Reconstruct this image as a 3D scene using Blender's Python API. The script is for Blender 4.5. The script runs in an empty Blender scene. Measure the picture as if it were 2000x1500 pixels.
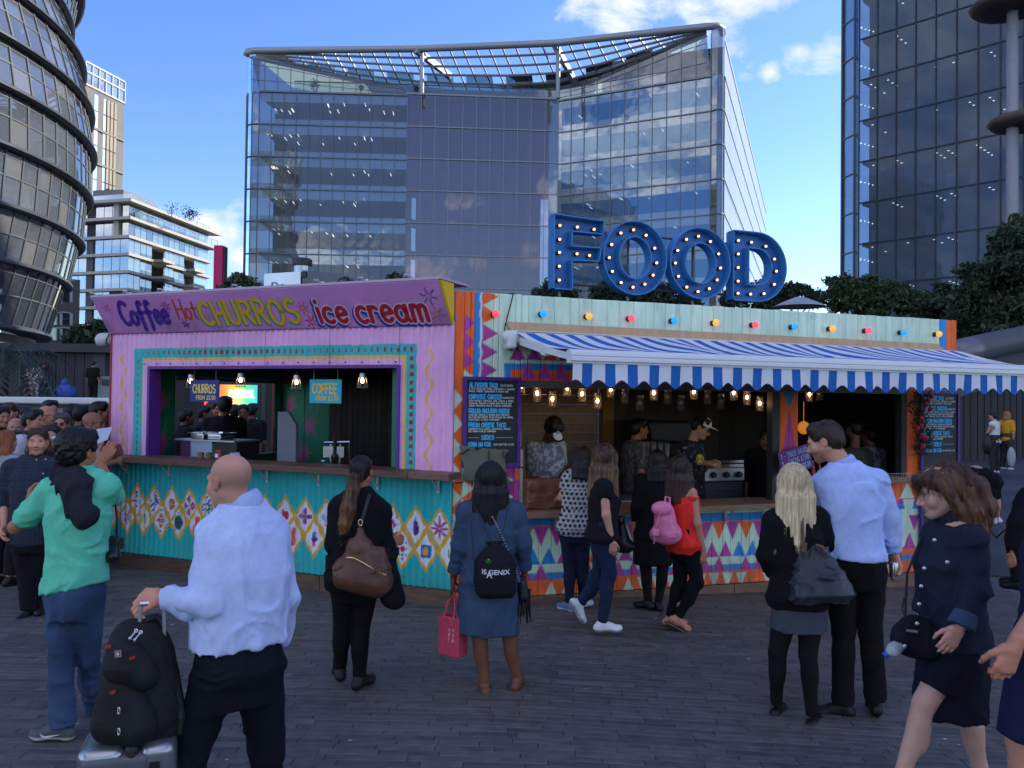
import bpy, bmesh, math, random
import numpy as np
import openvdb as vdb
from mathutils import Vector, Matrix
from math import sin, cos, pi, radians, sqrt, atan2, hypot
random.seed(7); RNG = np.random.default_rng(7)
SC = bpy.context.scene; COL = SC.collection

# ------------------------------------------------------------------ camera, world, sun, exposure
F = 1600.0; PITCH = radians(1.1); ROLL = radians(.7); CH = 2.0
_f = np.array([0, cos(PITCH), sin(PITCH)]); _u0 = np.array([0, -sin(PITCH), cos(PITCH)]); _x = np.array([1., 0, 0])
_r = cos(ROLL)*_x + sin(ROLL)*_u0; _u = -sin(ROLL)*_x + cos(ROLL)*_u0
CAM = np.array([0, 0, CH])
cam = bpy.data.objects.new('camera', bpy.data.cameras.new('camera')); COL.objects.link(cam)
cam.matrix_world = Matrix(((_r[0], _u[0], -_f[0], 0), (_r[1], _u[1], -_f[1], 0), (_r[2], _u[2], -_f[2], CH), (0, 0, 0, 1)))
cam.data.sensor_width = 36; cam.data.lens = 36*F/2000; cam.data.clip_end = 5000; cam.data.clip_start = .05
SC.camera = cam
def ray(px, py): return _f + _r*(px-1000)/F + _u*(750-py)/F
def P(px, py, Y):                       # world point on the sight line at world depth Y
 d = ray(px, py); return CAM + d*(Y/d[1])

SUN_AZ = radians(64); SUN_EL = radians(31)      # azimuth from +Y towards +X
wd = bpy.data.worlds.new('World'); SC.world = wd; wd.use_nodes = True
nt = wd.node_tree; N = nt.nodes; L = nt.links; N.clear()
sky = N.new('ShaderNodeTexSky'); sky.sky_type = 'NISHITA'; sky.sun_disc = False
sky.sun_elevation = SUN_EL; sky.sun_rotation = SUN_AZ; sky.altitude = 100; sky.air_density = 1.0; sky.dust_density = .3; sky.ozone_density = 4.5
geo = N.new('ShaderNodeNewGeometry')
neg = N.new('ShaderNodeVectorMath'); neg.operation = 'SCALE'; neg.inputs['Scale'].default_value = -1
L.new(geo.outputs['Incoming'], neg.inputs[0]); DIR = neg.outputs[0]
def MN(op, a, b=None, c=None):
 m = N.new('ShaderNodeMath'); m.operation = op
 for i, q in enumerate((a, b, c)):
  if q is None: continue
  if isinstance(q, (int, float)): m.inputs[i].default_value = q
  else: L.new(q, m.inputs[i])
 return m.outputs[0]
def blob(px, py, rx):                   # a cloud at a given place in the sky
 d = ray(px, py); d = d/np.linalg.norm(d)
 dt = N.new('ShaderNodeVectorMath'); dt.operation = 'DISTANCE'; L.new(DIR, dt.inputs[0]); dt.inputs[1].default_value = tuple(d)
 return MN('MULTIPLY', MN('MAXIMUM', MN('SUBTRACT', 1.0, MN('DIVIDE', dt.outputs['Value'], rx)), 0.0), 1.0)
nz = N.new('ShaderNodeTexNoise'); nz.inputs['Scale'].default_value = 11; nz.inputs['Detail'].default_value = 9; nz.inputs['Roughness'].default_value = .62; nz.inputs['Distortion'].default_value = .25
mp = N.new('ShaderNodeMapping'); mp.inputs['Scale'].default_value = (1, 1, 1.9); L.new(DIR, mp.inputs['Vector']); L.new(mp.outputs[0], nz.inputs['Vector'])
big = N.new('ShaderNodeTexNoise'); big.inputs['Scale'].default_value = 2.2; big.inputs['Detail'].default_value = 2
mp2 = N.new('ShaderNodeMapping'); mp2.inputs['Scale'].default_value = (1, 1, 2.5); mp2.inputs['Location'].default_value = (3.3, .4, 1.7); L.new(DIR, mp2.inputs['Vector']); L.new(mp2.outputs[0], big.inputs['Vector'])
spots = [(1220, -35, .10), (1420, -25, .115), (1140, -30, .07), (1330, -90, .16), (1560, 98, .038), (1625, 88, .055),
  (410, 440, .055), (455, 448, .055), (475, 505, .04), (1505, 140, .02), (1360, 5, .10)]
acc = None
for s_ in spots:
 b_ = blob(*s_); acc = b_ if acc is None else MN('MAXIMUM', acc, b_)
sep = N.new('ShaderNodeSeparateXYZ'); L.new(DIR, sep.inputs[0])
# broken cloud fills the rest of the sky; the part of the sky in the picture's direction is clearer
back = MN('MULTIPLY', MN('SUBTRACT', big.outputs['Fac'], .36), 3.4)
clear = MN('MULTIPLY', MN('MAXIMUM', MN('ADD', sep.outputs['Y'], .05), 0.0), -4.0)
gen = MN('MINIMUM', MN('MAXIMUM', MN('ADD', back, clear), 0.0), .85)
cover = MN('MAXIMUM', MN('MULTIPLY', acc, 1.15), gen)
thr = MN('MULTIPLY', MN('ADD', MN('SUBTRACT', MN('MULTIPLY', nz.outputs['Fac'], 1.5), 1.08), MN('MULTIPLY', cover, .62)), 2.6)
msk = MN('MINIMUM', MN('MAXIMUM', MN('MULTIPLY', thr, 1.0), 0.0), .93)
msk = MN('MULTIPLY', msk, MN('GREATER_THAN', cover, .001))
shade = N.new('ShaderNodeMapRange'); shade.inputs[1].default_value = .3; shade.inputs[2].default_value = .75
n3 = N.new('ShaderNodeTexNoise'); n3.inputs['Scale'].default_value = 7; n3.inputs['Detail'].default_value = 4; L.new(mp.outputs[0], n3.inputs['Vector'])
L.new(n3.outputs['Fac'], shade.inputs[0])
cc = N.new('ShaderNodeMixRGB'); L.new(shade.outputs[0], cc.inputs[0])
cc.inputs[1].default_value = (2.1, 2.35, 2.9, 1); cc.inputs[2].default_value = (3.9, 3.85, 3.85, 1)
cb = N.new('ShaderNodeMixRGB'); L.new(shade.outputs[0], cb.inputs[0]); cb.inputs[1].default_value = (5.8, 5.5, 5.4, 1); cb.inputs[2].default_value = (12.0, 11.3, 10.8, 1)  # unseen clouds behind the camera, brightened as added fill light for the stall fronts
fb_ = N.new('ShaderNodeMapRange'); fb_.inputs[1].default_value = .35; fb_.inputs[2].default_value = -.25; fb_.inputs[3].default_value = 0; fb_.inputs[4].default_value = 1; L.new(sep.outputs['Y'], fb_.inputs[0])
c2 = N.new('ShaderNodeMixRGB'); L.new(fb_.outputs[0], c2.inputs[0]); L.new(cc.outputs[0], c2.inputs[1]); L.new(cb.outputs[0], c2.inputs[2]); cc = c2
hs = N.new('ShaderNodeHueSaturation'); hs.inputs['Saturation'].default_value = 1.14; hs.inputs['Value'].default_value = .82; hs.inputs['Hue'].default_value = .515; L.new(sky.outputs[0], hs.inputs['Color'])
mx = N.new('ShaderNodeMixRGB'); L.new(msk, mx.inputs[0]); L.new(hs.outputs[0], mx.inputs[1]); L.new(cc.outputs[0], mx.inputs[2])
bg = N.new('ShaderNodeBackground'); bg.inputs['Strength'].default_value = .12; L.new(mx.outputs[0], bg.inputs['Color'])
wo = N.new('ShaderNodeOutputWorld'); L.new(bg.outputs[0], wo.inputs[0])
sun = bpy.data.objects.new('sun', bpy.data.lights.new('sun', 'SUN')); COL.objects.link(sun)
sun.data.energy = 2.2; sun.data.angle = radians(.5); sun.data.color = (1, .93, .82)
sd = Vector((sin(SUN_AZ)*cos(SUN_EL), cos(SUN_AZ)*cos(SUN_EL), sin(SUN_EL))); sun.rotation_euler = sd.to_track_quat('Z', 'Y').to_euler()
vs = SC.view_settings; vs.view_transform = 'Standard'; vs.look = 'None'; vs.exposure = 1.54; vs.gamma = 1; vs.use_curve_mapping = False
SC.cycles.use_denoising = True; SC.cycles.max_bounces = 7; SC.cycles.transparent_max_bounces = 14; SC.cycles.glossy_bounces = 3; SC.cycles.transmission_bounces = 4
SC.cycles.sample_clamp_indirect = 6; SC.cycles.caustics_reflective = False; SC.cycles.caustics_refractive = False

# ------------------------------------------------------------------ materials
def s2l(c):                              # 0..255 sRGB -> linear
 c = np.asarray(c, float)/255; return np.where(c <= .04045, c/12.92, ((c+.055)/1.055)**2.4)
def H(s): return tuple(s2l([int(s[i:i+2], 16) for i in (0, 2, 4)]))
_M = {}
def mat(name, col=(.5, .5, .5), rough=.6, metal=0., spec=.4, var=0., vscale=8., stretch=(1, 1, 1), bump=0., bscale=60., rnd=0., attr=False,
  emit=None, estr=0., alpha=1., coord='Object', island=False, coat=0., trans=0., detail=4., hue=0.):
 if name in _M: return _M[name]
 m = bpy.data.materials.new(name); m.use_nodes = True; n = m.node_tree.nodes; l = m.node_tree.links; b = n['Principled BSDF']
 if isinstance(col, str): col = H(col)
 b.inputs['Roughness'].default_value = rough; b.inputs['Metallic'].default_value = metal; b.inputs['Specular IOR Level'].default_value = spec
 b.inputs['Coat Weight'].default_value = coat; b.inputs['Transmission Weight'].default_value = trans; b.inputs['Alpha'].default_value = alpha
 if attr:
  a = n.new('ShaderNodeVertexColor'); a.layer_name = 'Col'; src = a.outputs[0]
 else:
  a = n.new('ShaderNodeRGB'); a.outputs[0].default_value = (*col, 1); src = a.outputs[0]
 tc = n.new('ShaderNodeTexCoord'); mpn = n.new('ShaderNodeMapping'); mpn.inputs['Scale'].default_value = stretch; l.new(tc.outputs[coord], mpn.inputs[0])
 vec = mpn.outputs[0]
 oi = None
 if rnd:
  if island: oi = n.new('ShaderNodeNewGeometry').outputs['Random Per Island']
  else: oi = n.new('ShaderNodeObjectInfo').outputs['Random']
  ad = n.new('ShaderNodeVectorMath'); ad.operation = 'ADD'; l.new(vec, ad.inputs[0])
  sc_ = n.new('ShaderNodeMath'); sc_.operation = 'MULTIPLY'; sc_.inputs[1].default_value = 37.; l.new(oi, sc_.inputs[0]); l.new(sc_.outputs[0], ad.inputs[1]); vec = ad.outputs[0]
 if var or rnd:
  hsv = n.new('ShaderNodeHueSaturation'); l.new(src, hsv.inputs['Color']); val = None
  if var:
   t = n.new('ShaderNodeTexNoise'); t.inputs['Scale'].default_value = vscale; t.inputs['Detail'].default_value = detail; l.new(vec, t.inputs['Vector'])
   mr = n.new('ShaderNodeMapRange'); mr.inputs[1].default_value = .28; mr.inputs[2].default_value = .72; mr.inputs[3].default_value = 1-var; mr.inputs[4].default_value = 1+var; l.new(t.outputs['Fac'], mr.inputs[0]); val = mr.outputs[0]
  if rnd:
   mr2 = n.new('ShaderNodeMapRange'); mr2.inputs[3].default_value = 1-rnd; mr2.inputs[4].default_value = 1+rnd; l.new(oi, mr2.inputs[0])
   if val is None: val = mr2.outputs[0]
   else:
    mm = n.new('ShaderNodeMath'); mm.operation = 'MULTIPLY'; l.new(val, mm.inputs[0]); l.new(mr2.outputs[0], mm.inputs[1]); val = mm.outputs[0]
   if hue:
    mr3 = n.new('ShaderNodeMapRange'); mr3.inputs[3].default_value = .5-hue; mr3.inputs[4].default_value = .5+hue
    fr = n.new('ShaderNodeMath'); fr.operation = 'FRACT'; mu = n.new('ShaderNodeMath'); mu.operation = 'MULTIPLY'; mu.inputs[1].default_value = 17.3; l.new(oi, mu.inputs[0]); l.new(mu.outputs[0], fr.inputs[0]); l.new(fr.outputs[0], mr3.inputs[0]); l.new(mr3.outputs[0], hsv.inputs['Hue'])
  l.new(val, hsv.inputs['Value']); src = hsv.outputs[0]
 l.new(src, b.inputs['Base Color'])
 if bump:
  t2 = n.new('ShaderNodeTexNoise'); t2.inputs['Scale'].default_value = bscale; t2.inputs['Detail'].default_value = 5; l.new(vec, t2.inputs['Vector'])
  bp = n.new('ShaderNodeBump'); bp.inputs['Strength'].default_value = bump; bp.inputs['Distance'].default_value = .01; l.new(t2.outputs['Fac'], bp.inputs['Height']); l.new(bp.outputs[0], b.inputs['Normal'])
 if emit is not None:
  if isinstance(emit, str): emit = H(emit)
  if attr and emit == 'attr': pass
  b.inputs['Emission Color'].default_value = (*emit, 1); b.inputs['Emission Strength'].default_value = estr
 _M[name] = m; return m
def glassmat(name, tint=(.5, .6, .65), refl=.35, rough=.02, wav=.0, see=.6, base=(.02, .03, .04), wscale=.15, fres=1.35, gt=(.9, .95, 1)):
 """glazing seen from outside: part of what is behind it shows through, the rest is mirror, dark tint"""
 if name in _M: return _M[name]
 m = bpy.data.materials.new(name); m.use_nodes = True; n = m.node_tree.nodes; l = m.node_tree.links; n.clear()
 tr = n.new('ShaderNodeBsdfTransparent'); tr.inputs[0].default_value = (*tint, 1)
 df = n.new('ShaderNodeBsdfDiffuse'); df.inputs[0].default_value = (*base, 1)
 gl = n.new('ShaderNodeBsdfGlossy'); gl.inputs['Roughness'].default_value = rough; gl.inputs[0].default_value = (*gt, 1)
 m1 = n.new('ShaderNodeMixShader'); m1.inputs[0].default_value = see; l.new(df.outputs[0], m1.inputs[1]); l.new(tr.outputs[0], m1.inputs[2])
 fr = n.new('ShaderNodeFresnel'); fr.inputs['IOR'].default_value = fres
 ad = n.new('ShaderNodeMath'); ad.operation = 'ADD'; ad.inputs[1].default_value = refl; ad.use_clamp = True; l.new(fr.outputs[0], ad.inputs[0])
 m2 = n.new('ShaderNodeMixShader'); l.new(ad.outputs[0], m2.inputs[0]); l.new(m1.outputs[0], m2.inputs[1]); l.new(gl.outputs[0], m2.inputs[2])
 if wav:
  tc = n.new('ShaderNodeTexCoord'); t = n.new('ShaderNodeTexNoise'); t.inputs['Scale'].default_value = wscale; t.inputs['Detail'].default_value = 2; l.new(tc.outputs['Object'], t.inputs['Vector'])
  bp = n.new('ShaderNodeBump'); bp.inputs['Strength'].default_value = 1; bp.inputs['Distance'].default_value = wav; l.new(t.outputs['Fac'], bp.inputs['Height']); l.new(bp.outputs[0], gl.inputs['Normal'])
 o = n.new('ShaderNodeOutputMaterial'); l.new(m2.outputs[0], o.inputs[0]); _M[name] = m; return m

# ------------------------------------------------------------------ mesh helpers
class Fr:                               # a placed frame: (a, b, c) -> world
 def __init__(s, o, ex, ey, ez=(0, 0, 1)):
  s.o = np.array(o, float); s.ex = np.array(ex, float); s.ey = np.array(ey, float); s.ez = np.array(ez, float)
 def __call__(s, a, b, c): return s.o + s.ex*a + s.ey*b + s.ez*c
 def shift(s, a, b, c): return Fr(s(a, b, c), s.ex, s.ey, s.ez)
WORLD = Fr((0, 0, 0), (1, 0, 0), (0, 1, 0))
def yawfr(o, yaw): return Fr(o, (cos(yaw), sin(yaw), 0), (-sin(yaw), cos(yaw), 0))
class MB:
 def __init__(s): s.v = []; s.f = []; s.m = []; s.c = None
 def add(s, vs, fs, mi=0):
  b = len(s.v); s.v.extend([tuple(map(float, q)) for q in vs]); s.f.extend([tuple(i+b for i in q) for q in fs]); s.m.extend([mi]*len(fs)); return s
 def box(s, fr, a0, a1, b0, b1, c0, c1, mi=0, skew=0):
  vs = [fr(a, b, c) for c in (c0, c1) for (a, b) in ((a0, b0), (a1, b0), (a1, b1), (a0, b1))]
  return s.add(vs, [(3, 2, 1, 0), (4, 5, 6, 7), (0, 1, 5, 4), (1, 2, 6, 5), (2, 3, 7, 6), (3, 0, 4, 7)], mi)
 def prism(s, fr, poly, b0, b1, mi=0):      # poly in (a,c), extruded along b
  n = len(poly); vs = [fr(a, b0, c) for a, c in poly]+[fr(a, b1, c) for a, c in poly]
  return s.add(vs, [tuple(range(n))[::-1], tuple(range(n, 2*n))]+[(i, (i+1) % n, (i+1) % n+n, i+n) for i in range(n)], mi)
 def flat(s, fr, poly, b, mi=0): return s.add([fr(a, b, c) for a, c in poly], [tuple(range(len(poly)))], mi)
 def quad(s, a, b, c, d, mi=0): return s.add([a, b, c, d], [(0, 1, 2, 3)], mi)
 def bar(s, p, q, w, h=None, mi=0, up=(0, 0, 1)):
  p = Vector(p); q = Vector(q); h = w if h is None else h; d = (q-p).normalized(); upv = Vector(up)
  if abs(d.dot(upv)) > .98: upv = Vector((0, 1, 0))
  x = d.cross(upv).normalized(); y = x.cross(d)
  vs = [e + x*sx*w/2 + y*sy*h/2 for e in (p, q) for sx, sy in ((-1, -1), (1, -1), (1, 1), (-1, 1))]
  return s.add(vs, [(3, 2, 1, 0), (4, 5, 6, 7), (0, 1, 5, 4), (1, 2, 6, 5), (2, 3, 7, 6), (3, 0, 4, 7)], mi)
 def tube(s, pts, r, n=8, mi=0, closed=False):
  pts = [Vector(p) for p in pts]; k = len(pts); rs = r if hasattr(r, '__len__') else [r]*k; base = len(s.v); vs = []; prev = None
  for i, p in enumerate(pts):
   if closed: d = pts[(i+1) % k]-pts[i-1]
   else: d = pts[min(i+1, k-1)]-pts[max(i-1, 0)]
   d = d.normalized() if d.length > 1e-9 else Vector((0, 0, 1))
   if prev is None:
    a = Vector((0, 0, 1)) if abs(d.z) < .9 else Vector((1, 0, 0)); x = d.cross(a).normalized()
   else: x = (prev - d*prev.dot(d)).normalized()
   prev = x; y = d.cross(x)
   vs += [p+(x*cos(2*pi*j/n)+y*sin(2*pi*j/n))*rs[i] for j in range(n)]
  fs = [(i*n+j, i*n+(j+1) % n, ((i+1) % k)*n+(j+1) % n, ((i+1) % k)*n+j) for i in range(k if closed else k-1) for j in range(n)]
  if not closed: fs += [tuple(range(n))[::-1], tuple(range((k-1)*n, k*n))]
  return s.add(vs, fs, mi)
 def lathe(s, prof, c=(0, 0, 0), n=16, fr=None, mi=0, a0=0, a1=2*pi):    # prof: (r, z)
  fr = fr or Fr(c, (1, 0, 0), (0, 1, 0)); full = abs(a1-a0-2*pi) < 1e-6; m = n if full else n+1; vs = []
  for r, z in prof: vs += [fr(r*cos(a0+(a1-a0)*j/n), r*sin(a0+(a1-a0)*j/n), z) for j in range(m)]
  fs = [(i*m+j, i*m+(j+1) % m, (i+1)*m+(j+1) % m, (i+1)*m+j) for i in range(len(prof)-1) for j in range(n)]
  return s.add(vs, fs, mi)
 def ell(s, c, r, n=10, mi=0):
  prof = [(sin(pi*i/n)*1.0, -cos(pi*i/n)) for i in range(n+1)]
  fr = Fr(c, (r[0], 0, 0), (0, r[1], 0), (0, 0, r[2])); return s.lathe([(max(a, 1e-4), b) for a, b in prof], fr=fr, n=n+4, mi=mi)
ORG = {}
def link(name, me, parent=None, loc=None):
 o = bpy.data.objects.new(name, me); COL.objects.link(o)
 if parent is not None: o.parent = parent
 if loc is not None: o.location = loc
 return o
def tag(o, label=None, cat=None, group=None, kind=None):
 if label: o['label'] = label
 if cat: o['category'] = cat
 if group: o['group'] = group
 if kind: o['kind'] = kind
 return o
def thing(name, label, cat, loc, group=None):
 o = bpy.data.objects.new(name, None); COL.objects.link(o); o.location = tuple(loc); o.empty_display_size = .2
 ORG[o.name] = np.array(loc, float); return tag(o, label, cat, group)
def mesh(name, v, f, mats, mi=None, smooth=False, col=None, org=None):
 v = np.asarray(v, float)
 if org is not None: v = v-org
 me = bpy.data.meshes.new(name)
 if isinstance(f, np.ndarray) and f.ndim == 2:
  nf, k = f.shape; me.vertices.add(len(v)); me.vertices.foreach_set('co', v.astype(np.float32).ravel())
  me.loops.add(nf*k); me.loops.foreach_set('vertex_index', f.astype(np.int32).ravel()); me.polygons.add(nf)
  me.polygons.foreach_set('loop_start', np.arange(0, nf*k, k, dtype=np.int32)); me.update(calc_edges=True)
 else: me.from_pydata([tuple(q) for q in v], [], f)
 for m in (mats if isinstance(mats, (list, tuple)) else [mats]): me.materials.append(m)
 if mi is not None and len(me.materials) > 1: me.polygons.foreach_set('material_index', np.asarray(mi, np.int32))
 if smooth: me.polygons.foreach_set('use_smooth', [True]*len(me.polygons))
 if col is not None:
  a = me.color_attributes.new('Col', 'FLOAT_COLOR', 'POINT'); c = np.ones((len(v), 4), np.float32); c[:, :3] = col; a.data.foreach_set('color', c.ravel())
 me.update(); return me
def obj(name, mb, mats, parent=None, org=None, smooth=False, col=None, label=None, cat=None, group=None, kind=None, fix=False):
 """one mesh object; vertices are given in world space, the origin goes to org (or the parent's)"""
 if parent is not None: org = ORG[parent.name]
 if org is None:
  vv = np.array(mb.v); org = np.array([*(vv[:, :2].min(0)+vv[:, :2].max(0))/2, vv[:, 2].min()])
 me = mesh(name, mb.v, mb.f, mats, mb.m, smooth, col, org)
 if fix:
  bm = bmesh.new(); bm.from_mesh(me); bmesh.ops.recalc_face_normals(bm, faces=bm.faces); bm.to_mesh(me); bm.free()
 o = link(name, me, parent, None if parent is not None else tuple(org)); ORG[o.name] = np.array(org, float)
 return tag(o, label, cat, group, kind)
def sub(name, me, parent, world, rot=None, scale=None, label=None):     # shared mesh placed as a part
 o = link(name, me, parent, tuple(np.array(world)-ORG[parent.name])); ORG[o.name] = ORG[parent.name]
 if rot is not None: o.rotation_euler = rot
 if scale is not None: o.scale = scale
 if label: o['label'] = label
 return o
def copy_tree(o, parent=None):
 c = o.copy(); COL.objects.link(c); c.parent = parent
 for ch in list(o.children): copy_tree(ch, c)
 return c
def bevel(o, w=.01, seg=2, ang=40):
 m = o.modifiers.new('bevel', 'BEVEL'); m.width = w; m.segments = seg; m.limit_method = 'ANGLE'; m.angle_limit = radians(ang); return o

# ------------------------------------------------------------------ noise and distance fields
_TB = RNG.random((32, 32, 32)).astype(np.float32)
def vnoise(p):
 p = np.asarray(p, np.float32); i = np.floor(p).astype(np.int32); f = p-i; f = f*f*(3-2*f); i &= 31; j = (i+1) & 31
 x0, y0, z0 = i[..., 0], i[..., 1], i[..., 2]; x1, y1, z1 = j[..., 0], j[..., 1], j[..., 2]; fx, fy, fz = f[..., 0], f[..., 1], f[..., 2]
 a = _TB[x0, y0, z0]*(1-fx)+_TB[x1, y0, z0]*fx; b = _TB[x0, y1, z0]*(1-fx)+_TB[x1, y1, z0]*fx
 c = _TB[x0, y0, z1]*(1-fx)+_TB[x1, y0, z1]*fx; d = _TB[x0, y1, z1]*(1-fx)+_TB[x1, y1, z1]*fx
 return (a*(1-fy)+b*fy)*(1-fz)+(c*(1-fy)+d*fy)*fz
def A(*q): return np.array(q, np.float64)
def cap(p, q, r0, r1=None, k=.03, cut=None, sub=False):
 r1 = r0 if r1 is None else r1; p = np.array(p, float); q = np.array(q, float); R = max(r0, r1)
 lo = np.minimum(p, q)-R; hi = np.maximum(p, q)+R
 def fn(X):
  d = q-p; t = np.clip(((X-p)@d)/max(d@d, 1e-9), 0, 1); s = np.linalg.norm(X-(p+t[..., None]*d), axis=-1)-(r0+(r1-r0)*t)
  for (o, n) in (cut or []): s = np.maximum(s, (X-o)@n)
  return s
 return (lo, hi, fn, k, sub)
def ell(c, r, M=None, k=.03, cut=None, sub=False):
 c = np.array(c, float); r = np.array(r, float); M = np.eye(3) if M is None else M; e = np.abs(M).T@r if M is not None else r
 e = np.sqrt((M.T**2)@(r**2)) if False else np.full(3, r.max())
 def fn(X):
  q = (X-c)@M.T; k0 = np.linalg.norm(q/r, axis=-1); k1 = np.linalg.norm(q/(r*r), axis=-1)+1e-9; s = k0*(k0-1)/k1
  for (o, n) in (cut or []): s = np.maximum(s, (X-o)@n)
  return s
 return (c-e, c+e, fn, k, sub)
def loft(p, q, side, sec, k=.03, cut=None, ex=2.3, sub=False):
 """sections (s, rx, ry, off) along the axis p->q; side = unit vector of the wide direction"""
 p = np.array(p, float); q = np.array(q, float); ax = q-p; Ln = np.linalg.norm(ax); ax = ax/Ln; side = np.array(side, float); side = side-ax*(side@ax); side /= np.linalg.norm(side); fw = np.cross(ax, side)
 S = np.array([e[0] for e in sec])*Ln; RX = np.array([e[1] for e in sec]); RY = np.array([e[2] for e in sec]); OF = np.array([e[3] if len(e) > 3 else 0 for e in sec]); OX = np.array([e[4] if len(e) > 4 else 0 for e in sec])
 e = max(RX.max(), RY.max())+np.abs(OF).max()+np.abs(OX).max(); a = p+ax*S[0]; b = p+ax*S[-1]
 def fn(X):
  d = X-p; z = d@ax; rx = np.interp(z, S, RX); ry = np.interp(z, S, RY); x = d@side-np.interp(z, S, OX); y = d@fw-np.interp(z, S, OF)
  s = ((np.abs(x/rx)**ex+np.abs(y/ry)**ex)**(1/ex)-1)*np.minimum(rx, ry)
  s = np.maximum(s, np.maximum(S[0]-z, z-S[-1]))
  for (o, n) in (cut or []): s = np.maximum(s, (X-o)@n)
  return s
 return (np.minimum(a, b)-e, np.maximum(a, b)+e, fn, k, sub)
def rbox(c, h, M=None, r=.01, k=.01, sub=False, cut=None):
 c = np.array(c, float); h = np.array(h, float); M = np.eye(3) if M is None else M; e = np.full(3, np.linalg.norm(h))
 e = np.abs(M.T)@h
 def fn(X):
  q = np.abs((X-c)@M.T)-(h-r); s = np.linalg.norm(np.maximum(q, 0), axis=-1)+np.minimum(q.max(-1), 0)-r
  for (o, n) in (cut or []): s = np.maximum(s, (X-o)@n)
  return s
 return (c-e, c+e, fn, k, sub)
def sdf(prims, vox, disp=None, cut=None):
 lo = np.min([q[0] for q in prims if not q[4]], 0)-3*vox-.01; hi = np.max([q[1] for q in prims if not q[4]], 0)+3*vox+.01
 n = np.ceil((hi-lo)/vox).astype(int)+1; D = np.full(n, .5, np.float32)
 axs = [lo[i]+vox*np.arange(n[i]) for i in range(3)]
 for (l, h, fn, k, isub) in prims:
  m = k+2*vox+.012; i0 = np.clip(np.floor((l-m-lo)/vox).astype(int), 0, n-1); i1 = np.clip(np.ceil((h+m-lo)/vox).astype(int)+1, 1, n)
  if (i1 <= i0).any(): continue
  sl = tuple(slice(a, b) for a, b in zip(i0, i1)); X = np.stack(np.meshgrid(*[axs[i][sl[i]] for i in range(3)], indexing='ij'), -1)
  s = fn(X).astype(np.float32); d = D[sl]
  if isub:
   hh = np.maximum(k-np.abs(d+s), 0)/k; D[sl] = np.maximum(d, -s)+hh*hh*k/4
  else:
   hh = np.maximum(k-np.abs(d-s), 0)/k; D[sl] = np.minimum(d, s)-hh*hh*k/4
 if disp is not None or cut:
  w = np.argwhere(np.abs(D) < .045); X = lo+w*vox; v = D[tuple(w.T)]
  if disp is not None: v = v+disp(X)
  for (o, nn) in (cut or []): v = np.maximum(v, (X-o)@np.array(nn))
  D[tuple(w.T)] = v
  if cut:
   w = np.argwhere(D <= -.045)
   if len(w):
    X = lo+w*vox; v = D[tuple(w.T)]
    for (o, nn) in cut: v = np.maximum(v, (X-o)@np.array(nn))
    D[tuple(w.T)] = v
 g = vdb.FloatGrid(.5); g.copyFromArray(D); pts, quads = g.convertToQuads(0.0)
 return pts*vox+lo, quads.astype(np.int32)[:, ::-1]
def sobj(name, prims, vox, mt, parent=None, disp=None, cut=None, col=None, org=None, **kw):
 v, q = sdf(prims, vox, disp, cut)
 if parent is not None: org = ORG[parent.name]
 if org is None: org = np.array([*(v[:, :2].min(0)+v[:, :2].max(0))/2, v[:, 2].min()])
 c = None
 if col is not None: c = col(v) if callable(col) else np.tile(np.array(col), (len(v), 1))
 me = mesh(name, v, q, mt, smooth=True, col=c, org=org); o = link(name, me, parent, None if parent is not None else tuple(org)); ORG[o.name] = np.array(org, float)
 return tag(o, **kw)

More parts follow.
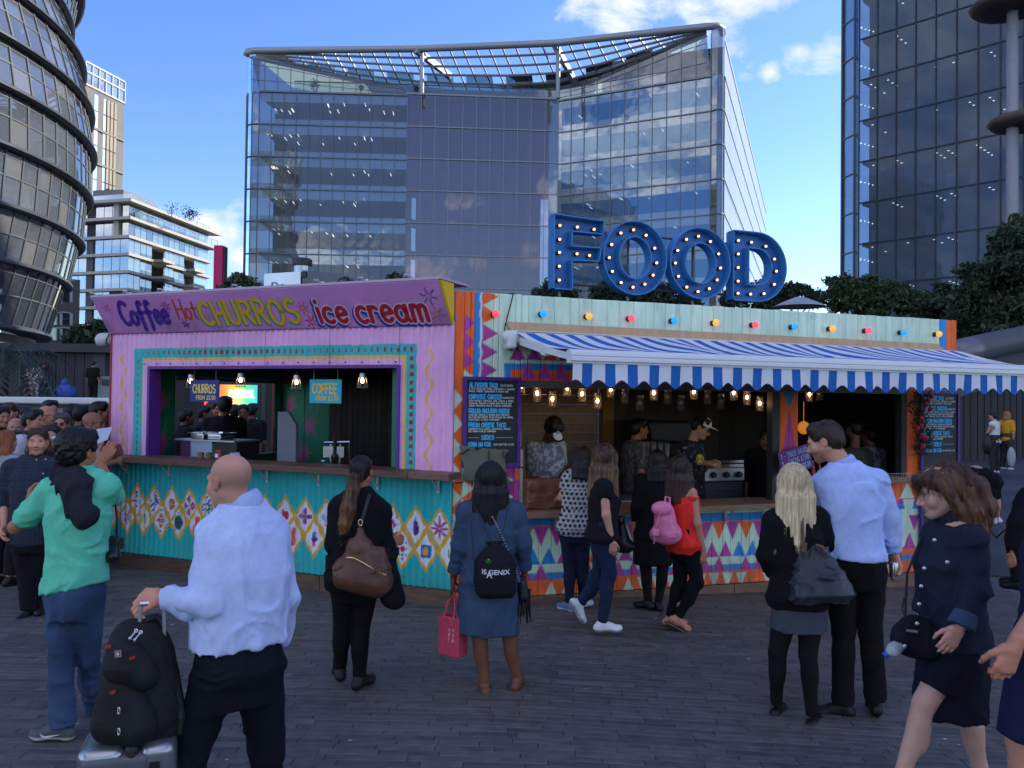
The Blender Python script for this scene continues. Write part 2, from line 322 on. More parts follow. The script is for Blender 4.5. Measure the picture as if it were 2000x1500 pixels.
# ------------------------------------------------------------------ a stroke alphabet for hand-painted lettering
def _arc(cx, cy, rx, ry, a0, a1, n=9): return [(cx+rx*cos(radians(a0+(a1-a0)*i/n)), cy+ry*sin(radians(a0+(a1-a0)*i/n))) for i in range(n+1)]
GL = {
 'A': [[(0, 0), (.35, 1), (.7, 0)], [(.13, .35), (.57, .35)]], 'B': [[(0, 0), (0, 1)], [(0, 1), *_arc(.3, .77, .3, .23, 90, -90), (0, .54)], [(0, .54), *_arc(.32, .27, .33, .27, 90, -90), (0, 0)]],
 'C': [_arc(.38, .5, .38, .5, 50, 310, 12)], 'D': [[(0, 0), (0, 1), *_arc(.2, .5, .45, .5, 90, -90), (0, 0)]], 'E': [[(.55, 1), (0, 1), (0, 0), (.55, 0)], [(0, .52), (.45, .52)]],
 'F': [[(.55, 1), (0, 1), (0, 0)], [(0, .52), (.45, .52)]], 'G': [[*_arc(.38, .5, .38, .5, 50, 330, 12), (.72, .45), (.42, .45)]], 'H': [[(0, 0), (0, 1)], [(.6, 0), (.6, 1)], [(0, .5), (.6, .5)]],
 'I': [[(.05, 0), (.05, 1)]], 'J': [[(.45, 1), (.45, .25), *_arc(.23, .22, .22, .22, 0, -150)]], 'K': [[(0, 0), (0, 1)], [(.55, 1), (0, .45), (.58, 0)]], 'L': [[(0, 1), (0, 0), (.5, 0)]],
 'M': [[(0, 0), (.05, 1), (.4, .35), (.75, 1), (.8, 0)]], 'N': [[(0, 0), (0, 1), (.6, 0), (.6, 1)]], 'O': [_arc(.38, .5, .38, .5, 0, 360, 14)], 'P': [[(0, 0), (0, 1), *_arc(.28, .75, .3, .25, 90, -90), (0, .5)]],
 'Q': [_arc(.38, .5, .38, .5, 0, 360, 14), [(.45, .25), (.75, -.05)]], 'R': [[(0, 0), (0, 1), *_arc(.28, .75, .3, .25, 90, -90), (0, .5)], [(.25, .5), (.6, 0)]],
 'S': [[*_arc(.3, .75, .28, .25, 40, 260, 8), *_arc(.3, .25, .3, .25, 80, -140, 8)]], 'T': [[(0, 1), (.65, 1)], [(.32, 1), (.32, 0)]], 'U': [[(0, 1), (0, .3), *_arc(.3, .3, .3, .3, 180, 360, 8), (.6, 1)]],
 'V': [[(0, 1), (.33, 0), (.66, 1)]], 'W': [[(0, 1), (.2, 0), (.42, .7), (.64, 0), (.85, 1)]], 'X': [[(0, 0), (.6, 1)], [(0, 1), (.6, 0)]], 'Y': [[(0, 1), (.3, .5), (.6, 1)], [(.3, .5), (.3, 0)]], 'Z': [[(0, 1), (.6, 1), (0, 0), (.6, 0)]],
 '1': [[(.05, .8), (.25, 1), (.25, 0)]], '2': [[*_arc(.28, .72, .27, .28, 160, -30, 8), (0, 0), (.58, 0)]], '3': [[*_arc(.25, .76, .25, .24, 150, -80, 7), *_arc(.25, .26, .28, .26, 85, -150, 8)]],
 '4': [[(.45, 0), (.45, 1), (0, .3), (.6, .3)]], '5': [[(.55, 1), (.1, 1), (.05, .55), *_arc(.26, .3, .28, .3, 100, -150, 8)]], '6': [[(.5, 1), *_arc(.28, .28, .28, .28, 150, 510, 12)]], '7': [[(0, 1), (.58, 1), (.2, 0)]],
 '8': [_arc(.28, .75, .22, .25, 0, 360, 10), _arc(.28, .26, .28, .26, 0, 360, 10)], '9': [[*_arc(.28, .7, .27, .3, 0, 360, 12), (.5, 0)]], '0': [_arc(.3, .5, .3, .5, 0, 360, 12)],
 '.': [[(.03, 0), (.08, 0)]], ',': [[(.08, .05), (.02, -.15)]], '-': [[(.05, .45), (.4, .45)]], '&': [[(.6, 0), (.12, .7), *_arc(.27, .82, .16, .17, 200, -20, 6), (.05, .3), *_arc(.25, .2, .22, .2, 160, 300, 5), (.6, .45)]],
 '£': [[(.5, .85), *_arc(.33, .78, .18, .2, 30, 180, 6), (.18, .1), (0, 0), (.55, 0)], [(.02, .45), (.42, .45)]], ' ': [],
 'o': [_arc(.26, .28, .24, .28, 0, 360, 12)], 'f': [[(.5, .92), *_arc(.36, .85, .13, .15, 60, 180, 5), (.22, -.25)], [(.05, .52), (.45, .52)]], 'e': [[(.04, .28), (.46, .32), *_arc(.26, .29, .22, .28, 10, 320, 10)]],
 'i': [[(.08, 0), (.08, .55)], [(.08, .78), (.09, .83)]], 'c': [_arc(.26, .28, .24, .28, 50, 310, 10)], 'r': [[(.05, 0), (.05, .56)], [(.05, .35), *_arc(.24, .36, .17, .19, 150, 40, 5)]],
 'a': [_arc(.24, .27, .22, .27, 20, 380, 12), [(.47, .56), (.46, .1), (.54, 0)]], 'm': [[(.03, 0), (.03, .56)], [(.03, .34), *_arc(.18, .38, .14, .18, 160, 20, 5), (.33, 0)], [(.33, .34), *_arc(.48, .38, .14, .18, 160, 20, 5), (.62, 0)]],
 't': [[(.2, .9), (.2, .12), *_arc(.32, .14, .12, .14, 180, 290, 4)], [(0, .58), (.42, .58)]],
}
def wordwidth(w, gap=.28): return sum((max([q[0] for st in GL[c] for q in st], default=.4) + gap) for c in w)
def word_strokes(w, x, y, h, gap=.28, width=None, jit=0, slant=0, rot=0, rnd=None):
 sx = h
 if width: sx = width/max(wordwidth(w, gap)-gap, .1)
 out = []; cx = 0; rnd = rnd or random.Random(hash(w) % 999 if False else len(w)*7+3)
 for c in w:
  dj = rnd.uniform(-jit, jit); sj = 1+rnd.uniform(-jit, jit)
  for st in GL[c]:
   pp = []
   for a, b in st:
    b2 = (b*sj+dj)*h; a2 = (cx+a)*sx+b2*slant; pp.append((x+a2*cos(rot)-b2*sin(rot), y+a2*sin(rot)+b2*cos(rot)))
   out.append(pp)
  cx += max([q[0] for st in GL[c] for q in st], default=.4)+gap
 return out
def ribbons(mb, fr, strokes, wid, b, mi=0, round_=True):
 for st in strokes:
  for i in range(len(st)-1):
   (x0, y0), (x1, y1) = st[i], st[i+1]; d = hypot(x1-x0, y1-y0)
   if d < 1e-6: continue
   nx, ny = -(y1-y0)/d*wid/2, (x1-x0)/d*wid/2
   bb = b
   mb.add([fr(x0+nx, bb, y0+ny), fr(x0-nx, bb, y0-ny), fr(x1-nx, bb, y1-ny), fr(x1+nx, bb, y1+ny)], [(0, 1, 2, 3)], mi)
  if round_:
   for j, (x, y) in enumerate(st):
    bb = b+.00015*(1+j % 2); mb.add([fr(x+wid/2*cos(a*pi/4), bb, y+wid/2*sin(a*pi/4)) for a in range(8)], [tuple(range(8))], mi)
# painted surfaces: painter's algorithm sampled on a grid
class Paint:
 def __init__(s, base): s.ops = []; s.base = np.array(H(base) if isinstance(base, str) else base)
 def poly(s, pts, c): s.ops.append(('p', np.array(pts, float), np.array(H(c)))); return s
 def ell(s, x, y, rx, ry, c, rot=0): s.ops.append(('e', (x, y, rx, ry, rot), np.array(H(c)))); return s
 def line(s, pts, w, c): s.ops.append(('l', (np.array(pts, float), w/2), np.array(H(c)))); return s
 def rect(s, x0, x1, y0, y1, c): return s.poly([(x0, y0), (x1, y0), (x1, y1), (x0, y1)], c)
 def __call__(s, x, y, aa=.004):
  out = np.tile(s.base, (len(x), 1)).astype(float)
  for kind, g, c in s.ops:
   if kind == 'p':
    lo = g.min(0)-aa; hi = g.max(0)+aa
   elif kind == 'e':
    r = max(g[2], g[3]); lo = np.array([g[0]-r, g[1]-r])-aa; hi = np.array([g[0]+r, g[1]+r])+aa
   else: lo = g[0].min(0)-g[1]-aa; hi = g[0].max(0)+g[1]+aa
   w = np.nonzero((x > lo[0]) & (x < hi[0]) & (y > lo[1]) & (y < hi[1]))[0]
   if not len(w): continue
   a = x[w]; b = y[w]
   if kind == 'e':
    dx = a-g[0]; dy = b-g[1]; cr, sr = cos(g[4]), sin(g[4]); u = (dx*cr+dy*sr)/g[2]; v = (-dx*sr+dy*cr)/g[3]; d = (np.sqrt(u*u+v*v)-1)*min(g[2], g[3])
   elif kind == 'l':
    d = np.full(len(w), 9.)
    for (p0, p1) in zip(g[0][:-1], g[0][1:]):
     e = p1-p0; t = np.clip(((a-p0[0])*e[0]+(b-p0[1])*e[1])/max(e@e, 1e-9), 0, 1); d = np.minimum(d, np.hypot(a-p0[0]-t*e[0], b-p0[1]-t*e[1]))
    d -= g[1]
   else:
    d = np.full(len(w), 9.); ins = np.zeros(len(w), bool); n = len(g)
    for i in range(n):
     p0 = g[i]; p1 = g[(i+1) % n]; e = p1-p0; t = np.clip(((a-p0[0])*e[0]+(b-p0[1])*e[1])/max(e@e, 1e-9), 0, 1); d = np.minimum(d, np.hypot(a-p0[0]-t*e[0], b-p0[1]-t*e[1]))
     cond = ((p0[1] > b) != (p1[1] > b)); xx = (p1[0]-p0[0])*(b-p0[1])/((p1[1]-p0[1]) if abs(p1[1]-p0[1]) > 1e-12 else 1e-12)+p0[0]; ins ^= cond & (a < xx)
    d = np.where(ins, -d, d)
   m = np.clip(.5-d/aa, 0, 1)[:, None]; out[w] = out[w]*(1-m)+c*m
  return out
def grid_part(name, fr, a0, a1, c0, c1, step, paint, mt, parent, dep=0., wave=None, thick=.018, holes=(), jit=0., label=None):
 """a sheet or plank standing in a wall frame, front face finely gridded and painted, with edges and thickness"""
 na = max(2, int(round((a1-a0)/step))+1); nc = max(2, int(round((c1-c0)/step))+1)
 a = np.linspace(a0, a1, na); c = np.linspace(c0, c1, nc); Aa, Cc = np.meshgrid(a, c, indexing='ij'); x = Aa.ravel(); z = Cc.ravel()
 b = np.full_like(x, dep)+(wave(x) if wave else 0.)
 pos = fr.o+x[:, None]*fr.ex+b[:, None]*fr.ey+z[:, None]*fr.ez; w1 = vnoise(pos*13); w2 = vnoise(pos*13+9); col = paint(x+.010*(w1-.5), z+.010*(w2-.5))
 # brush wear: scuffs, a few rubbed patches, splashed dirt along the bottom edge
 g1 = np.clip((vnoise(pos*np.array([22, 22, 7.])+3)-.70)*5, 0, 1)*np.clip((vnoise(pos*2.3+7)-.42)*4, 0, 1); g2 = np.clip(1-(z-.1)/.28, 0, 1)*np.clip(vnoise(pos*np.array([9, 9, 5.]))*1.5-.25, 0, 1)
 col = col*(1-.35*g1[:, None])+np.array([.3, .29, .27])*.35*g1[:, None]; col = col*(1-.42*g2[:, None])+np.array([.10, .085, .07])*.42*g2[:, None]; col = col*(.90+.2*vnoise(pos*np.array([3, 3, 1.2]))[:, None])
 idx = np.arange(na*nc).reshape(na, nc); q = np.stack([idx[:-1, :-1], idx[1:, :-1], idx[1:, 1:], idx[:-1, 1:]], -1).reshape(-1, 4)
 rim = np.concatenate([idx[:, 0], idx[-1, 1:], idx[-2::-1, -1], idx[0, -2:0:-1]]); nr = len(rim)
 pos2 = pos[rim]-fr.ey*thick; base = len(pos); allp = np.concatenate([pos, pos2]); r2 = base+np.arange(nr)
 rq = np.stack([rim, r2, np.roll(r2, -1), np.roll(rim, -1)], -1); col2 = np.concatenate([col, col[rim]])
 org = ORG[parent.name]; nrm = np.cross(pos[idx[1, 0]]-pos[idx[0, 0]], pos[idx[0, 1]]-pos[idx[0, 0]])
 q = q if nrm@fr.ey > 0 else q[:, ::-1]; rq = rq if nrm@fr.ey > 0 else rq[:, ::-1]
 me = mesh(name, allp, np.concatenate([q, rq]), mt, smooth=bool(wave), col=col2, org=org)
 o = link(name, me, parent); ORG[o.name] = org
 if label: o['label'] = label
 return o
# ------------------------------------------------------------------ ground
def sst(a, b, x): t = min(max((x-a)/(b-a), 0), 1); return t*t*(3-2*t)
def gz(x, y):
 w = sst(11, 17, y); near = -.04*max(0., min(x, 7.))
 return (1-w)*near + w*(.25*sst(-1, 4, x)-.02)
def gpt(px, py, z=None):
 d = ray(px, py); zz = 0.
 for _ in range(30):
  s = (zz-CH)/d[2]; p = CAM+d*s; zz = gz(p[0], p[1])
 return CAM+d*((zz-CH)/d[2])
xs = sorted(set([-1500, -400, -150, -80, -50]+[float(v) for v in np.arange(-30, 30.1, 1.)]+[50, 80, 150, 400, 1500]))
ys = sorted(set([-1500, -400, -100, -30]+[float(v) for v in np.arange(-10, 32.1, 1.)]+[50, 80, 150, 400, 1500, 4000]))
mb = MB(); vs = [(x, y, gz(x, y)-.016) for y in ys for x in xs]; nx = len(xs)
mb.add(vs, [(j*nx+i, j*nx+i+1, (j+1)*nx+i+1, (j+1)*nx+i) for j in range(len(ys)-1) for i in range(nx-1)])
def ground_mat():
 m = mat('joint_dark', (.018, .02, .024), .9, var=.3, vscale=3)
 n = m.node_tree.nodes; l = m.node_tree.links
 m2 = mat('far_paving', (.05, .056, .066), .75, var=.35, vscale=1.5); return m
GROUND = obj('ground', mb, mat('far_paving', (.05, .056, .066), .8, var=.35, vscale=.7, bump=.2, bscale=20), org=(0, 0, 0), kind='structure')
BAGCOL = 1
PAV = mat('slate_paver', (.094, .089, .085), .55, spec=.4, var=.3, vscale=9, rnd=.20, bump=.3, bscale=45, detail=6, hue=.02)
PAVI = mat('slate_paver_field', (.094, .089, .085), .55, spec=.4, var=.3, vscale=9, rnd=.20, bump=.3, bscale=45, island=True, detail=6, hue=.02)
JNT = mat('paving_joint', (.012, .013, .015), .95)
mb = MB()      # the dark bed between the stones of the near paving
for (x0, x1) in ((-9.9, 0), (0, 7), (7, 9.9)):
 mb.add([(x0, 2, gz(x0, 2)-.008), (x1, 2, gz(x1, 2)-.008), (x1, 10.99, gz(x1, 10.9)-.008), (x0, 10.99, gz(x0, 10.9)-.008)], [(0, 1, 2, 3)])
obj('paving_joint', mb, JNT, GROUND)
me = bpy.data.meshes.new('paver'); bm = bmesh.new(); bmesh.ops.create_cube(bm, size=1)
for v in bm.verts: v.co.z = v.co.z*.014-.007
top = [e for e in bm.edges if all(v.co.z > -.001 for v in e.verts)]
bmesh.ops.bevel(bm, geom=top, offset=.0, segments=1) if False else None
bm.to_mesh(me); bm.free(); me.materials.append(PAV)
def paver_mesh(w, h):
 m = bpy.data.meshes.new('paver'); c = .0025; a, b = w/2, h/2; z1 = -.0022
 v = [(-a, -b, -.014), (a, -b, -.014), (a, b, -.014), (-a, b, -.014), (-a, -b, z1), (a, -b, z1), (a, b, z1), (-a, b, z1), (-a+c, -b+c, 0), (a-c, -b+c, 0), (a-c, b-c, 0), (-a+c, b-c, 0)]
 f = [(0, 1, 5, 4), (1, 2, 6, 5), (2, 3, 7, 6), (3, 0, 4, 7), (4, 5, 9, 8), (5, 6, 10, 9), (6, 7, 11, 10), (7, 4, 8, 11), (8, 9, 10, 11)]
 m.from_pydata(v, [], f); m.materials.append(PAV); return m
ROW = .070; WID = (.24, .34, .46, .6, .78); PM = [paver_mesh(w-.004, ROW-.004) for w in WID]
rr = random.Random(3); count = 0; fv = []; ff = []
y = 3.75; rot = radians(-.8)
while y < 10.9:
 half = min(y*.95+.8, 9.2); x = -half-rr.random()*.5
 while x < half:
  k = rr.choice((0, 1, 1, 2, 2, 3, 4)); w = WID[k]; cx = x+w/2; x += w
  yy = y+cx*rot; dz = rr.uniform(-.0014, .0008); tl = -atan2(gz(cx+.2, yy)-gz(cx-.2, yy), .4); tt = rr.uniform(-.004, .004)
  vis = abs(cx)/yy < .68
  if count < 300 and y > 4.25 and vis:
   o = link('paver', PM[k], GROUND, (cx, yy, gz(cx, yy)+dz)); o.rotation_euler = (tt, tl+rr.uniform(-.003, .003), rot); count += 1
  else:
   c = .0025; a, b = (w-.004)/2, (ROW-.004)/2; z1 = -.0022; n0 = len(fv); R = Matrix.Rotation(rot, 3, 'Z') @ Matrix.Rotation(tl, 3, 'Y')
   for q in [(-a, -b, -.014), (a, -b, -.014), (a, b, -.014), (-a, b, -.014), (-a, -b, z1), (a, -b, z1), (a, b, z1), (-a, b, z1), (-a+c, -b+c, 0), (a-c, -b+c, 0), (a-c, b-c, 0), (-a+c, b-c, 0)]:
    q = R @ Vector(q); fv.append((q.x+cx, q.y+yy, q.z+gz(cx, yy)+dz))
   ff += [tuple(i+n0 for i in q) for q in [(0, 1, 5, 4), (1, 2, 6, 5), (2, 3, 7, 6), (3, 0, 4, 7), (4, 5, 9, 8), (5, 6, 10, 9), (6, 7, 11, 10), (7, 4, 8, 11), (8, 9, 10, 11)]]
 y += ROW
o = link('paving_field', mesh('paving_field', fv, ff, PAVI), GROUND); o['kind'] = 'stuff'; ORG[o.name] = np.zeros(3)
# bits of litter pressed into the joints
mb = MB(); rr = random.Random(5)
for i in range(26):
 yy = rr.uniform(4.5, 8); xx = rr.uniform(-.6, .6)*yy; s = rr.uniform(.006, .016); a = rr.random()*3; z = gz(xx, yy)+.003
 mb.add([(xx+s*cos(a+q)*(1.6 if q % 2 else .8), yy+s*sin(a+q), z) for q in (0, 1.3, 2.9, 4.4)], [(0, 1, 2, 3)])
obj('litter', mb, mat('litter', (.55, .55, .52), .8), org=(0, 6, 0), kind='stuff', label='tiny pale scraps of litter scattered on the dark paving', cat='litter')

# ------------------------------------------------------------------ the two stall frames
PL = np.array([-.566, 7.936, 0]); aL = radians(23.4); PR = np.array([-.530, 7.989, 0]); aR = radians(20)
FL = Fr(PL, (-cos(aL), sin(aL), 0), (-sin(aL), -cos(aL), 0)); FR = Fr(PR, (cos(aR), sin(aR), 0), (sin(aR), -cos(aR), 0))
def hit(fr, px, py, d=0.):            # frame coordinates (a, c) where a sight line meets the plane b = d
 rr_ = ray(px, py); o = fr.o+fr.ey*d; s = ((o-CAM)@fr.ey)/(rr_@fr.ey); q = CAM+rr_*s-o; return q@fr.ex, q[2]
# ------------------------------------------------------------------ churros stall (left)
SHEET = mat('painted_sheet', attr=True, rough=.5, spec=.35, var=.13, vscale=2.5, bump=.15, bscale=90, detail=9)
TIMB = mat('dark_timber', (.105, .05, .033), .55, var=.35, vscale=6, stretch=(1, 1, 8), bump=.25, bscale=30)
TIMBR = mat('rough_timber', (.10, .06, .038), .8, var=.35, vscale=5, stretch=(1, 1, 6), bump=.4, bscale=30, rnd=.2)
PINK = '#'; PINKC = 'dfa6d0'; TURQ = '24b0b0'; PURP = '5c1f86'
pp = Paint(PINKC); Y0 = 1.215
pp.rect(-1, 6, -1, Y0, TURQ)
pp.rect(.41, 4.21, 2.43, 2.545, '35aeb0'); pp.rect(.41, .53, 1.2, 2.545, '35aeb0'); pp.rect(4.09, 4.21, 1.2, 2.545, '35aeb0')
pp.rect(.53, 4.09, 2.40, 2.43, 'dcb53c'); pp.rect(.53, .557, 1.2, 2.43, 'dcb53c'); pp.rect(4.063, 4.09, 1.2, 2.43, 'dcb53c')
for i in range(47):
 x = .47+i*.0783; pp.rect(x-.014, x+.014, 2.463, 2.513, '94253c')
for i in range(15):
 z = 1.29+i*.079
 for x in (.47, 4.15): pp.rect(x-.02, x+.02, z-.022, z+.022, '94253c')
for x0, s in ((.27, -1), (4.385, 1)):
 pp.line([(x0+.035*s*sin(k*.5), 2.48-k*.022) for k in range(0, 56)], .026, 'dcae45')
# the band of painted diamonds
HW, UP = .1335, .215; YB = 'd9a92c'; WH = 'dfe0ea'; PU = .131; PP_ = .2665
def dia(x, z, hw, hh, c): pp.poly([(x-hw, z), (x, z+hh), (x+hw, z), (x, z-hh)], c)
ups = [PU+PP_*k for k in range(-1, 18)]; los = [PU-.117+PP_*k for k in range(-1, 18)]
ZU, ZL = .735, .502
for x in ups: dia(x, ZU+.008*x, HW+.012, UP, YB)
for x in los: dia(x, ZL+.017*x, HW+.012, UP, YB)
for x in ups: dia(x, ZU+.008*x, .108, .168, WH)
for x in los: dia(x, ZL+.017*x, .108, .168, WH)
MG = 'a32a86'; BL = '2468b4'; RD = 'c42340'; GN = '17724f'; OR = 'df5c22'; VI = '4b2a86'
def fl_petals(x, z, n, r, c, cc=None, w=.02):
 for k in range(n):
  a = 2*pi*k/n+pi/2; pp.ell(x+cos(a)*r*.58, z+sin(a)*r*.75*.8, r*.46, w, c, a)
 if cc: pp.ell(x, z, .016, .018, cc)
def eggplant(x, z): pp.ell(x, z-.03, .036, .058, VI); pp.ell(x+.004, z+.02, .026, .05, VI); pp.line([(x+.004, z+.065), (x+.002, z+.09)], .014, '2d5a3c')
def eye(x, z): dia(x, z, .055, .06, MG); pp.ell(x, z-.01, .022, .014, 'e0a83a'); [pp.ell(x+cos(a)*.075, z+sin(a)*.1, .009, .009, MG) for a in (0, .8, 2.3, 3.1, 4, 5.4)]; pp.line([(x, z+.09), (x, z+.13)], .006, MG)
def feather(x, z):
 for k in range(4): pp.line([(x-.06+k*.03, z-.08+k*.02), (x-.04+k*.03, z), (x-.055+k*.035, z+.09-k*.02)], .014, BL)
 pp.line([(x-.05, z-.09), (x+.02, z-.06)], .016, OR)
def four(x, z): fl_petals(x, z, 4, .085, MG, GN, .026)
def pepper(x, z): pp.poly([(x-.06, z-.02), (x-.03, z-.055), (x+.03, z-.06), (x+.05, z), (x+.045, z+.06), (x, z+.045), (x-.05, z+.03)], RD)
def half(x, z): pp.ell(x, z, .05, .045, MG); pp.ell(x, z-.01, .02, .02, WH); [pp.ell(x+cos(a)*.075, z+sin(a)*.085, .008, .016, VI, a) for a in (.4, 1.1, 1.6, 2.1, 2.8)]
def star(x, z):
 for a in range(8): pp.ell(x+cos(a*pi/4+.4)*.06, z+sin(a*pi/4+.4)*.075, .03, .009, BL, a*pi/4+.4)
 pp.ell(x, z, .035, .05, GN); pp.ell(x, z, .008, .03, WH); pp.ell(x, z, .022, .008, WH)
 for dx, dz in ((0, .11), (0, -.11), (.075, 0), (-.075, 0)): dia(x+dx, z+dz, .015, .026, RD)
def tiles(x, z):
 for dx, dz in ((0, .075), (0, -.075), (.052, 0), (-.052, 0)): dia(x+dx, z+dz, .036, .052, MG); pp.ell(x+dx, z+dz, .013, .016, 'd9812f')
def orange(x, z):
 pp.ell(x, z, .052, .066, 'e8b07a'); pp.ell(x, z, .044, .057, 'b5452c')
 for a in range(3): pp.line([(x-cos(a)*.042, z-sin(a)*.05), (x+cos(a)*.042, z+sin(a)*.05)], .006, 'e8c9a5')
def zig(x, z):
 for k in range(3): pp.line([(x-.065+k*.012, z-.01+k*.04), (x-.005+k*.006, z+.045+k*.035)], .018, VI)
 for k in range(3): pp.line([(x-.035+k*.035, z-.02-k*.01+.03*k), (x+.025+k*.016, z-.095+k*.05)], .018, VI)
def dots(x, z): [pp.ell(x+a, z+b, .012, .015, c) for a, b, c in ((0, 0, RD), (-.045, 0, GN), (.04, 0, '7d3b4f'), (0, .06, GN), (0, -.06, GN), (0, .1, '333355'), (.065, 0, RD))]
def fruit(x, z): pp.ell(x, z, .05, .055, '9c2338'); pp.line([(x, z+.05), (x-.01, z+.08)], .008, '223322')
def leaf(x, z): pp.ell(x+.0, z, .03, .045, '4b9440'); pp.line([(x, z-.04), (x, z+.04)], .004, WH)
def blues(x, z): pp.rect(x-.055, x+.055, z-.065, z+.065, BL); pp.ell(x+.005, z, .032, .04, 'dfae32')
def grid9(x, z):
 for a, b, c in ((0, 0, RD), (0, .06, GN), (0, -.06, GN), (0, .1, MG), (0, -.1, MG), (-.042, 0, BL), (.042, 0, GN), (.04, .06, BL), (-.04, .06, BL), (.04, -.06, BL), (-.04, -.06, BL), (.078, 0, MG)): pp.ell(x+a, z+b, .012 if (a or b) else .026, .014 if (a or b) else .03, c)
def chilli(x, z): pp.line([(x-.03, z-.04), (x-.01, z), (x+.03, z+.04)], .018, RD); pp.line([(x-.015, z-.045), (x+.02, z-.02), (x+.045, z+.03)], .018, RD); pp.line([(x-.03, z-.05), (x, z-.07), (x+.04, z-.045)], .014, GN); pp.line([(x-.055, z-.03), (x+.0, z-.02)], .006, RD)
def bird(x, z): pp.poly([(x-.02, z+.07), (x+.02, z+.06), (x+.025, z+.02), (x-.02, z+.02)], BL); dia(x+.0, z-.01, .05, .04, VI); pp.ell(x, z-.06, .02, .025, OR)
def jar(x, z): pp.ell(x+.01, z-.045, .055, .06, OR); pp.rect(x-.035, x+.02, z, z+.09, OR); pp.line([(x-.03, z-.08), (x+.02, z-.02), (x+.03, z-.06)], .006, 'f0b060')
def globe(x, z): pp.ell(x, z, .06, .082, '15663f'); pp.rect(x-.06, x+.06, z-.014, z+.014, '58257a'); [pp.ell(x+cos(a)*.07, z+sin(a)*.105, .008, .01, '2d4a8a') for a in (.9, 1.5, 2.2, 4, 4.7, 5.4)]
def ostar(x, z):
 pp.poly([(x-.03, z+.035), (x, z+.09), (x+.03, z+.035)], OR); pp.poly([(x-.03, z-.035), (x, z-.09), (x+.03, z-.035)], OR)
 pp.poly([(x-.035, z-.03), (x-.075, z), (x-.035, z+.03)], OR); pp.poly([(x+.035, z-.03), (x+.075, z), (x+.035, z+.03)], OR)
 [pp.ell(x+a, z+b, .012, .014, GN) for a, b in ((-.012, .012), (.012, .012), (-.012, -.012), (.012, -.012), (0, .12), (0, -.12))]
def drink(x, z): pp.rect(x+.01, x+.05, z-.05, z+.05, 'd8cf7a'); pp.poly([(x-.03, z-.06), (x-.005, z-.06), (x+.005, z+.01), (x-.035, z+.01)], 'b04a78'); pp.ell(x-.01, z+.035, .02, .028, '4a7a34')
def burst(x, z): [pp.line([(x+cos(a)*.016, z+sin(a)*.02), (x+cos(a)*.06, z+sin(a)*.085)], .012, '8c3a9a') for a in [k*2*pi/7+.3 for k in range(7)]]
def big8(x, z): fl_petals(x, z, 8, .095, 'b0287e', None, .013); pp.line([(x, z-.12), (x, z+.12)], .012, 'b0287e')
U = [big8, eggplant, eye, four, tiles, feather, four, pepper, half, fruit, orange, star, tiles, orange, zig, dots, fruit, burst, dots]
Lo = [leaf, blues, grid9, globe, ostar, chilli, bird, jar, burst, drink, globe, ostar, jar, globe, ostar, drink, burst, leaf, jar]
seqU = [big8]+U; seqL = [leaf]+Lo
for x, fn in zip(ups, seqU): fn(x, ZU+.008*x)
for x, fn in zip(los, seqL): fn(x, ZL+.017*x)
CH_ST = thing('churros_stall', 'pink and turquoise corrugated kiosk with hand painted churros sign', 'food stall', FL(2.3, -1.2, 0))
WV = lambda x: .0105*np.sin(2*pi*x/.0762)
ST = .0105
for (a0, a1, c0, c1) in [(0, .61, Y0+.003, 2.75), (3.99, 4.585, Y0+.003, 2.75), (.614, 1.45, 2.335, 2.75), (1.454, 2.29, 2.335, 2.75), (2.294, 3.13, 2.335, 2.75), (3.134, 3.986, 2.335, 2.75)]:
 grid_part('corrugated_sheet', FL, a0, a1, c0, c1, ST, pp, SHEET, CH_ST, 0, WV, .006)
for k in range(5): grid_part('corrugated_sheet', FL, k*.917+.002, (k+1)*.917, .155, Y0-.001, ST, pp, SHEET, CH_ST, 0, WV, .006, label='turquoise corrugated sheet with painted diamonds')
M_PURP = mat('purple_paint', PURP and (.09, .02, .22), .5, var=.1); M_GREEN = mat('green_paint', (.012, .16, .09), .55, var=.12, vscale=2)
mb = MB()                              # purple lining of the serving hatch
mb.box(FL, .60, .635, -.16, .012, 1.26, 2.335); mb.box(FL, 3.96, 3.995, -.16, .012, 1.26, 2.335); mb.box(FL, .635, 3.96, -.16, .012, 2.305, 2.335)
obj('hatch_lining', mb, M_PURP, CH_ST)
mb = MB(); mb.box(FL, .0, 4.57, -3.1, -.03, 2.76, 2.82); obj('roof', mb, mat('roof_grey', (.3, .3, .31), .7), CH_ST)
RSD = mat('red_side', (.25, .015, .03), .6)
for b0, b1, c0, c1 in ((-.935, -.035, 0, 2.75), (-3.1, -2.875, 0, 2.75), (-2.875, -.935, 2.255, 2.75), (-2.875, -.935, 0, 1.15)):
 mb = MB(); mb.box(FL, 4.545, 4.58, b0, b1, c0, c1); obj('side_wall', mb, RSD, CH_ST)
mb = MB(); mb.box(WORLD, -.60, -.565, 8.03, 10.75, 0, 2.74); obj('divider', mb, M_GREEN, CH_ST)
mb = MB(); mb.box(FL, .9, 4.58, -3.12, -3.08, 0, 2.75); obj('back_wall', mb, mat('back_grey', (.1, .1, .1), .8), CH_ST)
mb = MB(); mb.box(FL, 4.575, 4.6, -.06, .012, 0, 2.73); obj('corner_trim', mb, mat('red_side2', (.28, .015, .04), .6), CH_ST)
mb = MB(); mb.box(FL, .05, 4.53, -3.05, -.05, .17, .2); obj('floor', mb, TIMBR, CH_ST)
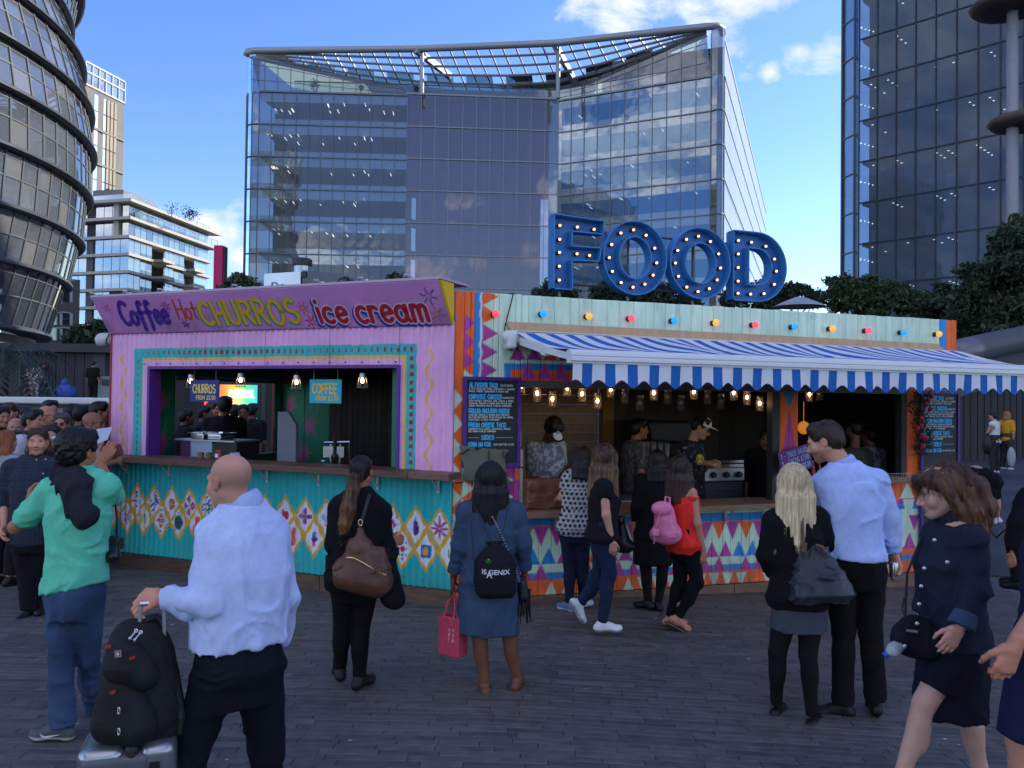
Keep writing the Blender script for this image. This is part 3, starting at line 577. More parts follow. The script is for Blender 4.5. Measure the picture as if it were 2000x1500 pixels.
# inside: green panels with pink splashes, an open hatch in the back, dark slatted wall
def splash(P_, x, z, r, seed, c='b8588e'):
 q = random.Random(seed); n = 15; pts = []
 for k in range(n*2):
  a = 2*pi*k/(n*2)+q.uniform(-.06, .06); rr_ = r*(q.uniform(.75, 1.25) if k % 2 == 0 else .42); pts.append((x+rr_*cos(a)*.8, z+rr_*sin(a)))
 P_.poly(pts, c)
pg = Paint('14805a')
rs = random.Random(4)
for (x, z, r) in [(4.38, 1.89, .17), (4.0, 1.58, .18), (4.12, 1.14, .2), (4.45, 2.3, .15), (4.2, 2.45, .17), (3.8, 2.4, .15)]: splash(pg, x, z, r, int(x*100))
for (a0, a1) in [(3.65, 4.1), (4.104, 4.54)]:
 grid_part('back_panel', FL, a0, a1, .2, 2.75, .02, pg, SHEET, CH_ST, -3.05, None, .02)
FLS = Fr(FL(4.54, 0, 0), -FL.ey, -FL.ex)          # inner face of the end wall, with its own hatch
pg2 = Paint('14805a'); [splash(pg2, x, z, r, int(x*77)) for x, z, r in ((.72, 1.92, .17), (.74, 1.38, .16), (.8, 1.1, .1), (1.15, 2.42, .14), (1.5, 2.5, .13), (1.9, 2.46, .14), (2.35, 2.4, .15))]
for (b0, b1, c0, c1) in ((.17, .933, .2, 2.74), (2.88, 3.04, .2, 2.74), (.936, 2.876, 2.257, 2.74), (.936, 2.876, .2, 1.148)):
 grid_part('side_panel', FLS, b0, b1, c0, c1, .02, pg2, SHEET, CH_ST, .01, None, .01)
mb = MB(); mb.box(FLS, .94, 2.87, .012, .05, 2.2, 2.25); mb.box(FLS, .94, 2.87, .012, .12, 1.15, 1.17); obj('end_hatch_frame', mb, mat('hatch_grey', (.12, .13, .14), .5), CH_ST)
rs = random.Random(9)
DSL = mat('dark_slat', (.035, .022, .015), .7, var=.4, vscale=4, stretch=(1, 1, 5), bump=.3, bscale=25, rnd=.3)
for k in range(17):
 mb = MB(); a = 1.93+k*.1; mb.box(FL, a, a+.093, -3.05+rs.uniform(-.01, .01), -3.02, .2, 2.74); obj('slat', mb, DSL, CH_ST)
mb = MB(); mb.box(FL, .95, 1.92, -3.05, -3.02, .2, 2.74); obj('inner_panel', mb, DSL, CH_ST)
mb = MB(); mb.box(FL, .66, .80, -.8, -.18, .2, 2.74); obj('inner_panel', mb, M_GREEN, CH_ST)
mb = MB(); mb.box(FL, .05, 4.52, -3.0, -.06, 2.68, 2.7); obj('ceiling', mb, mat('ceil_dark', (.03, .06, .045), .8), CH_ST)
# counter boards, brackets, kick boards
for (a0, a1, lab) in [(-.11, .33, 'short paler counter board at the right end'), (.334, 2.4, None), (2.404, 4.52, None)]:
 mb = MB(); mb.box(FL, a0, a1, -.16 if a0 > 0 else .02, .285, 1.235, 1.3); o = bevel(obj('counter_board', mb, mat('counter_light', (.16, .085, .055), .5, var=.3, vscale=7, stretch=(2, 2, 8)) if a0 < 0 else TIMB, CH_ST), .006)
 if lab: o['label'] = lab
for px_ in (234, 318, 410, 511, 612, 728, 848):
 a, _ = hit(FL, px_, 950, .1); mb = MB(); mb.box(FL, a-.014, a+.014, .012, .02, 1.08, 1.235); mb.box(FL, a-.014, a+.014, .02, .2, 1.228, 1.235)
 mb.bar(FL(a, .02, 1.11), FL(a, .16, 1.228), .012); obj('bracket', mb, mat('bracket', (.5, .5, .52), .5), CH_ST)
for k in range(3):
 mb = MB(); mb.box(FL, k*1.53-.005, (k+1)*1.53-.012, -.05, .02, -.01, .15); bevel(obj('kick_board', mb, TIMBR, CH_ST), .005)
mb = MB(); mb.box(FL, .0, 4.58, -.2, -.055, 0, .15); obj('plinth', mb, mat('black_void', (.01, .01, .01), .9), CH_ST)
# screws along the sheet edge
mb = MB(); scr = mat('screw', (.06, .03, .06), .5)
for k in range(18):
 a = .65+k*.2; q = FL(a, .009, 2.365); mb.ell(q, (.009, .009, .009), 5)
for k in range(22): q = FL(.1+k*.21, .006, .2+.02*(k % 3)); mb.ell(q, (.007, .007, .007), 4)
o = obj('screw', mb, scr, CH_ST); o['kind'] = 'stuff'
# the leaning sign
lean = .27; ez_ = FL.ez*.40+FL.ey*lean; Ls = np.linalg.norm(ez_); ez_ /= Ls
FS = Fr(FL(0, .02, 2.72), FL.ex, np.cross(FL.ex, ez_) if np.cross(FL.ex, ez_)@FL.ey > 0 else -np.cross(FL.ex, ez_), ez_)
SGN = mat('sign_board', attr=True, rough=.5, var=.06, vscale=3, bump=.06, bscale=80)
ps = Paint('d08ccb'); HS = Ls
for (px_, py_, c, r, n) in [(217, 602, 'c8503c', .06, 6), (330, 600, '8a2a6a', .07, 8), (353, 632, '2c3a6a', .06, 7), (592, 601, 'c8503c', .07, 7), (600, 627, 'a82a3c', .08, 7), (842, 579, '2a3a6a', .09, 6), (848, 612, 'cc5a44', .08, 6)]:
 a, c_ = hit(FL, px_, py_, .15); z = (c_-2.72)/.40*HS*.98
 for k in range(n):
  g = 2*pi*k/n+.3; ps.line([(a+cos(g)*r*.3, z+sin(g)*r*.3), (a+cos(g)*r, z+sin(g)*r)], .016, c)
for (a0, a1) in ((.03, 2.18), (2.184, 4.6)):
 # trapezoid end: shear the left edge out towards the top
 grid_part('sign_board', FS, a0, a1, 0, HS, .014, ps, SGN, CH_ST, 0, None, .018)
mb = MB(); mb.prism(Fr(FL(0, 0, 0), FL.ey, FL.ex), [(.012, 2.72), (.285, 3.12), (.02, 3.12)], .0, .029); obj('sign_cheek', mb, mat('yellow_paint', H('e3b92a'), .5), CH_ST)
mb = MB(); mb.box(FL, -.01, 4.6, -.3, .30, 3.125, 3.15); obj('canopy_top', mb, mat('pale_lilac', H('b9a3b4'), .6), CH_ST)
mb = MB()
for k in range(9): a = .35+k*.53; mb.tube([FL(a, .24, 3.15), FL(a, .27, 3.18), FL(a+.05, .27, 3.185), FL(a+.08, .24, 3.15)], .012, 6); mb.box(FL, a-.05, a+.0, .16, .25, 3.15, 3.17)
o = obj('roof_clip', mb, mat('galv', (.45, .46, .48), .4, metal=.7), CH_ST); o['kind'] = 'stuff'
def paintword(name, w, px0, px1, py0, py1, cols, wd, gap=.25, slant=0, jit=.02, parent=CH_ST):
 a0, z0 = hit(FL, px0, py1, .15); a1, _ = hit(FL, px1, py1, .15); _, z1 = hit(FL, px0, py0, .15); sc_ = HS/.40
 zb = (z0-2.72)*sc_; zt = (z1-2.72)*sc_; st = word_strokes(w, 0, 0, zt-zb, gap, a0-a1, jit, slant)
 st = [[(a0-x, zb+y) for x, y in s] for s in st]; mb = MB(); ms = []
 for i, (c, dw, dx, dz) in enumerate(cols):
  ribbons(mb, FS, [[(x-dx, y+dz) for x, y in s] for s in st], wd+dw, .003+.0012*i, i); ms.append(mat('paint_'+c, H(c), .5))
 o = obj(name, mb, ms, parent); return o
paintword('lettering', 'Coffee', 236, 326, 592, 632, [('2b6f6a', .0, -.016, -.018), ('54249a', .012, 0, 0)], .036, gap=.12, slant=.12)
paintword('lettering', 'Hot', 346, 384, 590, 622, [('cc4a2c', 0, 0, 0)], .026, gap=.14, slant=.1, jit=.06)
paintword('lettering', 'CHURROS', 392, 578, 593, 634, [('2a8f8f', .01, -.018, -.014), ('e0b22c', .006, 0, 0)], .04, gap=.3, jit=.04)
paintword('lettering', 'ice', 616, 672, 582, 628, [('223f98', .05, -.02, -.02), ('d9b9d0', .04, 0, 0), ('b02434', .006, 0, 0)], .042, gap=.2)
paintword('lettering', 'cream', 692, 828, 578, 628, [('223f98', .05, -.02, -.02), ('d9b9d0', .04, 0, 0), ('b02434', .006, 0, 0)], .042, gap=.16)

# ---- things in and on the stall
def hang_sign(px0, px1, py0, py1, name, label, board, lines, d=-.12, rot=0):
 a0, z1 = hit(FL, px0, py0, d); a1, z0 = hit(FL, px1, py1, d); t = thing(name, label, 'sign', FL((a0+a1)/2, d, z0))
 mb = MB(); mb.box(FL, a1, a0, d-.012, d, z0, z1); obj('board', mb, mat('b_'+board, H(board), .5), t)
 for (w, x0, x1, y0, y1, col, wd) in lines:
  W_ = a0-a1; Hh = z1-z0; st = word_strokes(w, 0, 0, (y1-y0)*Hh, .25, (x1-x0)*W_, .03); st = [[(a0-x0*W_-x, z0+y0*Hh+y) for x, y in s] for s in st]
  mb = MB(); ribbons(mb, FL, st, wd, d+.002); obj('lettering', mb, mat('p_'+col, H(col), .5), t)
 for a in (a0-.05, a1+.05): mb = MB(); mb.tube([FL(a, d-.006, z1), FL(a, d-.006, 2.31)], .0025, 4); obj('cord', mb, mat('cord', (.3, .3, .3), .6), t)
 return t
hang_sign(372, 427, 742, 785, 'hanging_sign', 'small dark blue board reading churros from five pounds', '15247a', [('CHURROS', .1, .88, .4, .78, 'e2c55a', .016), ('FROM £5.00', .22, .88, .1, .28, 'e2c55a', .008)])
hang_sign(605, 666, 741, 788, 'hanging_sign', 'small turquoise board with yellow writing about coffee', '16a0b6', [('COFFEE', .1, .86, .42, .82, 'd8b43c', .018), ('FROM £2.50', .22, .92, .12, .3, 'd8b43c', .009)])
M_CHR = mat('chrome', (.6, .62, .65), .18, metal=1); M_STEEL = mat('steel', (.42, .44, .46), .35, metal=.9, var=.1); M_BLK = mat('black_plastic', (.012, .012, .014), .45); M_DARK = mat('dark_metal', (.03, .03, .035), .5)
M_CLG = glassmat('clear_glass', tint=(.93, .95, .95), refl=.04, see=.97, base=(.3, .3, .3), fres=1.3)
def bulbmat(name, c, s): return mat(name, c, .3, emit=c, estr=s)
WARM = bulbmat('warm_bulb', (1., .6, .3), 6)
def caged(px, py, lab):
 a, z = hit(FL, px, py, -.15); c = FL(a, -.15, z); t = thing('cage_lamp', lab, 'lamp', c, 'caged lamps over the churros hatch')
 mb = MB(); mb.lathe([(.001, .085), (.03, .085), (.034, .04), (.03, .038), (.001, .038)], c, 12); obj('socket', mb, mat('socket', (.55, .58, .62), .4, metal=.5), t, fix=True)
 mb = MB(); mb.ell(c+A(0, 0, .008), (.02, .02, .028), 8); obj('bulb', mb, WARM, t, smooth=True)
 mb = MB()
 for k in range(6):
  g = k*pi/3; mb.tube([c+A(.034*cos(g), .034*sin(g), .045), c+A(.05*cos(g), .05*sin(g), -.02), c+A(.055*cos(g), .055*sin(g), -.065)], .003, 4)
 for r, z_ in ((.05, -.02), (.055, -.065)): mb.tube([c+A(r*cos(k*pi/6), r*sin(k*pi/6), z_) for k in range(12)], .003, 4, closed=True)
 obj('cage', mb, mat('wire', (.35, .36, .38), .4, metal=.8), t)
 mb = MB(); mb.tube([c+A(0, 0, .085), c+A(0, 0, 2.68-z)], .005, 5); obj('flex', mb, M_BLK, t)
for px_, py_, lb in ((373, 746, 'caged lamp half hidden behind the blue churros board'), (470, 744, 'lit caged lamp hanging beside the blue churros board'), (579, 748, 'lit caged lamp hanging left of the turquoise coffee board'), (708, 745, 'lit caged lamp nearest the right end of the churros hatch')): caged(px_, py_, lb)
# coffee machine / fryer / trays on the shelf behind the counter
def bx(name, label, cat, fr, a0, a1, b0, b1, c0, c1, m, bev=.006):
 mb = MB(); mb.box(fr, a0, a1, b0, b1, c0, c1); o = obj(name, mb, m, label=label, cat=cat); bevel(o, bev); return o
mb = MB(); mb.box(FL, .9, 4.2, -.75, -.18, 1.16, 1.2); obj('worktop', mb, M_STEEL, CH_ST)
t = thing('fryer', 'steel and purple fryer box with two lidded pans behind the counter', 'fryer', FL(3.4, -.5, 1.2))
mb = MB(); mb.box(FL, 3.30, 3.62, -.7, -.3, 1.2, 1.47); obj('front_panel', mb, mat('brushed', (.3, .36, .5), .4, metal=.3), t)
mb = MB(); mb.box(FL, 3.625, 3.78, -.7, -.3, 1.2, 1.47); obj('purple_panel', mb, mat('dullpurp', (.06, .02, .07), .5), t)
mb = MB(); mb.box(FL, 2.95, 3.86, -.72, -.28, 1.472, 1.49); obj('top', mb, M_STEEL, t)
for a in (3.32, 3.58):
 mb = MB(); mb.box(FL, a-.1, a+.11, -.6, -.35, 1.49, 1.56); o = obj('pan', mb, M_CHR, t); bevel(o, .02, 3)
 mb = MB(); mb.box(FL, a-.115, a+.125, -.62, -.33, 1.56, 1.568); mb.box(FL, a-.03, a+.03, -.5, -.46, 1.568, 1.58); obj('lid', mb, M_CHR, t)
mb = MB(); mb.box(FL, 2.95, 3.28, -.7, -.32, 1.2, 1.468); obj('black_side', mb, M_BLK, t)
t = thing('menu_screen', 'tall grey pointed panel standing behind the counter', 'panel', FL(2.4, -.5, 1.2))
mb = MB(); mb.prism(FL, [(2.26, 1.2), (2.26, 1.68), (2.38, 1.83), (2.52, 1.83), (2.52, 1.2)], -.55, -.5); obj('panel', mb, mat('grey_panel', (.13, .14, .17), .5), t)
c = FL(1.72, -.5, 1.2); t = thing('coffee_tap', 'chrome coffee machine column with black handle', 'coffee machine', c)
mb = MB()
for dx in (-.05, .05): mb.tube([c+A(dx, 0, 0), c+A(dx, 0, .3)], .014, 10)
mb.tube([c+A(-.12, 0, .3), c+A(.16, 0, .31)], .022, 10); mb.box(Fr(c, (1, 0, 0), (0, 1, 0)), -.13, .1, -.02, .1, .14, .26); mb.tube([c+A(.15, 0, .3), c+A(.17, 0, .02)], .008, 6); mb.ell(c+A(-.12, -.02, .1), (.03, .03, .02), 6)
obj('column', mb, M_CHR, t, smooth=False)
mb = MB(); mb.tube([c+A(0, -.05, .18), c+A(0, -.06, .4)], .014, 8); mb.ell(c+A(0, -.06, .15), (.035, .03, .04), 8); obj('handle', mb, M_BLK, t)
c = FL(2.93, -.02, 1.3); t = thing('spice_jar', 'small jar with a red lid on the churros counter', 'jar', c)
mb = MB(); mb.lathe([(.001, 0), (.035, 0), (.038, .01), (.038, .075), (.001, .08)], c, 14); obj('glass', mb, mat('jarbrown', (.25, .07, .04), .3), t, smooth=True)
mb = MB(); mb.lathe([(.001, .078), (.038, .078), (.038, .1), (.001, .102)], c, 14); obj('lid', mb, mat('redlid', (.45, .02, .02), .4), t)
mb = MB(); mb.box(Fr(c, FL.ex, FL.ey), -.02, .02, .036, .041, .02, .06); obj('label_paper', mb, mat('white_paper', (.7, .7, .72), .7), t)
for a, lb in ((3.2, 'cup with silver top near the fryer'), (3.08, 'cup with silver top next to the spice jar')):
 c = FL(a, -.03, 1.3); t = thing('cup', lb, 'cup', c); mb = MB(); mb.lathe([(.001, 0), (.028, 0), (.038, .055), (.001, .056)], c, 12); obj('body', mb, mat('cupbrown', (.2, .13, .07), .5), t, fix=True)
 mb = MB(); mb.lathe([(.04, .056), (.04, .062), (.02, .07), (.001, .07)], c, 12); obj('lid', mb, M_CHR, t)
mb = MB(); c = FL(2.78, -.03, 1.301); mb.add([c, c+A(.12, .02, 0), c+A(.1, 0, .08), c+A(.0, -.01, .075), c+A(.05, .06, .05)], [(0, 1, 2, 3), (1, 4, 2)]); obj('paper_bag', mb, mat('bluepaper', (.35, .38, .6), .7), label='crumpled pale paper beside the red lidded jar', cat='paper')
# roof extractor
t = thing('extractor_unit', 'galvanised box duct with a round vent on the churros stall roof', 'vent unit', FL(2.75, -1.3, 2.82))
mb = MB(); mb.box(FL, 2.78, 3.35, -1.75, -1.2, 3.12, 3.56); mb.box(FL, 2.8, 3.3, -1.7, -1.25, 2.82, 3.12); obj('duct', mb, mat('galv_sheet', (.42, .46, .5), .32, metal=.85, var=.15, vscale=2), t)
mb = MB(); mb.prism(FL, [(2.77, 3.12), (2.77, 3.58), (2.2, 3.5), (2.1, 3.44), (2.1, 3.12)], -1.72, -1.22); obj('motor_box', mb, mat('galv_dark', (.07, .08, .09), .4, metal=.6), t)
c = FL(2.95, -1.45, 3.56); mb = MB(); mb.lathe([(.11, 0), (.11, .11), (.001, .11)], c, 20); obj('vent_neck', mb, mat('galv_sheet', (.4, .4, .4)), t)
mb = MB(); mb.lathe([(.12, .11), (.125, .12), (.125, .19), (.1, .21), (.001, .215)], c, 20); obj('vent_cap', mb, M_DARK, t)
mb = MB(); [mb.box(FL, a-.035, a+.035, -1.24, -1.205, z-.035, z+.035) for a, z in ((2.74, 3.52), (2.12, 3.42), (2.18, 3.36))]; mb.ell(FL(3.05, -1.19, 3.25), (.05, .04, .03), 8); obj('bolt_plate', mb, M_BLK, t)['kind'] = 'stuff'
mb = MB(); mb.tube([FL(2.12, -1.2, 3.46), FL(2.05, -1.0, 3.4), FL(1.98, -.8, 3.3), FL(1.95, -.2, 3.15)], .012, 6); obj('cable', mb, M_BLK, t)
# lamp on the left corner
c = FL(4.72, -.05, 2.66); t = thing('floodlight', 'rounded white floodlight fixed to the left corner of the pink stall', 'floodlight', c)
o = sobj('housing', [cap(c+A(-.06, 0, .0), c+A(.12, .0, .02), .085, .07)], .01, mat('white_plastic', (.55, .56, .58), .5), t)
mb = MB(); mb.tube([c+A(.02, -.075, -.06), c+A(.03, -.09, .0), c+A(.06, -.08, .07)], .008, 6); mb.tube([c+A(.1, -.0, -.05), c+A(.17, .03, -.1)], .015, 6); obj('strap', mb, M_DARK, t)
# ------------------------------------------------------------------ taco stall (right)
OG = 'f46c2c'; MT = 'cfe8cb'; MGT = 'bb4698'; BLU = '2f8ace'; WT = 'd9dfe0'
pt = Paint(MT)
pt.rect(-.1, .165, .8, 3.1, OG); pt.rect(-.1, .06, -.2, .9, OG)
pt.poly([(.06, 2.84), (.165, 2.76), (.165, 2.24), (.06, 2.30)], MGT)
for zc in (2.656, 2.47): pt.poly([(.165, zc+.09), (.165, zc-.1), (.075, zc)], OG)
pt.poly([(.165, 2.37), (.165, 2.2), (.06, 2.29)], OG); pt.poly([(.06, 2.285), (.165, 2.22), (.165, 2.1), (.06, 2.1)], MT)
pt.poly([(.165, 2.2), (.165, .8), (.06, .8), (.06, 2.25)], MT)
for k in range(8): zc = 2.0-.24*k; pt.poly([(-.035, zc+.1), (-.035, zc-.1), (.055, zc)], MT)
for k in range(7): zc = 1.22-.19*k; pt.poly([(.06, zc), (.17, zc+.085), (.17, zc-.085)], OG)
pt.rect(.165, .22, 2.1, 3.1, BLU); pt.rect(.22, .245, 2.1, 3.1, WT)
for k, c in enumerate([OG, OG, MGT, MGT, MGT]):
 zc = 3.02-.1825*k; pt.poly([(.245, zc+.09), (.245, zc-.09), (.41, zc)], c)
pt.rect(.50, .66, .85, 1.5, MGT); pt.poly([(.43, 1.22), (.50, 1.3), (.50, 1.14)], BLU); pt.poly([(.5, 1.16), (.6, 1.2), (.5, 1.24)], MT); pt.poly([(.5, .98), (.6, 1.03), (.5, 1.08)], MT)
pt.rect(.615, .66, 1.2, 2.2, OG)
for k in range(34):
 c = (MGT, MGT, OG)[k % 3]; x = .62+.178*k
 if x < 5.6: pt.poly([(x-.087, 2.40), (x+.087, 2.40), (x, 2.55)], c)
pt.rect(.48, 5.7, 2.305, 2.365, BLU); pt.rect(.48, .55, 2.15, 2.365, BLU); pt.rect(.55, 5.7, 2.15, 2.306, OG)
for k in range(28): x = .735+.18*k; pt.poly([(x-.088, 2.205), (x+.088, 2.205), (x, 2.385)], MGT)
def zz(t_, z): return z-.018*(t_-.75)
def slope(pts): return [(a, zz(a, b)) for a, b in pts]
pt.poly(slope([(.62, .815), (5.66, .84), (5.66, .735), (.62, .735)]), BLU)
pt.poly(slope([(.62, .735), (5.66, .735), (5.66, .715), (.62, .715)]), OG)
PT = .1755
for k in range(30):
 x = .72+PT*k; c = (OG, MGT, MGT, OG, MGT)[k % 5]; pt.poly(slope([(x-.086, .725), (x+.086, .725), (x, .525)]), c)
for k in range(30):
 x = .63+PT*k; c = (MGT, BLU, BLU, MGT, OG, OG, MGT)[k % 7]; pt.poly(slope([(x-.086, .345), (x+.086, .345), (x, .52)]), c)
pt.poly(slope([(.5, .26), (5.66, .26), (5.66, .19), (.5, .19)]), BLU)
for k in range(30):
 x = .72+PT*k
 if k % 3 != 2: pt.poly(slope([(x-.088, .185), (x+.088, .185), (x, .35)]), MGT)
pt.poly(slope([(.5, .187), (5.66, .187), (5.66, -.3), (.5, -.3)]), OG)
for k in range(30):
 x = .66+PT*k
 if k % 5 != 1: pt.poly(slope([(x-.07, .17), (x+.07, .17), (x, .0)] if k > 7 else [(x-.07, .02), (x+.07, .02), (x, .17)]), MT)
pt.rect(3.8, 4.05, -.2, 2.2, OG); pt.poly([(3.82, 2.15), (4.03, 2.15), (3.925, 1.93)], '4a86a8'); pt.poly([(3.84, 1.45), (4.02, 1.45), (3.93, 1.95)], MGT); pt.rect(3.84, 4.02, 1.25, 1.46, MGT)
pt.poly([(3.84, 1.25), (4.02, 1.25), (3.93, 1.02)], MT)
pt.rect(5.55, 6.5, -.3, 2.2, OG); pt.poly([(5.42, .78), (5.62, .78), (5.62, 1.12), (5.42, 1.12)], OG)
pt.poly([(5.55, .87), (5.78, .87), (5.665, 1.06)], MT); pt.rect(5.5, 5.86, .28, .86, MT)
pt.rect(5.5, 5.86, .8, .86, MGT); pt.rect(5.5, 5.86, .74, .8, BLU); pt.poly([(5.6, .86), (5.78, .86), (5.69, .55)], MT)
pt.poly([(5.69, .66), (5.86, .66), (5.775, .47)], MGT); pt.poly([(5.6, .26), (5.8, .26), (5.7, .46)], MGT); pt.rect(5.5, 5.86, .13, .19, BLU)
pt.rect(5.86, 5.95, -.2, 2.2, '6a2a8a')
pt.rect(6.17, 6.28, -.3, 3.1, BLU); pt.rect(6.28, 6.5, -.3, 3.1, OG)
TA = thing('taco_stall', 'mint planked food stall with orange and pink triangles and striped awning', 'food stall', FR(3.2, -1.2, -.1))
PLK = mat('painted_plank', attr=True, rough=.6, spec=.3, var=.14, vscale=2.5, detail=8, stretch=(5, 5, 1), bump=.25, bscale=30, rnd=.07)
rs = random.Random(12); edges = [-.04, .06, .125]; x = .165
edges += [.165, .245, .36, .42]
x = .42
while x < 6.1: x += rs.choice((.105, .14, .14, .175)); edges.append(x)
edges[-1] = 6.17; edges += [6.28, 6.36, 6.452]
kick = lambda a: .04-.012*a
open_ = [(.66, 3.80), (4.05, 5.66)]
extra = sorted(set(edges+[.66, 3.80, 4.05, 5.66])); ed = [extra[0]]
for q in extra[1:]:
 if q-ed[-1] > .035: ed.append(q)
 elif q in (.66, 3.80, 4.05, 5.66): ed[-1] = q
for a0, a1 in zip(ed[:-1], ed[1:]):
 m = (a0+a1)/2; dj = rs.uniform(-.002, .002); inw = [o for o in open_ if o[0] < m < o[1]]
 g = .0022; top = 3.055+rs.uniform(-.004, .004)
 if inw:
  grid_part('plank', FR, a0+g, a1-g, 2.19, top, .0122, pt, PLK, TA, dj, None, .02)
  grid_part('plank', FR, a0+g, a1-g, kick(m)+.003, .835 if m < 4 else 1.07, .0122, pt, PLK, TA, dj, None, .02)
 else: grid_part('plank', FR, a0+g, a1-g, kick(m)+.003, top, .0122, pt, PLK, TA, dj, None, .02)
for k in range(4):
 a0, a1 = -.04+k*1.62, -.05+(k+1)*1.62
 mb = MB(); mb.prism(FR, [(a0, kick(a0)-.004), (a1, kick(a1)-.004), (a1, -.05-.045*a1), (a0, -.05-.045*a0)], -.03, .015); bevel(obj('kick_board', mb, mat('kick_timber', (.17, .105, .065), .75, var=.3, vscale=5, stretch=(1, 1, 6), bump=.3, bscale=30), TA), .004)
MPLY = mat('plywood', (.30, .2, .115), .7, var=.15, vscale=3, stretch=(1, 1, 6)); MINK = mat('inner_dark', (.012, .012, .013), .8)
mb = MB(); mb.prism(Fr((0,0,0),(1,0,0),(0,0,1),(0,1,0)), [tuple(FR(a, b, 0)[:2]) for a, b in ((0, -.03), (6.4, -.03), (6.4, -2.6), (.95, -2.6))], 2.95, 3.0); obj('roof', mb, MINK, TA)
mb = MB(); mb.box(FR, 6.4, 6.445, -2.5, -.03, -.3, 3.0); obj('side_wall', mb, mat('orange_side', H(OG), .6), TA)
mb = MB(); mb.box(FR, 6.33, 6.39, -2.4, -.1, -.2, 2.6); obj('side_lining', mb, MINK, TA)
mb = MB(); mb.box(FR, .9, 6.4, -2.5, -.06, .0, .03); mb.box(FR, 6.36, 6.39, -2.45, -.06, .03, 2.6); obj('floor', mb, mat('floor_dark', (.05, .045, .04), .7), TA)
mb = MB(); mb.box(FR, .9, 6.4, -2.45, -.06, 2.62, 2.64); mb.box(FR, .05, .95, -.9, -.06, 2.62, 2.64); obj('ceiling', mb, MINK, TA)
for k in range(14):                     # plywood cladding boards at the back, left bay
 mb = MB(); z0 = .95+k*.125; mb.box(FR, .88, 2.7, -2.45, -2.42+.002*(k % 3), z0, z0+.12); obj('lining_board', mb, mat('lining', (.36, .25, .16), .7, var=.12, vscale=4, stretch=(5, 5, 1), rnd=.12), TA)
mb = MB(); mb.box(FR, .88, 2.7, -2.45, -2.43, .03, .945); obj('green_panel', mb, mat('teal_panel', (.01, .12, .09), .6), TA)
mb = MB(); mb.box(FR, 2.72, 2.88, -2.44, -2.3, .03, 2.6); mb.box(FR, .9, 2.72, -2.40, -2.36, .95, 1.1); obj('yellow_post', mb, mat('ochre', (.28, .15, .03), .6), TA)
for k in range(14):
 mb = MB(); a = 2.9+k*.25; mb.box(FR, a, a+.245, -2.45, -2.42+.003*(k % 2), .03, 2.6); obj('back_board', mb, mat('dark_board', (.045, .038, .032), .7, rnd=.3, bump=.2), TA)
mb = MB(); mb.box(WORLD, -.555, -.53, 8.06, 10.6, 0, 2.6); obj('ply_side', mb, mat('lining'), TA)
mb = MB(); mb.box(FR, .66, .70, -.35, -.02, .835, 1.5);
for k in range(6): mb.box(FR, .66, .80, -.36, -.34, .9+k*.13, 1.02+k*.13)
obj('hatch_cheek', mb, mat('cream_board', (.5, .47, .36)), TA)
# lintel, hatch frames
mb = MB(); mb.box(FR, .64, 5.68, -.1, .004, 2.125, 2.187); obj('lintel', mb, mat('lintel_grey', (.12, .12, .12), .6), TA)
mb = MB(); mb.box(FR, 3.70, 3.797, -.1, -.004, .84, 2.125); obj('hatch_post', mb, mat('hatch_dark', (.03, .035, .035), .6), TA)
mb = MB(); mb.box(FR, 5.58, 5.657, -.1, -.004, 1.07, 2.125); obj('hatch_post', mb, mat('hatch_dark', (.03, .035, .035), .6), TA)
# counters
CNT = mat('counter_timber', (.26, .15, .09), .55, var=.3, vscale=6, stretch=(1, 1, 7), bump=.25, bscale=25)
mb = MB(); mb.box(FR, .61, 3.79, -.3, .27, .845, .905); bevel(obj('counter_board', mb, CNT, TA), .006)
mb = MB(); mb.box(FR, 4.06, 5.60, -.3, .22, 1.08, 1.135); bevel(obj('counter_board', mb, CNT, TA), .006)
for px_ in (889, 1092, 1290, 1425, 1500):
 a, _ = hit(FR, px_, 1030, .1); mb = MB(); z = .845; mb.box(FR, a-.014, a+.014, .022, .03, z-.16, z); mb.box(FR, a-.014, a+.014, .03, .2, z-.008, z-.001); mb.bar(FR(a, .03, z-.14), FR(a, .16, z-.01), .012); obj('bracket', mb, mat('bracket', (.5, .5, .52)), TA)
mb = MB()
for k in range(34): a = 4.3+k*.036; mb.tube([FR(a, .19, 1.135), FR(a, .19, 1.19)], .0018, 4)
for z in (1.14, 1.19): mb.tube([FR(4.3, .19, z), FR(5.52, .19, z)], .0022, 4);
obj('wire_rail', mb, mat('wire_white', (.55, .55, .56), .4), TA)
# beige timber above the awning, frieze bulbs
mb = MB(); mb.prism(FR, [(.475, 2.775), (6.10, 2.75), (6.22, 2.67), (.53, 2.69)], .022, .045); obj('fascia_board', mb, mat('raw_pine', (.52, .33, .19), .6, var=.12, vscale=4, stretch=(4, 4, 1)), TA)
mb = MB(); mb.prism(FR, [(.53, 2.688), (6.2, 2.665), (6.2, 2.655), (.53, 2.678)], .022, .10); obj('flashing', mb, mat('cream_metal', (.6, .58, .52), .5), TA)
BC = {'r': (1., .06, .1), 'b': (.01, .25, .75), 'o': (1., .33, .03)}; bl = {'r': 'red', 'b': 'blue', 'o': 'amber'}
def globemesh(name, c):
 m = MB(); m.ell((0, -.075, 0), (.036, .036, .036), 9); return mesh(name, m.v, m.f, mat('globe_'+name, c, .18, spec=.8, emit=c, estr=.38), smooth=True)
GM = {k: globemesh('glass_'+bl[k], v) for k, v in BC.items()}
b_ = MB(); b_.lathe([(.001, .0), (.03, .0), (.03, .012), (.02, .03), (.018, .055), (.001, .055)], fr=Fr((0, 0, 0), (1, 0, 0), (0, 0, 1), (0, -1, 0)), n=12)
SOCK = mesh('socket', b_.v, b_.f, mat('socket_black', (.02, .02, .02), .4), smooth=False)
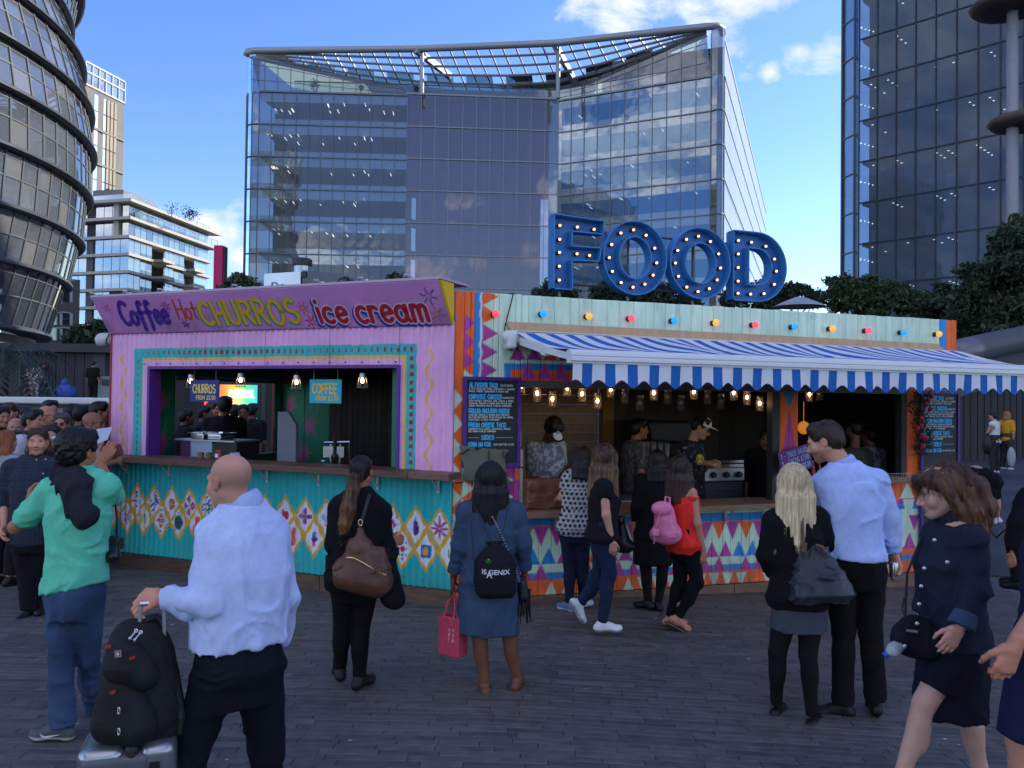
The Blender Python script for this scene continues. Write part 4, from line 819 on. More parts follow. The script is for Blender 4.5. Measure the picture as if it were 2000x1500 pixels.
Rz = aR
lb = {0: 'red globe bulb on the orange triangles at the left end of the mint fascia', 11: 'amber globe bulb at the right end beside the blue and orange boards'}
posn = ['first', 'second', 'third', 'fourth', 'fifth', 'sixth', 'seventh', 'eighth', 'ninth', 'tenth', 'eleventh', 'twelfth']
for i, (px_, k) in enumerate(zip((968, 1061, 1150, 1233, 1317, 1398, 1475, 1552, 1626, 1696, 1765, 1834), 'rborborborbo')):
 k = ('r', 'b', 'o', 'r', 'b', 'o', 'r', 'b', 'o', 'r', 'b', 'o')[i]
 a, z = hit(FR, px_, 613 if i < 2 else 613+(px_-1061)*.0512, .075); c = FR(a, .004, z)
 t = thing('fairground_bulb', lb.get(i, f'{bl[k]} globe bulb on the mint fascia, {posn[i]} from the left'), 'bulb', c, 'coloured bulbs along the fascia'); t.rotation_euler = (0, 0, Rz)
 g = link('glass', GM[k], t); s_ = link('socket', SOCK, t)
# menu boards
def board_text(root, fr, a0, a1, z0, z1, b, rows, white='c9ccce', cyan='49b6e6', lo=.05):
 W_ = a1-a0; Hh = z1-z0; mc = MB(); mw = MB()
 for (txt, x0, x1, y, h, kind) in rows:
  st = word_strokes(txt, 0, 0, h*Hh, .3, (x1-x0)*W_, .05 if kind == 'c' else .06, rnd=random.Random(len(txt)))
  st = [[(a0+x0*W_+p, z0+y*Hh+q) for p, q in s] for s in st]
  if kind == 'c': ribbons(mc, fr, st, .011, b)
  else: ribbons(mw, fr, st, .0042, b, 0, False)
 obj('heading_lettering', mc, mat('chalk_cyan', H(cyan), .7), root)
 obj('chalk_lettering', mw, mat('chalk_white', H(white), .7), root)
ROWS = [('AL PASTOR TACO', .06, .60, .905, .058, 'c'), ('SEASONED', .66, .9, .915, .03, 'w'), ('& SPIT ROASTED PORK, PINEAPPLE & SUMMER', .05, .94, .865, .026, 'w'), ('PICKLE, ONION, CORIANDER & FRESH LIME', .05, .82, .83, .024, 'w'),
  ('CHIPOTLE CHICKEN', .05, .68, .735, .06, 'c'), ('MARINATED', .71, .93, .74, .026, 'w'), ('WITH YOGURT, CHIPOTLE, LIME, GARLIC & HERBS', .05, .92, .695, .023, 'w'), ('CHARCOAL GRILLED & SERVED WITH PICKLED RED', .05, .88, .66, .023, 'w'), ('ONION, PINEAPPLE PICKLE & FRESH CORIANDER', .05, .88, .625, .023, 'w'),
  ('GRILLED HALLOUMI CHEESE', .05, .84, .535, .058, 'c'), ('CHARCOAL GRILLED & SERVED WITH PINEAPPLE', .05, .84, .495, .023, 'w'), ('ROASTED RED PEPPER SPICED PICKLED RED ONIONS,', .05, .92, .46, .023, 'w'), ('GUACAMOLE & FRESH CORIANDER', .05, .64, .425, .023, 'w'),
  ('FRESH CHEESE TACO', .05, .77, .335, .056, 'c'), ('CRUMBLED FETA CHEESE, GUACAMOLE, PICKLED', .05, .86, .295, .023, 'w'), ('RED ONION & FRESH CORIANDER', .05, .58, .26, .023, 'w'),
  ('SIDES', .3, .54, .155, .056, 'c'), ('CORN ON COB', .05, .48, .06, .052, 'c'), ('WITH BUTTER £3.50', .54, .93, .068, .026, 'w')]
def menu(fr, a0, a1, z0, z1, d, label, rows, ztext0):
 t = thing('menu_board', label, 'menu board', fr((a0+a1)/2, d, z0)); w = .035; mb = MB()
 mb.box(fr, a0, a1, d, d+.03, z1-w, z1); mb.box(fr, a0, a1, d, d+.03, z0, z0+w); mb.box(fr, a0, a0+w, d, d+.03, z0+w, z1-w); mb.box(fr, a1-w, a1, d, d+.03, z0+w, z1-w)
 obj('frame', mb, M_PURP, t); mb = MB(); mb.box(fr, a0+w, a1-w, d+.002, d+.014, z0+w, z1-w); obj('blackboard', mb, mat('blackboard', (.018, .024, .03), .6, var=.15, vscale=6), t)
 board_text(t, fr, a0+w, a1-w, ztext0, z1-w, d+.016, rows)
 mb = MB(); zz_ = ztext0+(z1-w-ztext0)*.18; W_ = a1-a0-2*w
 for x0, x1 in ((.05, .26), (.58, .92)): mb.box(fr, a0+w+x0*W_, a0+w+x1*W_, d+.014, d+.016, zz_, zz_+.003)
 obj('rule', mb, mat('chalk_white', (.6, .6, .6)), t); return t
menu(FR, .045, .645, 1.335, 2.222, .022, 'purple framed blackboard taco menu left of the serving hatch', ROWS, 1.50)
t = thing('cloth_flap', 'grey canvas flap clipped over the bottom of the left menu board', 'cloth', FR(.35, .07, 1.2))
o = sobj('canvas', [loft(FR(.33, .075, 1.19), FR(.36, .075, 1.52), FR.ex, [(0, .25, .012, .02), (.3, .26, .010), (1, .275, .008)], ex=6)], .009, mat('canvas', (.15, .15, .11), .9, bump=.4, bscale=80), t, disp=lambda X: .018*(vnoise(X*7)-.5))
mb = MB(); [mb.bar(FR(a, .095, z), FR(a+dx, .1, z+dz), .012) for a, z, dx, dz in ((.3, 1.5, .0, -.09), (.45, 1.5, 0, -.07), (.1, 1.52, -.09, -.05), (.63, 1.52, .05, .07), (.6, 1.33, .07, .0), (.04, 1.2, -.07, -.01))]
obj('clip', mb, M_BLK, t)['kind'] = 'stuff'
t = thing('poster', 'turquoise poster with dark text under the left menu board', 'poster', FR(.35, .025, .95)); mb = MB(); mb.box(FR, .17, .50, .024, .03, .9, 1.27); obj('sheet', mb, mat('poster_turq', H('28b0b8'), .6), t)
mb = MB(); [mb.box(FR, .2+.3*((k*37) % 7)/7*.2, .47-.02*(k % 3), .031, .0325, 1.22-.04*k, 1.23-.04*k) for k in range(8)]; obj('print', mb, mat('dark_ink', (.01, .05, .06), .7), t)
ROWS2 = [r for r in ROWS[:-2]]+[('CORN ON COB', .1, .55, .06, .05, 'c'), ('WITH BUTTER £3.50', .58, .93, .068, .022, 'w')]
menu(FR, 5.83, 6.455, .30, 2.17, .024, 'tall purple framed blackboard menu at the right end of the stall', ROWS2, 1.38)
t = thing('loaded_menu', 'chalk lettering lines low on the right blackboard', 'menu text', FR(6.1, .045, .6))
board_text(t, FR, 5.865, 6.42, .62, 1.50, .041, [('CORN ON COB', .05, .5, .64, .06, 'c'), ('WITH BUTTER', .54, .9, .65, .025, 'w'), ('CORN CHEESE BUTTER LIME', .05, .7, .59, .025, 'w'), ('& FRESH CORIANDER   £4.50', .05, .93, .54, .025, 'w'), ('LOADED NACHOS', .05, .75, .1, .06, 'c'), ('CHEESE, SALSA', .05, .5, .04, .025, 'w')])
# rose garland at the right hatch edge
t = thing('rose_garland', 'garland of red roses and dark leaves beside the right menu board', 'garland', FR(5.72, .08, 1.35)); mb = MB(); mr = MB(); rs = random.Random(8)
for k in range(420):
 z = rs.uniform(1.4, 2.14); a = 5.80+.05*sin(z*9)+rs.uniform(-.13, .1); b = .06+rs.uniform(0, .08); s = rs.uniform(.02, .04); g = rs.uniform(0, 6); h = rs.uniform(-1, 1)
 c = FR(a, b, z); mb.add([c, c+A(s*cos(g), s*h*.5, s*sin(g)), c+A(2*s*cos(g), 0, 2*s*sin(g)), c+A(s*cos(g)-s*.4*sin(g), s*.3, s*sin(g)+s*.4*cos(g))], [(0, 1, 2, 3)])
obj('leaves', mb, mat('garland_leaf', (.012, .035, .014), .6, rnd=.4, island=True), t)
for (a, z) in ((5.83, 2.06), (5.80, 2.0), (5.87, 1.95), (5.73, 1.83), (5.72, 1.74), (5.74, 1.63), (5.79, 1.60), (5.75, 1.5), (5.66, 1.72), (5.88, 2.1)):
 c = FR(a, .15, z); mr = MB()
 for k in range(9): g = k*2.4; r = .006+.003*k; mr.ell(c+A(r*cos(g), -.01+.003*k, r*sin(g)), (.015, .012, .015), 4)
 obj('rose', mr, mat('rose', (.42, .02, .05), .5, rnd=.2), t)
# awning
AW = thing('awning', 'blue and white striped folding awning with scalloped valance over the taco stall', 'awning', FR(3.4, .8, 2.1)); WMET = mat('white_metal', (.66, .67, .68), .35)
mb = MB(); mb.box(FR, .53, 6.25, .05, .17, 2.56, 2.665); o = bevel(obj('cassette', mb, WMET, AW), .02, 3)
c = FR(.47, .13, 2.58); o = sobj('end_bracket', [rbox(FR(.50, .11, 2.585), (.05, .085, .09), np.array([FR.ex, FR.ey, FR.ez]), .03), cap(FR(.46, .12, 2.62), FR(.56, .12, 2.62), .055)], .008, WMET, AW)
mb = MB()
D1 = 1.5; zt, zb_ = 2.415, 2.31
for (a0, a1) in ((.56, .56),):
 mb.bar(FR(.60, .16, 2.58), FR(.57, .85, 2.46), .05, .075); mb.bar(FR(.57, .85, 2.46), FR(.62, 1.42, 2.36), .05, .06); mb.bar(FR(.575, .8, 2.46), FR(.565, .92, 2.44), .06, .085)
 obj('folding_arm', mb, WMET, AW); mb = MB(); mb.bar(FR(6.1, .16, 2.58), FR(6.13, .85, 2.46), .05, .075); mb.bar(FR(6.13, .85, 2.46), FR(6.1, 1.42, 2.36), .05, .06)
obj('folding_arm', mb, WMET, AW)
prof = [(1.44, 2.42), (1.5, 2.425), (1.535, 2.40), (1.54, 2.375), (1.53, 2.37), (1.545, 2.355), (1.545, 2.33), (1.525, 2.325), (1.525, 2.31), (1.44, 2.31)]
FRb = Fr(FR.o, FR.ey, FR.ex, FR.ez); mb = MB(); mb.prism(FRb, prof, .52, 6.35); obj('front_bar', mb, WMET, AW, fix=True)
AWB = H('2463ae'); AWW = H('d5d6da'); FABm = mat('awning_fabric', attr=True, rough=.8, spec=.2, bump=.1, bscale=150)
PITCHA = .211; off = .63
def strp(a): return (((a-off) % PITCHA) < PITCHA*.47)
def fabric(name, nb, f, a0, a1, st=.01055):
 na = int(round((a1-a0)/st)); v = []; col = []; fs = []; n = nb+1
 for i in range(na):                # every strip carries its own colour so that stripe edges stay sharp
  x0, x1 = a0+i*st, a0+(i+1)*st; c = AWB if strp((x0+x1)/2) else AWW; base = len(v)
  for x in (x0, x1):
   for j in range(n): v.append(f(x, j/nb)); col.append(c)
  fs += [(base+j, base+n+j, base+n+j+1, base+j+1) for j in range(nb)]
 return obj_raw(name, v, fs, FABm, AW, col)
def obj_raw(name, v, f, m, parent, col, smooth=True):
 me_ = mesh(name, v, f, m, smooth=False, col=np.array(col), org=ORG[parent.name]); o = link(name, me_, parent); ORG[o.name] = ORG[parent.name]; return o
def sag(a, s):                          # slack canvas between bar and wall: slight billow, ripples running out
 d = .16+s*(1.47-.16); z = 2.66+(2.43-2.66)*s; z -= .045*sin(pi*s)*(1+.35*sin(a*2.1+1)+.25*sin(a*5.3)); z += .012*sin(a*9+3*s)*sin(pi*s)
 sh = .0
 return FR(a+sh*s, d, z)
cloth_ = fabric('canopy', 10, sag, .56, 6.31)
fabric('canopy_underside', 4, lambda a, s: sag(a, s)-A(0, 0, .006), .56, 6.31, .10550)
def val(a, s):
 ph = (a-off-PITCHA*.235)/PITCHA; h = .172+.032*cos(2*pi*ph); return FR(a, 1.515+.01*sin(a*7.5)*s+.006*sin(a*23)*s, 2.312-h*s)
fabric('valance', 5, val, .545, 6.34)
mb = MB(); pts = [val(.545+k*.0264, 1.0) for k in range(220)]; mb.tube(pts, .004, 4); obj('valance_trim', mb, mat('navy_trim', AWB if False else (.01, .04, .16), .7), AW)
mb = MB(); mb.tube([FR(.56, .02, 3.06), FR(.47, .03, 2.72), FR(.455, .06, 2.55), FR(.47, .09, 2.5), FR(.53, .1, 2.49)], .007, 6); mb.tube([FR(.56, .02, 3.06), FR(.57, -.2, 3.08)], .007, 6); tag(obj('power_cable', mb, M_BLK), 'black cable running down to the awning bracket', 'cable')
# marquee letters
FDM = mat('letter_blue', (.03, .19, .46), .45, var=.12, vscale=6); FDI = mat('letter_blue_in', (.025, .15, .40), .5, var=.15, vscale=6)
BULBF = bulbmat('marquee_bulb', (1., .45, .22), 1.3)
DB, DFt = -.16, -.02
def marquee(ch, a0, a1, z0, z1, outer, inner, bulbs, label):
 t = thing('marquee_letter', label, 'letter', FR((a0+a1)/2, DB, z0), 'big blue bulb letters on the roof')
 def X(p): return (a0+p[0]*(a1-a0), z0+p[1]*(z1-z0))
 O = [X(p) for p in outer]; I = [X(p) for p in inner] if inner else None; mb = MB(); n = len(O)
 # back face
 bmx = bmesh.new(); vo = [bmx.verts.new(tuple(FR(a, DB+.03, z))) for a, z in O]; eo = [bmx.edges.new((vo[i], vo[(i+1) % n])) for i in range(n)]; ed_ = list(eo)
 if I: vi = [bmx.verts.new(tuple(FR(a, DB+.03, z))) for a, z in I]; ed_ += [bmx.edges.new((vi[i], vi[(i+1) % len(I)])) for i in range(len(I))]
 bmesh.ops.triangle_fill(bmx, use_beauty=True, edges=ed_, normal=tuple(FR.ey)); bmx.verts.index_update()
 mb.add([v.co[:] for v in bmx.verts], [tuple(v.index for v in f.verts) for f in bmx.faces]); bmx.free(); obj('back', mb, FDI, t)
 def wallring(L_, s):
  m = MB(); k = len(L_); th = .012
  for i in range(k):
   p, q = np.array(L_[i]), np.array(L_[(i+1) % k]); e = q-p; l_ = np.linalg.norm(e);
   if l_ < 1e-6: continue
   nn = np.array([e[1], -e[0]])/l_*th*s
   m.add([FR(p[0], DB, p[1]), FR(q[0], DB, q[1]), FR(q[0], DFt, q[1]), FR(p[0], DFt, p[1]), FR(p[0]+nn[0], DB, p[1]+nn[1]), FR(q[0]+nn[0], DB, q[1]+nn[1]), FR(q[0]+nn[0], DFt, q[1]+nn[1]), FR(p[0]+nn[0], DFt, p[1]+nn[1])],
    [(0, 1, 2, 3), (7, 6, 5, 4), (3, 2, 6, 7), (0, 4, 5, 1)])
  return m
 obj('rim', wallring(O, 1), FDM, t)
 if I: obj('inner_rim', wallring(I, -1), FDM, t)
 for p in bulbs:
  a, z = X(p); o = link('bulb', MBULB, t, tuple(FR(a, DB+.035, z)-ORG[t.name])); o.rotation_euler = (0, 0, aR); s_ = link('lamp_socket', MSOCK, t, tuple(FR(a, DB+.035, z)-ORG[t.name])); s_.rotation_euler = (0, 0, aR)
 return t
m = MB(); m.ell((0, -.05, 0), (.0135, .018, .0135), 7); MBULB = mesh('bulb', m.v, m.f, BULBF, smooth=True)
m = MB(); m.lathe([(.001, 0), (.021, 0), (.021, .03), (.016, .042), (.001, .042)], fr=Fr((0, 0, 0), (1, 0, 0), (0, 0, 1), (0, -1, 0)), n=10); MSOCK = mesh('lamp_socket', m.v, m.f, mat('brown_socket', (.06, .03, .02), .5))
Fo = [(0, 0), (.5, 0), (.5, .38), (.86, .41), (.86, .6), (.5, .6), (.52, .79), (1, .76), (1, .95), (0, 1)]; Fo = [(0, 0), (.36, .0), (.34, .40), (.92, .42), (.94, .585), (.34, .585), (.34, .80), (1.0, .80), (1.0, .965), (0, 1)]
def bp_(*l): return [tuple(p) for p in l]
zF0, zF1 = 3.15, 3.905
marquee('F', 1.02, 1.57, zF0, zF1, Fo, None, bp_((.14, .12), (.14, .31), (.14, .5), (.14, .68), (.14, .87), (.5, .87), (.85, .86), (.5, .5), (.76, .49)), 'blue marquee letter F lit with small bulbs')
def oval(n, rx, ry, cx=.5, cy=.5): return [(cx+rx*cos(2*pi*k/n), cy+ry*sin(2*pi*k/n)) for k in range(n)]
ob = [(.5+.385*cos(radians(g)), .5+.40*sin(radians(g))) for g in (90, 58, 25, -5, -32, -60, -90, -120, -150, -178, 155, 122)]
marquee('O', 1.583, 2.325, zF0-.01, zF1+.005, oval(40, .5, .5), oval(36, .265, .30), ob, 'blue marquee letter O with bulbs, the one next to the F')
marquee('O', 2.385, 3.135, zF0-.01, zF1+.0, oval(40, .5, .5), oval(36, .265, .30), ob, 'blue marquee letter O with bulbs, the one next to the D')
Do = [(0, 0), (.45, 0)]+[(.45+.55*cos(radians(g)), .5+.5*sin(radians(g))) for g in range(-80, 81, 10)]+[(.45, 1), (0, 1)]
Di = [(.27, .22), (.45, .22)]+[(.45+.28*cos(radians(g)), .5+.28*sin(radians(g))) for g in range(-80, 81, 16)]+[(.45, .78), (.27, .78)]
marquee('D', 3.19, 3.89, zF0, zF1+.01, Do, Di, bp_((.13, .1), (.13, .28), (.13, .48), (.13, .68), (.13, .88), (.38, .87), (.66, .83), (.83, .65), (.87, .47), (.83, .27), (.63, .12), (.37, .1)), 'blue marquee letter D lit with small bulbs')
mb = MB()
for z in (3.80, 3.22): mb.tube([FR(1.2, DB-.03, z), FR(3.8, DB-.03, z)], .014, 6)
for a in (1.15, 1.95, 2.76, 3.4): mb.tube([FR(a, DB-.03, 3.8), FR(a, DB-.03, 3.04)], .016, 6)
mb.tube([FR(3.15, DB-.05, 3.2), FR(3.6, -.7, 3.05)], .01, 6); mb.tube([FR(2.3, DB-.05, 3.2), FR(2.5, -.7, 3.05)], .01, 6)
tag(obj('letter_frame', mb, mat('frame_steel', (.12, .13, .14), .4, metal=.7)), 'thin steel rails holding the big blue letters up', 'frame')
# roof cowl
c = FR(4.72, -.8, 3.05); t = thing('roof_cowl', 'conical metal chimney cowl on the taco stall roof', 'chimney cowl', c)
mb = MB(); mb.lathe([(.32, .17), (.32, .175), (.22, .225), (.06, .29), (.001, .3)], c, 28); mb.lathe([(.001, .165), (.32, .17)], c, 28); obj('cone', mb, mat('cowl', (.45, .42, .40), .45, metal=.5), t)
mb = MB(); mb.lathe([(.14, -.1), (.14, .05), (.001, .05)], c, 16); [mb.bar(c+A(.1*cos(g), .1*sin(g), .04), c+A(.13*cos(g), .13*sin(g), .18), .012) for g in (0, 2.1, 4.2)]; obj('stack', mb, mat('cowl2', (.25, .25, .25), .4, metal=.7), t)
# price board on a stick
a0 = 3.82; c = FR(3.92, .12, 1.36); e1 = FR.ex*cos(.26)+FR.ez*sin(.26); e3 = -FR.ex*sin(.26)+FR.ez*cos(.26); FP = Fr(c, e1, FR.ey, e3)
t = thing('price_board', 'tilted purple price board for one, two or three tacos', 'price board', c); mb = MB(); mb.box(FP, -.22, .21, 0, .012, -.14, .14); obj('board', mb, mat('plum_board', H('7a2f86'), .6), t)
mb = MB()
for w, y, x1 in (('1 - TACO £4.00', .06, .17), ('2 - TACOS £7.00', -.025, .18), ('3 - TACOS £10.00', -.11, .18)): ribbons(mb, FP, word_strokes(w, -.19, y, .055, .3, x1+.19, .04), .0085, .0135)
obj('lettering', mb, mat('chalk_cyan2', H('7fc4d8'), .7), t)
# hanging jam-jar lamps
jm = MB(); jm.lathe([(.001, -.15), (.036, -.15), (.042, -.143), (.044, -.04), (.036, -.02), (.034, 0), (.030, 0), (.032, -.02), (.040, -.045), (.038, -.14), (.001, -.145)], (0, 0, 0), 12)
JAR = mesh('jar', jm.v, jm.f, mat('jar_glass', (.16, .15, .13), .06, spec=.6, alpha=.16), smooth=True)
jl = MB(); jl.lathe([(.001, .02), (.037, .02), (.038, -.008), (.034, -.01)], (0, 0, 0), 12); JLID = mesh('lid', jl.v, jl.f, mat('jar_lid', (.12, .11, .1), .4, metal=.6))
jb = MB(); jb.ell((0, 0, -.06), (.014, .014, .022), 7); JB = mesh('bulb', jb.v, jb.f, bulbmat('jar_bulb', (1, .55, .22), 18), smooth=True); JB0 = mesh('bulb', jb.v, jb.f, mat('bulb_off', (.35, .33, .3), .2), smooth=True)
jc = MB(); jc.tube([(0, 0, .02), (0, 0, .6)], .0035, 5); JC = mesh('cord', jc.v, jc.f, M_BLK)
ORD = 'first second third fourth fifth sixth seventh eighth ninth tenth eleventh twelfth thirteenth fourteenth fifteenth sixteenth seventeenth eighteenth nineteenth twentieth last'.split()
jars = [(1018, 755, 1), (1049, 768, 1), (1079, 779, 1), (1108, 758, 1), (1137, 769, 1), (1167, 783, 1), (1193, 761, 1), (1221, 772, 0), (1250, 786, 0), (1277, 767, 1), (1304, 774, 0), (1330, 786, 0), (1355, 765, 1), (1382, 774, 0), (1408, 783, 0), (1433, 767, 1), (1459, 776, 1), (1484, 788, 1), (1508, 767, 1), (1581, 770, 1), (1601, 768, 0)]
for i, (px_, py_, lit) in enumerate(jars):
 a, z = hit(FR, px_, py_, -.16); z += .06; c = FR(a, -.16, z)
 t = thing('jar_lamp', f"{'lit' if lit else 'unlit'} jam jar lamp under the awning, {ORD[i]} from the left of its row", 'lamp', c, 'jam jar lamps over the taco counter')
 link('jar', JAR, t); link('lid', JLID, t); link('bulb', JB if lit else JB0, t); o = link('cord', JC, t); o.scale = (1, 1, (2.62-z)/.6)
# kitchen things
c = FR(3.3, -1.0, .9); t = thing('griddle', 'stainless steel griddle with black control knobs', 'griddle', c)
mb = MB(); mb.box(FR, 3.05, 3.78, -1.3, -.62, 1.06, 1.22); bevel(obj('body', mb, M_STEEL, t), .01)
mb = MB(); mb.box(FR, 3.05, 3.78, -1.35, -.64, 1.225, 1.26); mb.box(FR, 3.1, 3.75, -.68, -.6, 1.28, 1.31); obj('top', mb, M_CHR, t)
mb = MB(); mb.box(FR, 3.05, 3.75, -.63, -.615, .55, 1.05); mb.box(FR, 3.08, 3.7, -.61, -.58, .96, .99); obj('door', mb, M_DARK, t)
for k in range(4):
 cc_ = FR(3.15+k*.18, -.60, 1.14); mb = MB(); mb.lathe([(.001, .03), (.03, .03), (.038, 0)], fr=Fr(cc_, FR.ex, FR.ez, FR.ey), n=14); obj('knob', mb, M_BLK, t)
mb = MB(); mb.box(FR, .8, 2.9, -1.0, -.4, .86, .9); mb.box(FR, .8, 2.9, -.42, -.4, .5, .86); obj('prep_bench', mb, M_STEEL, label='low steel preparation bench inside the taco stall', cat='bench')
mb = MB(); [mb.lathe([(.03, 0), (.034, .15), (.001, .15)], FR(3.2+k*.09, -1.6, 1.25), 10) for k in range(1)]
CUPM = mesh('cup_stack', *(lambda q: (q.v, q.f))((lambda q: (q.lathe([(.001, 0), (.03, 0), (.04, .2), (.001, .2)], (0, 0, 0), 10), q)[1])(MB())), mat('cup_paper', (.45, .45, .45), .7))
for k in range(5): o = link('cup_stack', CUPM, None, tuple(FR(2.95+k*.1, -1.7, 1.28))); tag(o, f'stack of pale paper cups on the back shelf, {ORD[k]} from the left', 'cup stack', 'stacks of paper cups'); ORG[o.name] = 0
mb = MB(); mb.box(FR, 2.7, 3.7, -2.4, -1.55, 1.25, 1.28); obj('shelf', mb, M_DARK, TA)
mb = MB(); mb.prism(FR, [(2.9, 1.75), (3.5, 1.75), (3.7, 1.6), (3.6, 1.45), (2.95, 1.5)], -2.2, -1.4); bevel(obj('extractor_hood', mb, M_BLK, label='black canopy hood over the cooking area', cat='hood'), .03)
def bottle(fr, a, b, z, h, r, m, lidm, label, cat='bottle', paperm=None):
 c = fr(a, b, z); t = thing('bottle', label, cat, c); mb = MB(); mb.lathe([(.001, 0), (r, 0), (r, h*.55), (r*.9, h*.65), (r*.35, h*.85), (r*.35, h*.95), (.001, h*.95)], c, 12); obj('body', mb, m, t, smooth=True)
 mb = MB(); mb.lathe([(r*.4, h*.93), (r*.4, h), (.001, h)], c, 10); obj('cap', mb, lidm, t)
 if paperm: mb = MB(); mb.lathe([(r*1.03, h*.2), (r*1.03, h*.48)], c, 12); obj('label_paper', mb, paperm, t)
a, _ = hit(FR, 1072, 930, -.1); bottle(FR, a, -.1, .905, .26, .035, mat('water', (.4, .5, .55), .1, alpha=.5), mat('bluecap', (.02, .1, .5), .4), 'clear water bottle with blue label on the taco counter', paperm=mat('bluelab', (.05, .15, .5), .5))
a, _ = hit(FR, 1086, 930, -.1); bottle(FR, a, -.1, .905, .27, .035, mat('cola', (.03, .008, .005), .1), mat('redcap', (.5, .02, .02), .4), 'dark cola bottle with red label beside the water bottle', paperm=mat('redlab', (.5, .03, .03), .5))
a, _ = hit(FR, 1103, 930, -.1); bottle(FR, a, -.1, .905, .27, .034, mat('water', (.4, .5, .55)), mat('whitecap', (.6, .65, .7), .4), 'clear water bottle with white cap nearest the black and white blouse')
for k, (px_, lb_) in enumerate(((1588, 'hot sauce bottle with green cap, left of the two'), (1600, 'hot sauce bottle with green cap, right of the two'))):
 a, _ = hit(FR, px_, 930, -.05); bottle(FR, a, -.05, 1.135, .2, .022, mat('sauce', (.3, .03, .02), .25), mat('greencap', (.3, .5, .05), .4), lb_, paperm=mat('saucelab', (.4, .12, .1), .5))
mb = MB(); cc_ = FR(4.13, .0, 1.72); mb.ell(cc_, (.07, .06, .075), 10); mb.tube([cc_+A(0, 0, .07), cc_+A(.0, 0, .3)], .004, 5); obj('orange_lantern', mb, mat('lantern', (.7, .25, .02), .5, emit=(.9, .3, .03), estr=.15), smooth=True, label='small orange lantern hanging beside the painted post', cat='lantern')
# ------------------------------------------------------------------ city behind
GST = mat('facade_steel', (.17, .185, .2), .4, metal=.4); SLABM = mat('slab_light', (.42, .44, .45), .7); DKI = mat('interior_dark', (.10, .11, .12), .9)
INT = mat('interior_grey', (.07, .075, .08), .9); LITE = bulbmat('office_light', (1, .93, .8), 1.3)
def lerp(a, b, t): return a+(b-a)*t
GQ = {}
def shared_quad(key, pts, m, parent, name, world):
 """one pane: shared mesh per (key), placed by origin"""
 if key not in GQ: GQ[key] = mesh(name, [np.array(p)-world for p in pts], [(0, 1, 2, 3)], m)
 return sub(name, GQ[key], parent, world)
# ---- central office building -------------------------------------------------
ZB = 98.0
A0 = P(484, 750, 98.5)[:2]; B0 = P(788, 750, 99.3)[:2]; C0 = P(1085, 750, 100.5)[:2]; D0 = P(1384, 750, 92.3)[:2]; E0 = P(1411, 750, 93.2)[:2]; G0 = P(1494, 750, 178.)[:2]
z_of = lambda px, py, Y: P(px, py, Y)[2]
zt7 = z_of(640, 183, 98.9); SH = 3.93                       # terrace level, storey height
B = thing('office_building', 'wide glass office block with rounded corners and open steel roof canopy', 'office building', (0, 105, 0))
G_L = glassmat('glass_left', tint=(.48, .54, .58), refl=.04, see=.45, base=(.18, .20, .215), wav=.05, wscale=.25)
G_M = glassmat('glass_mid', tint=(.5, .48, .5), refl=.13, see=.5, base=(.21, .195, .2), wav=.06, wscale=.12, gt=(.82, .72, .76))
G_R = glassmat('glass_right', tint=(.40, .5, .66), refl=.10, see=.35, base=(.09, .165, .28), wav=.03, wscale=.25, gt=(.5, .74, 1))
G_SP = glassmat('glass_spandrel', tint=(.7, .75, .75), refl=.12, see=.12, base=(.21, .245, .265), wav=.05, wscale=.25, gt=(.7, .85, 1))
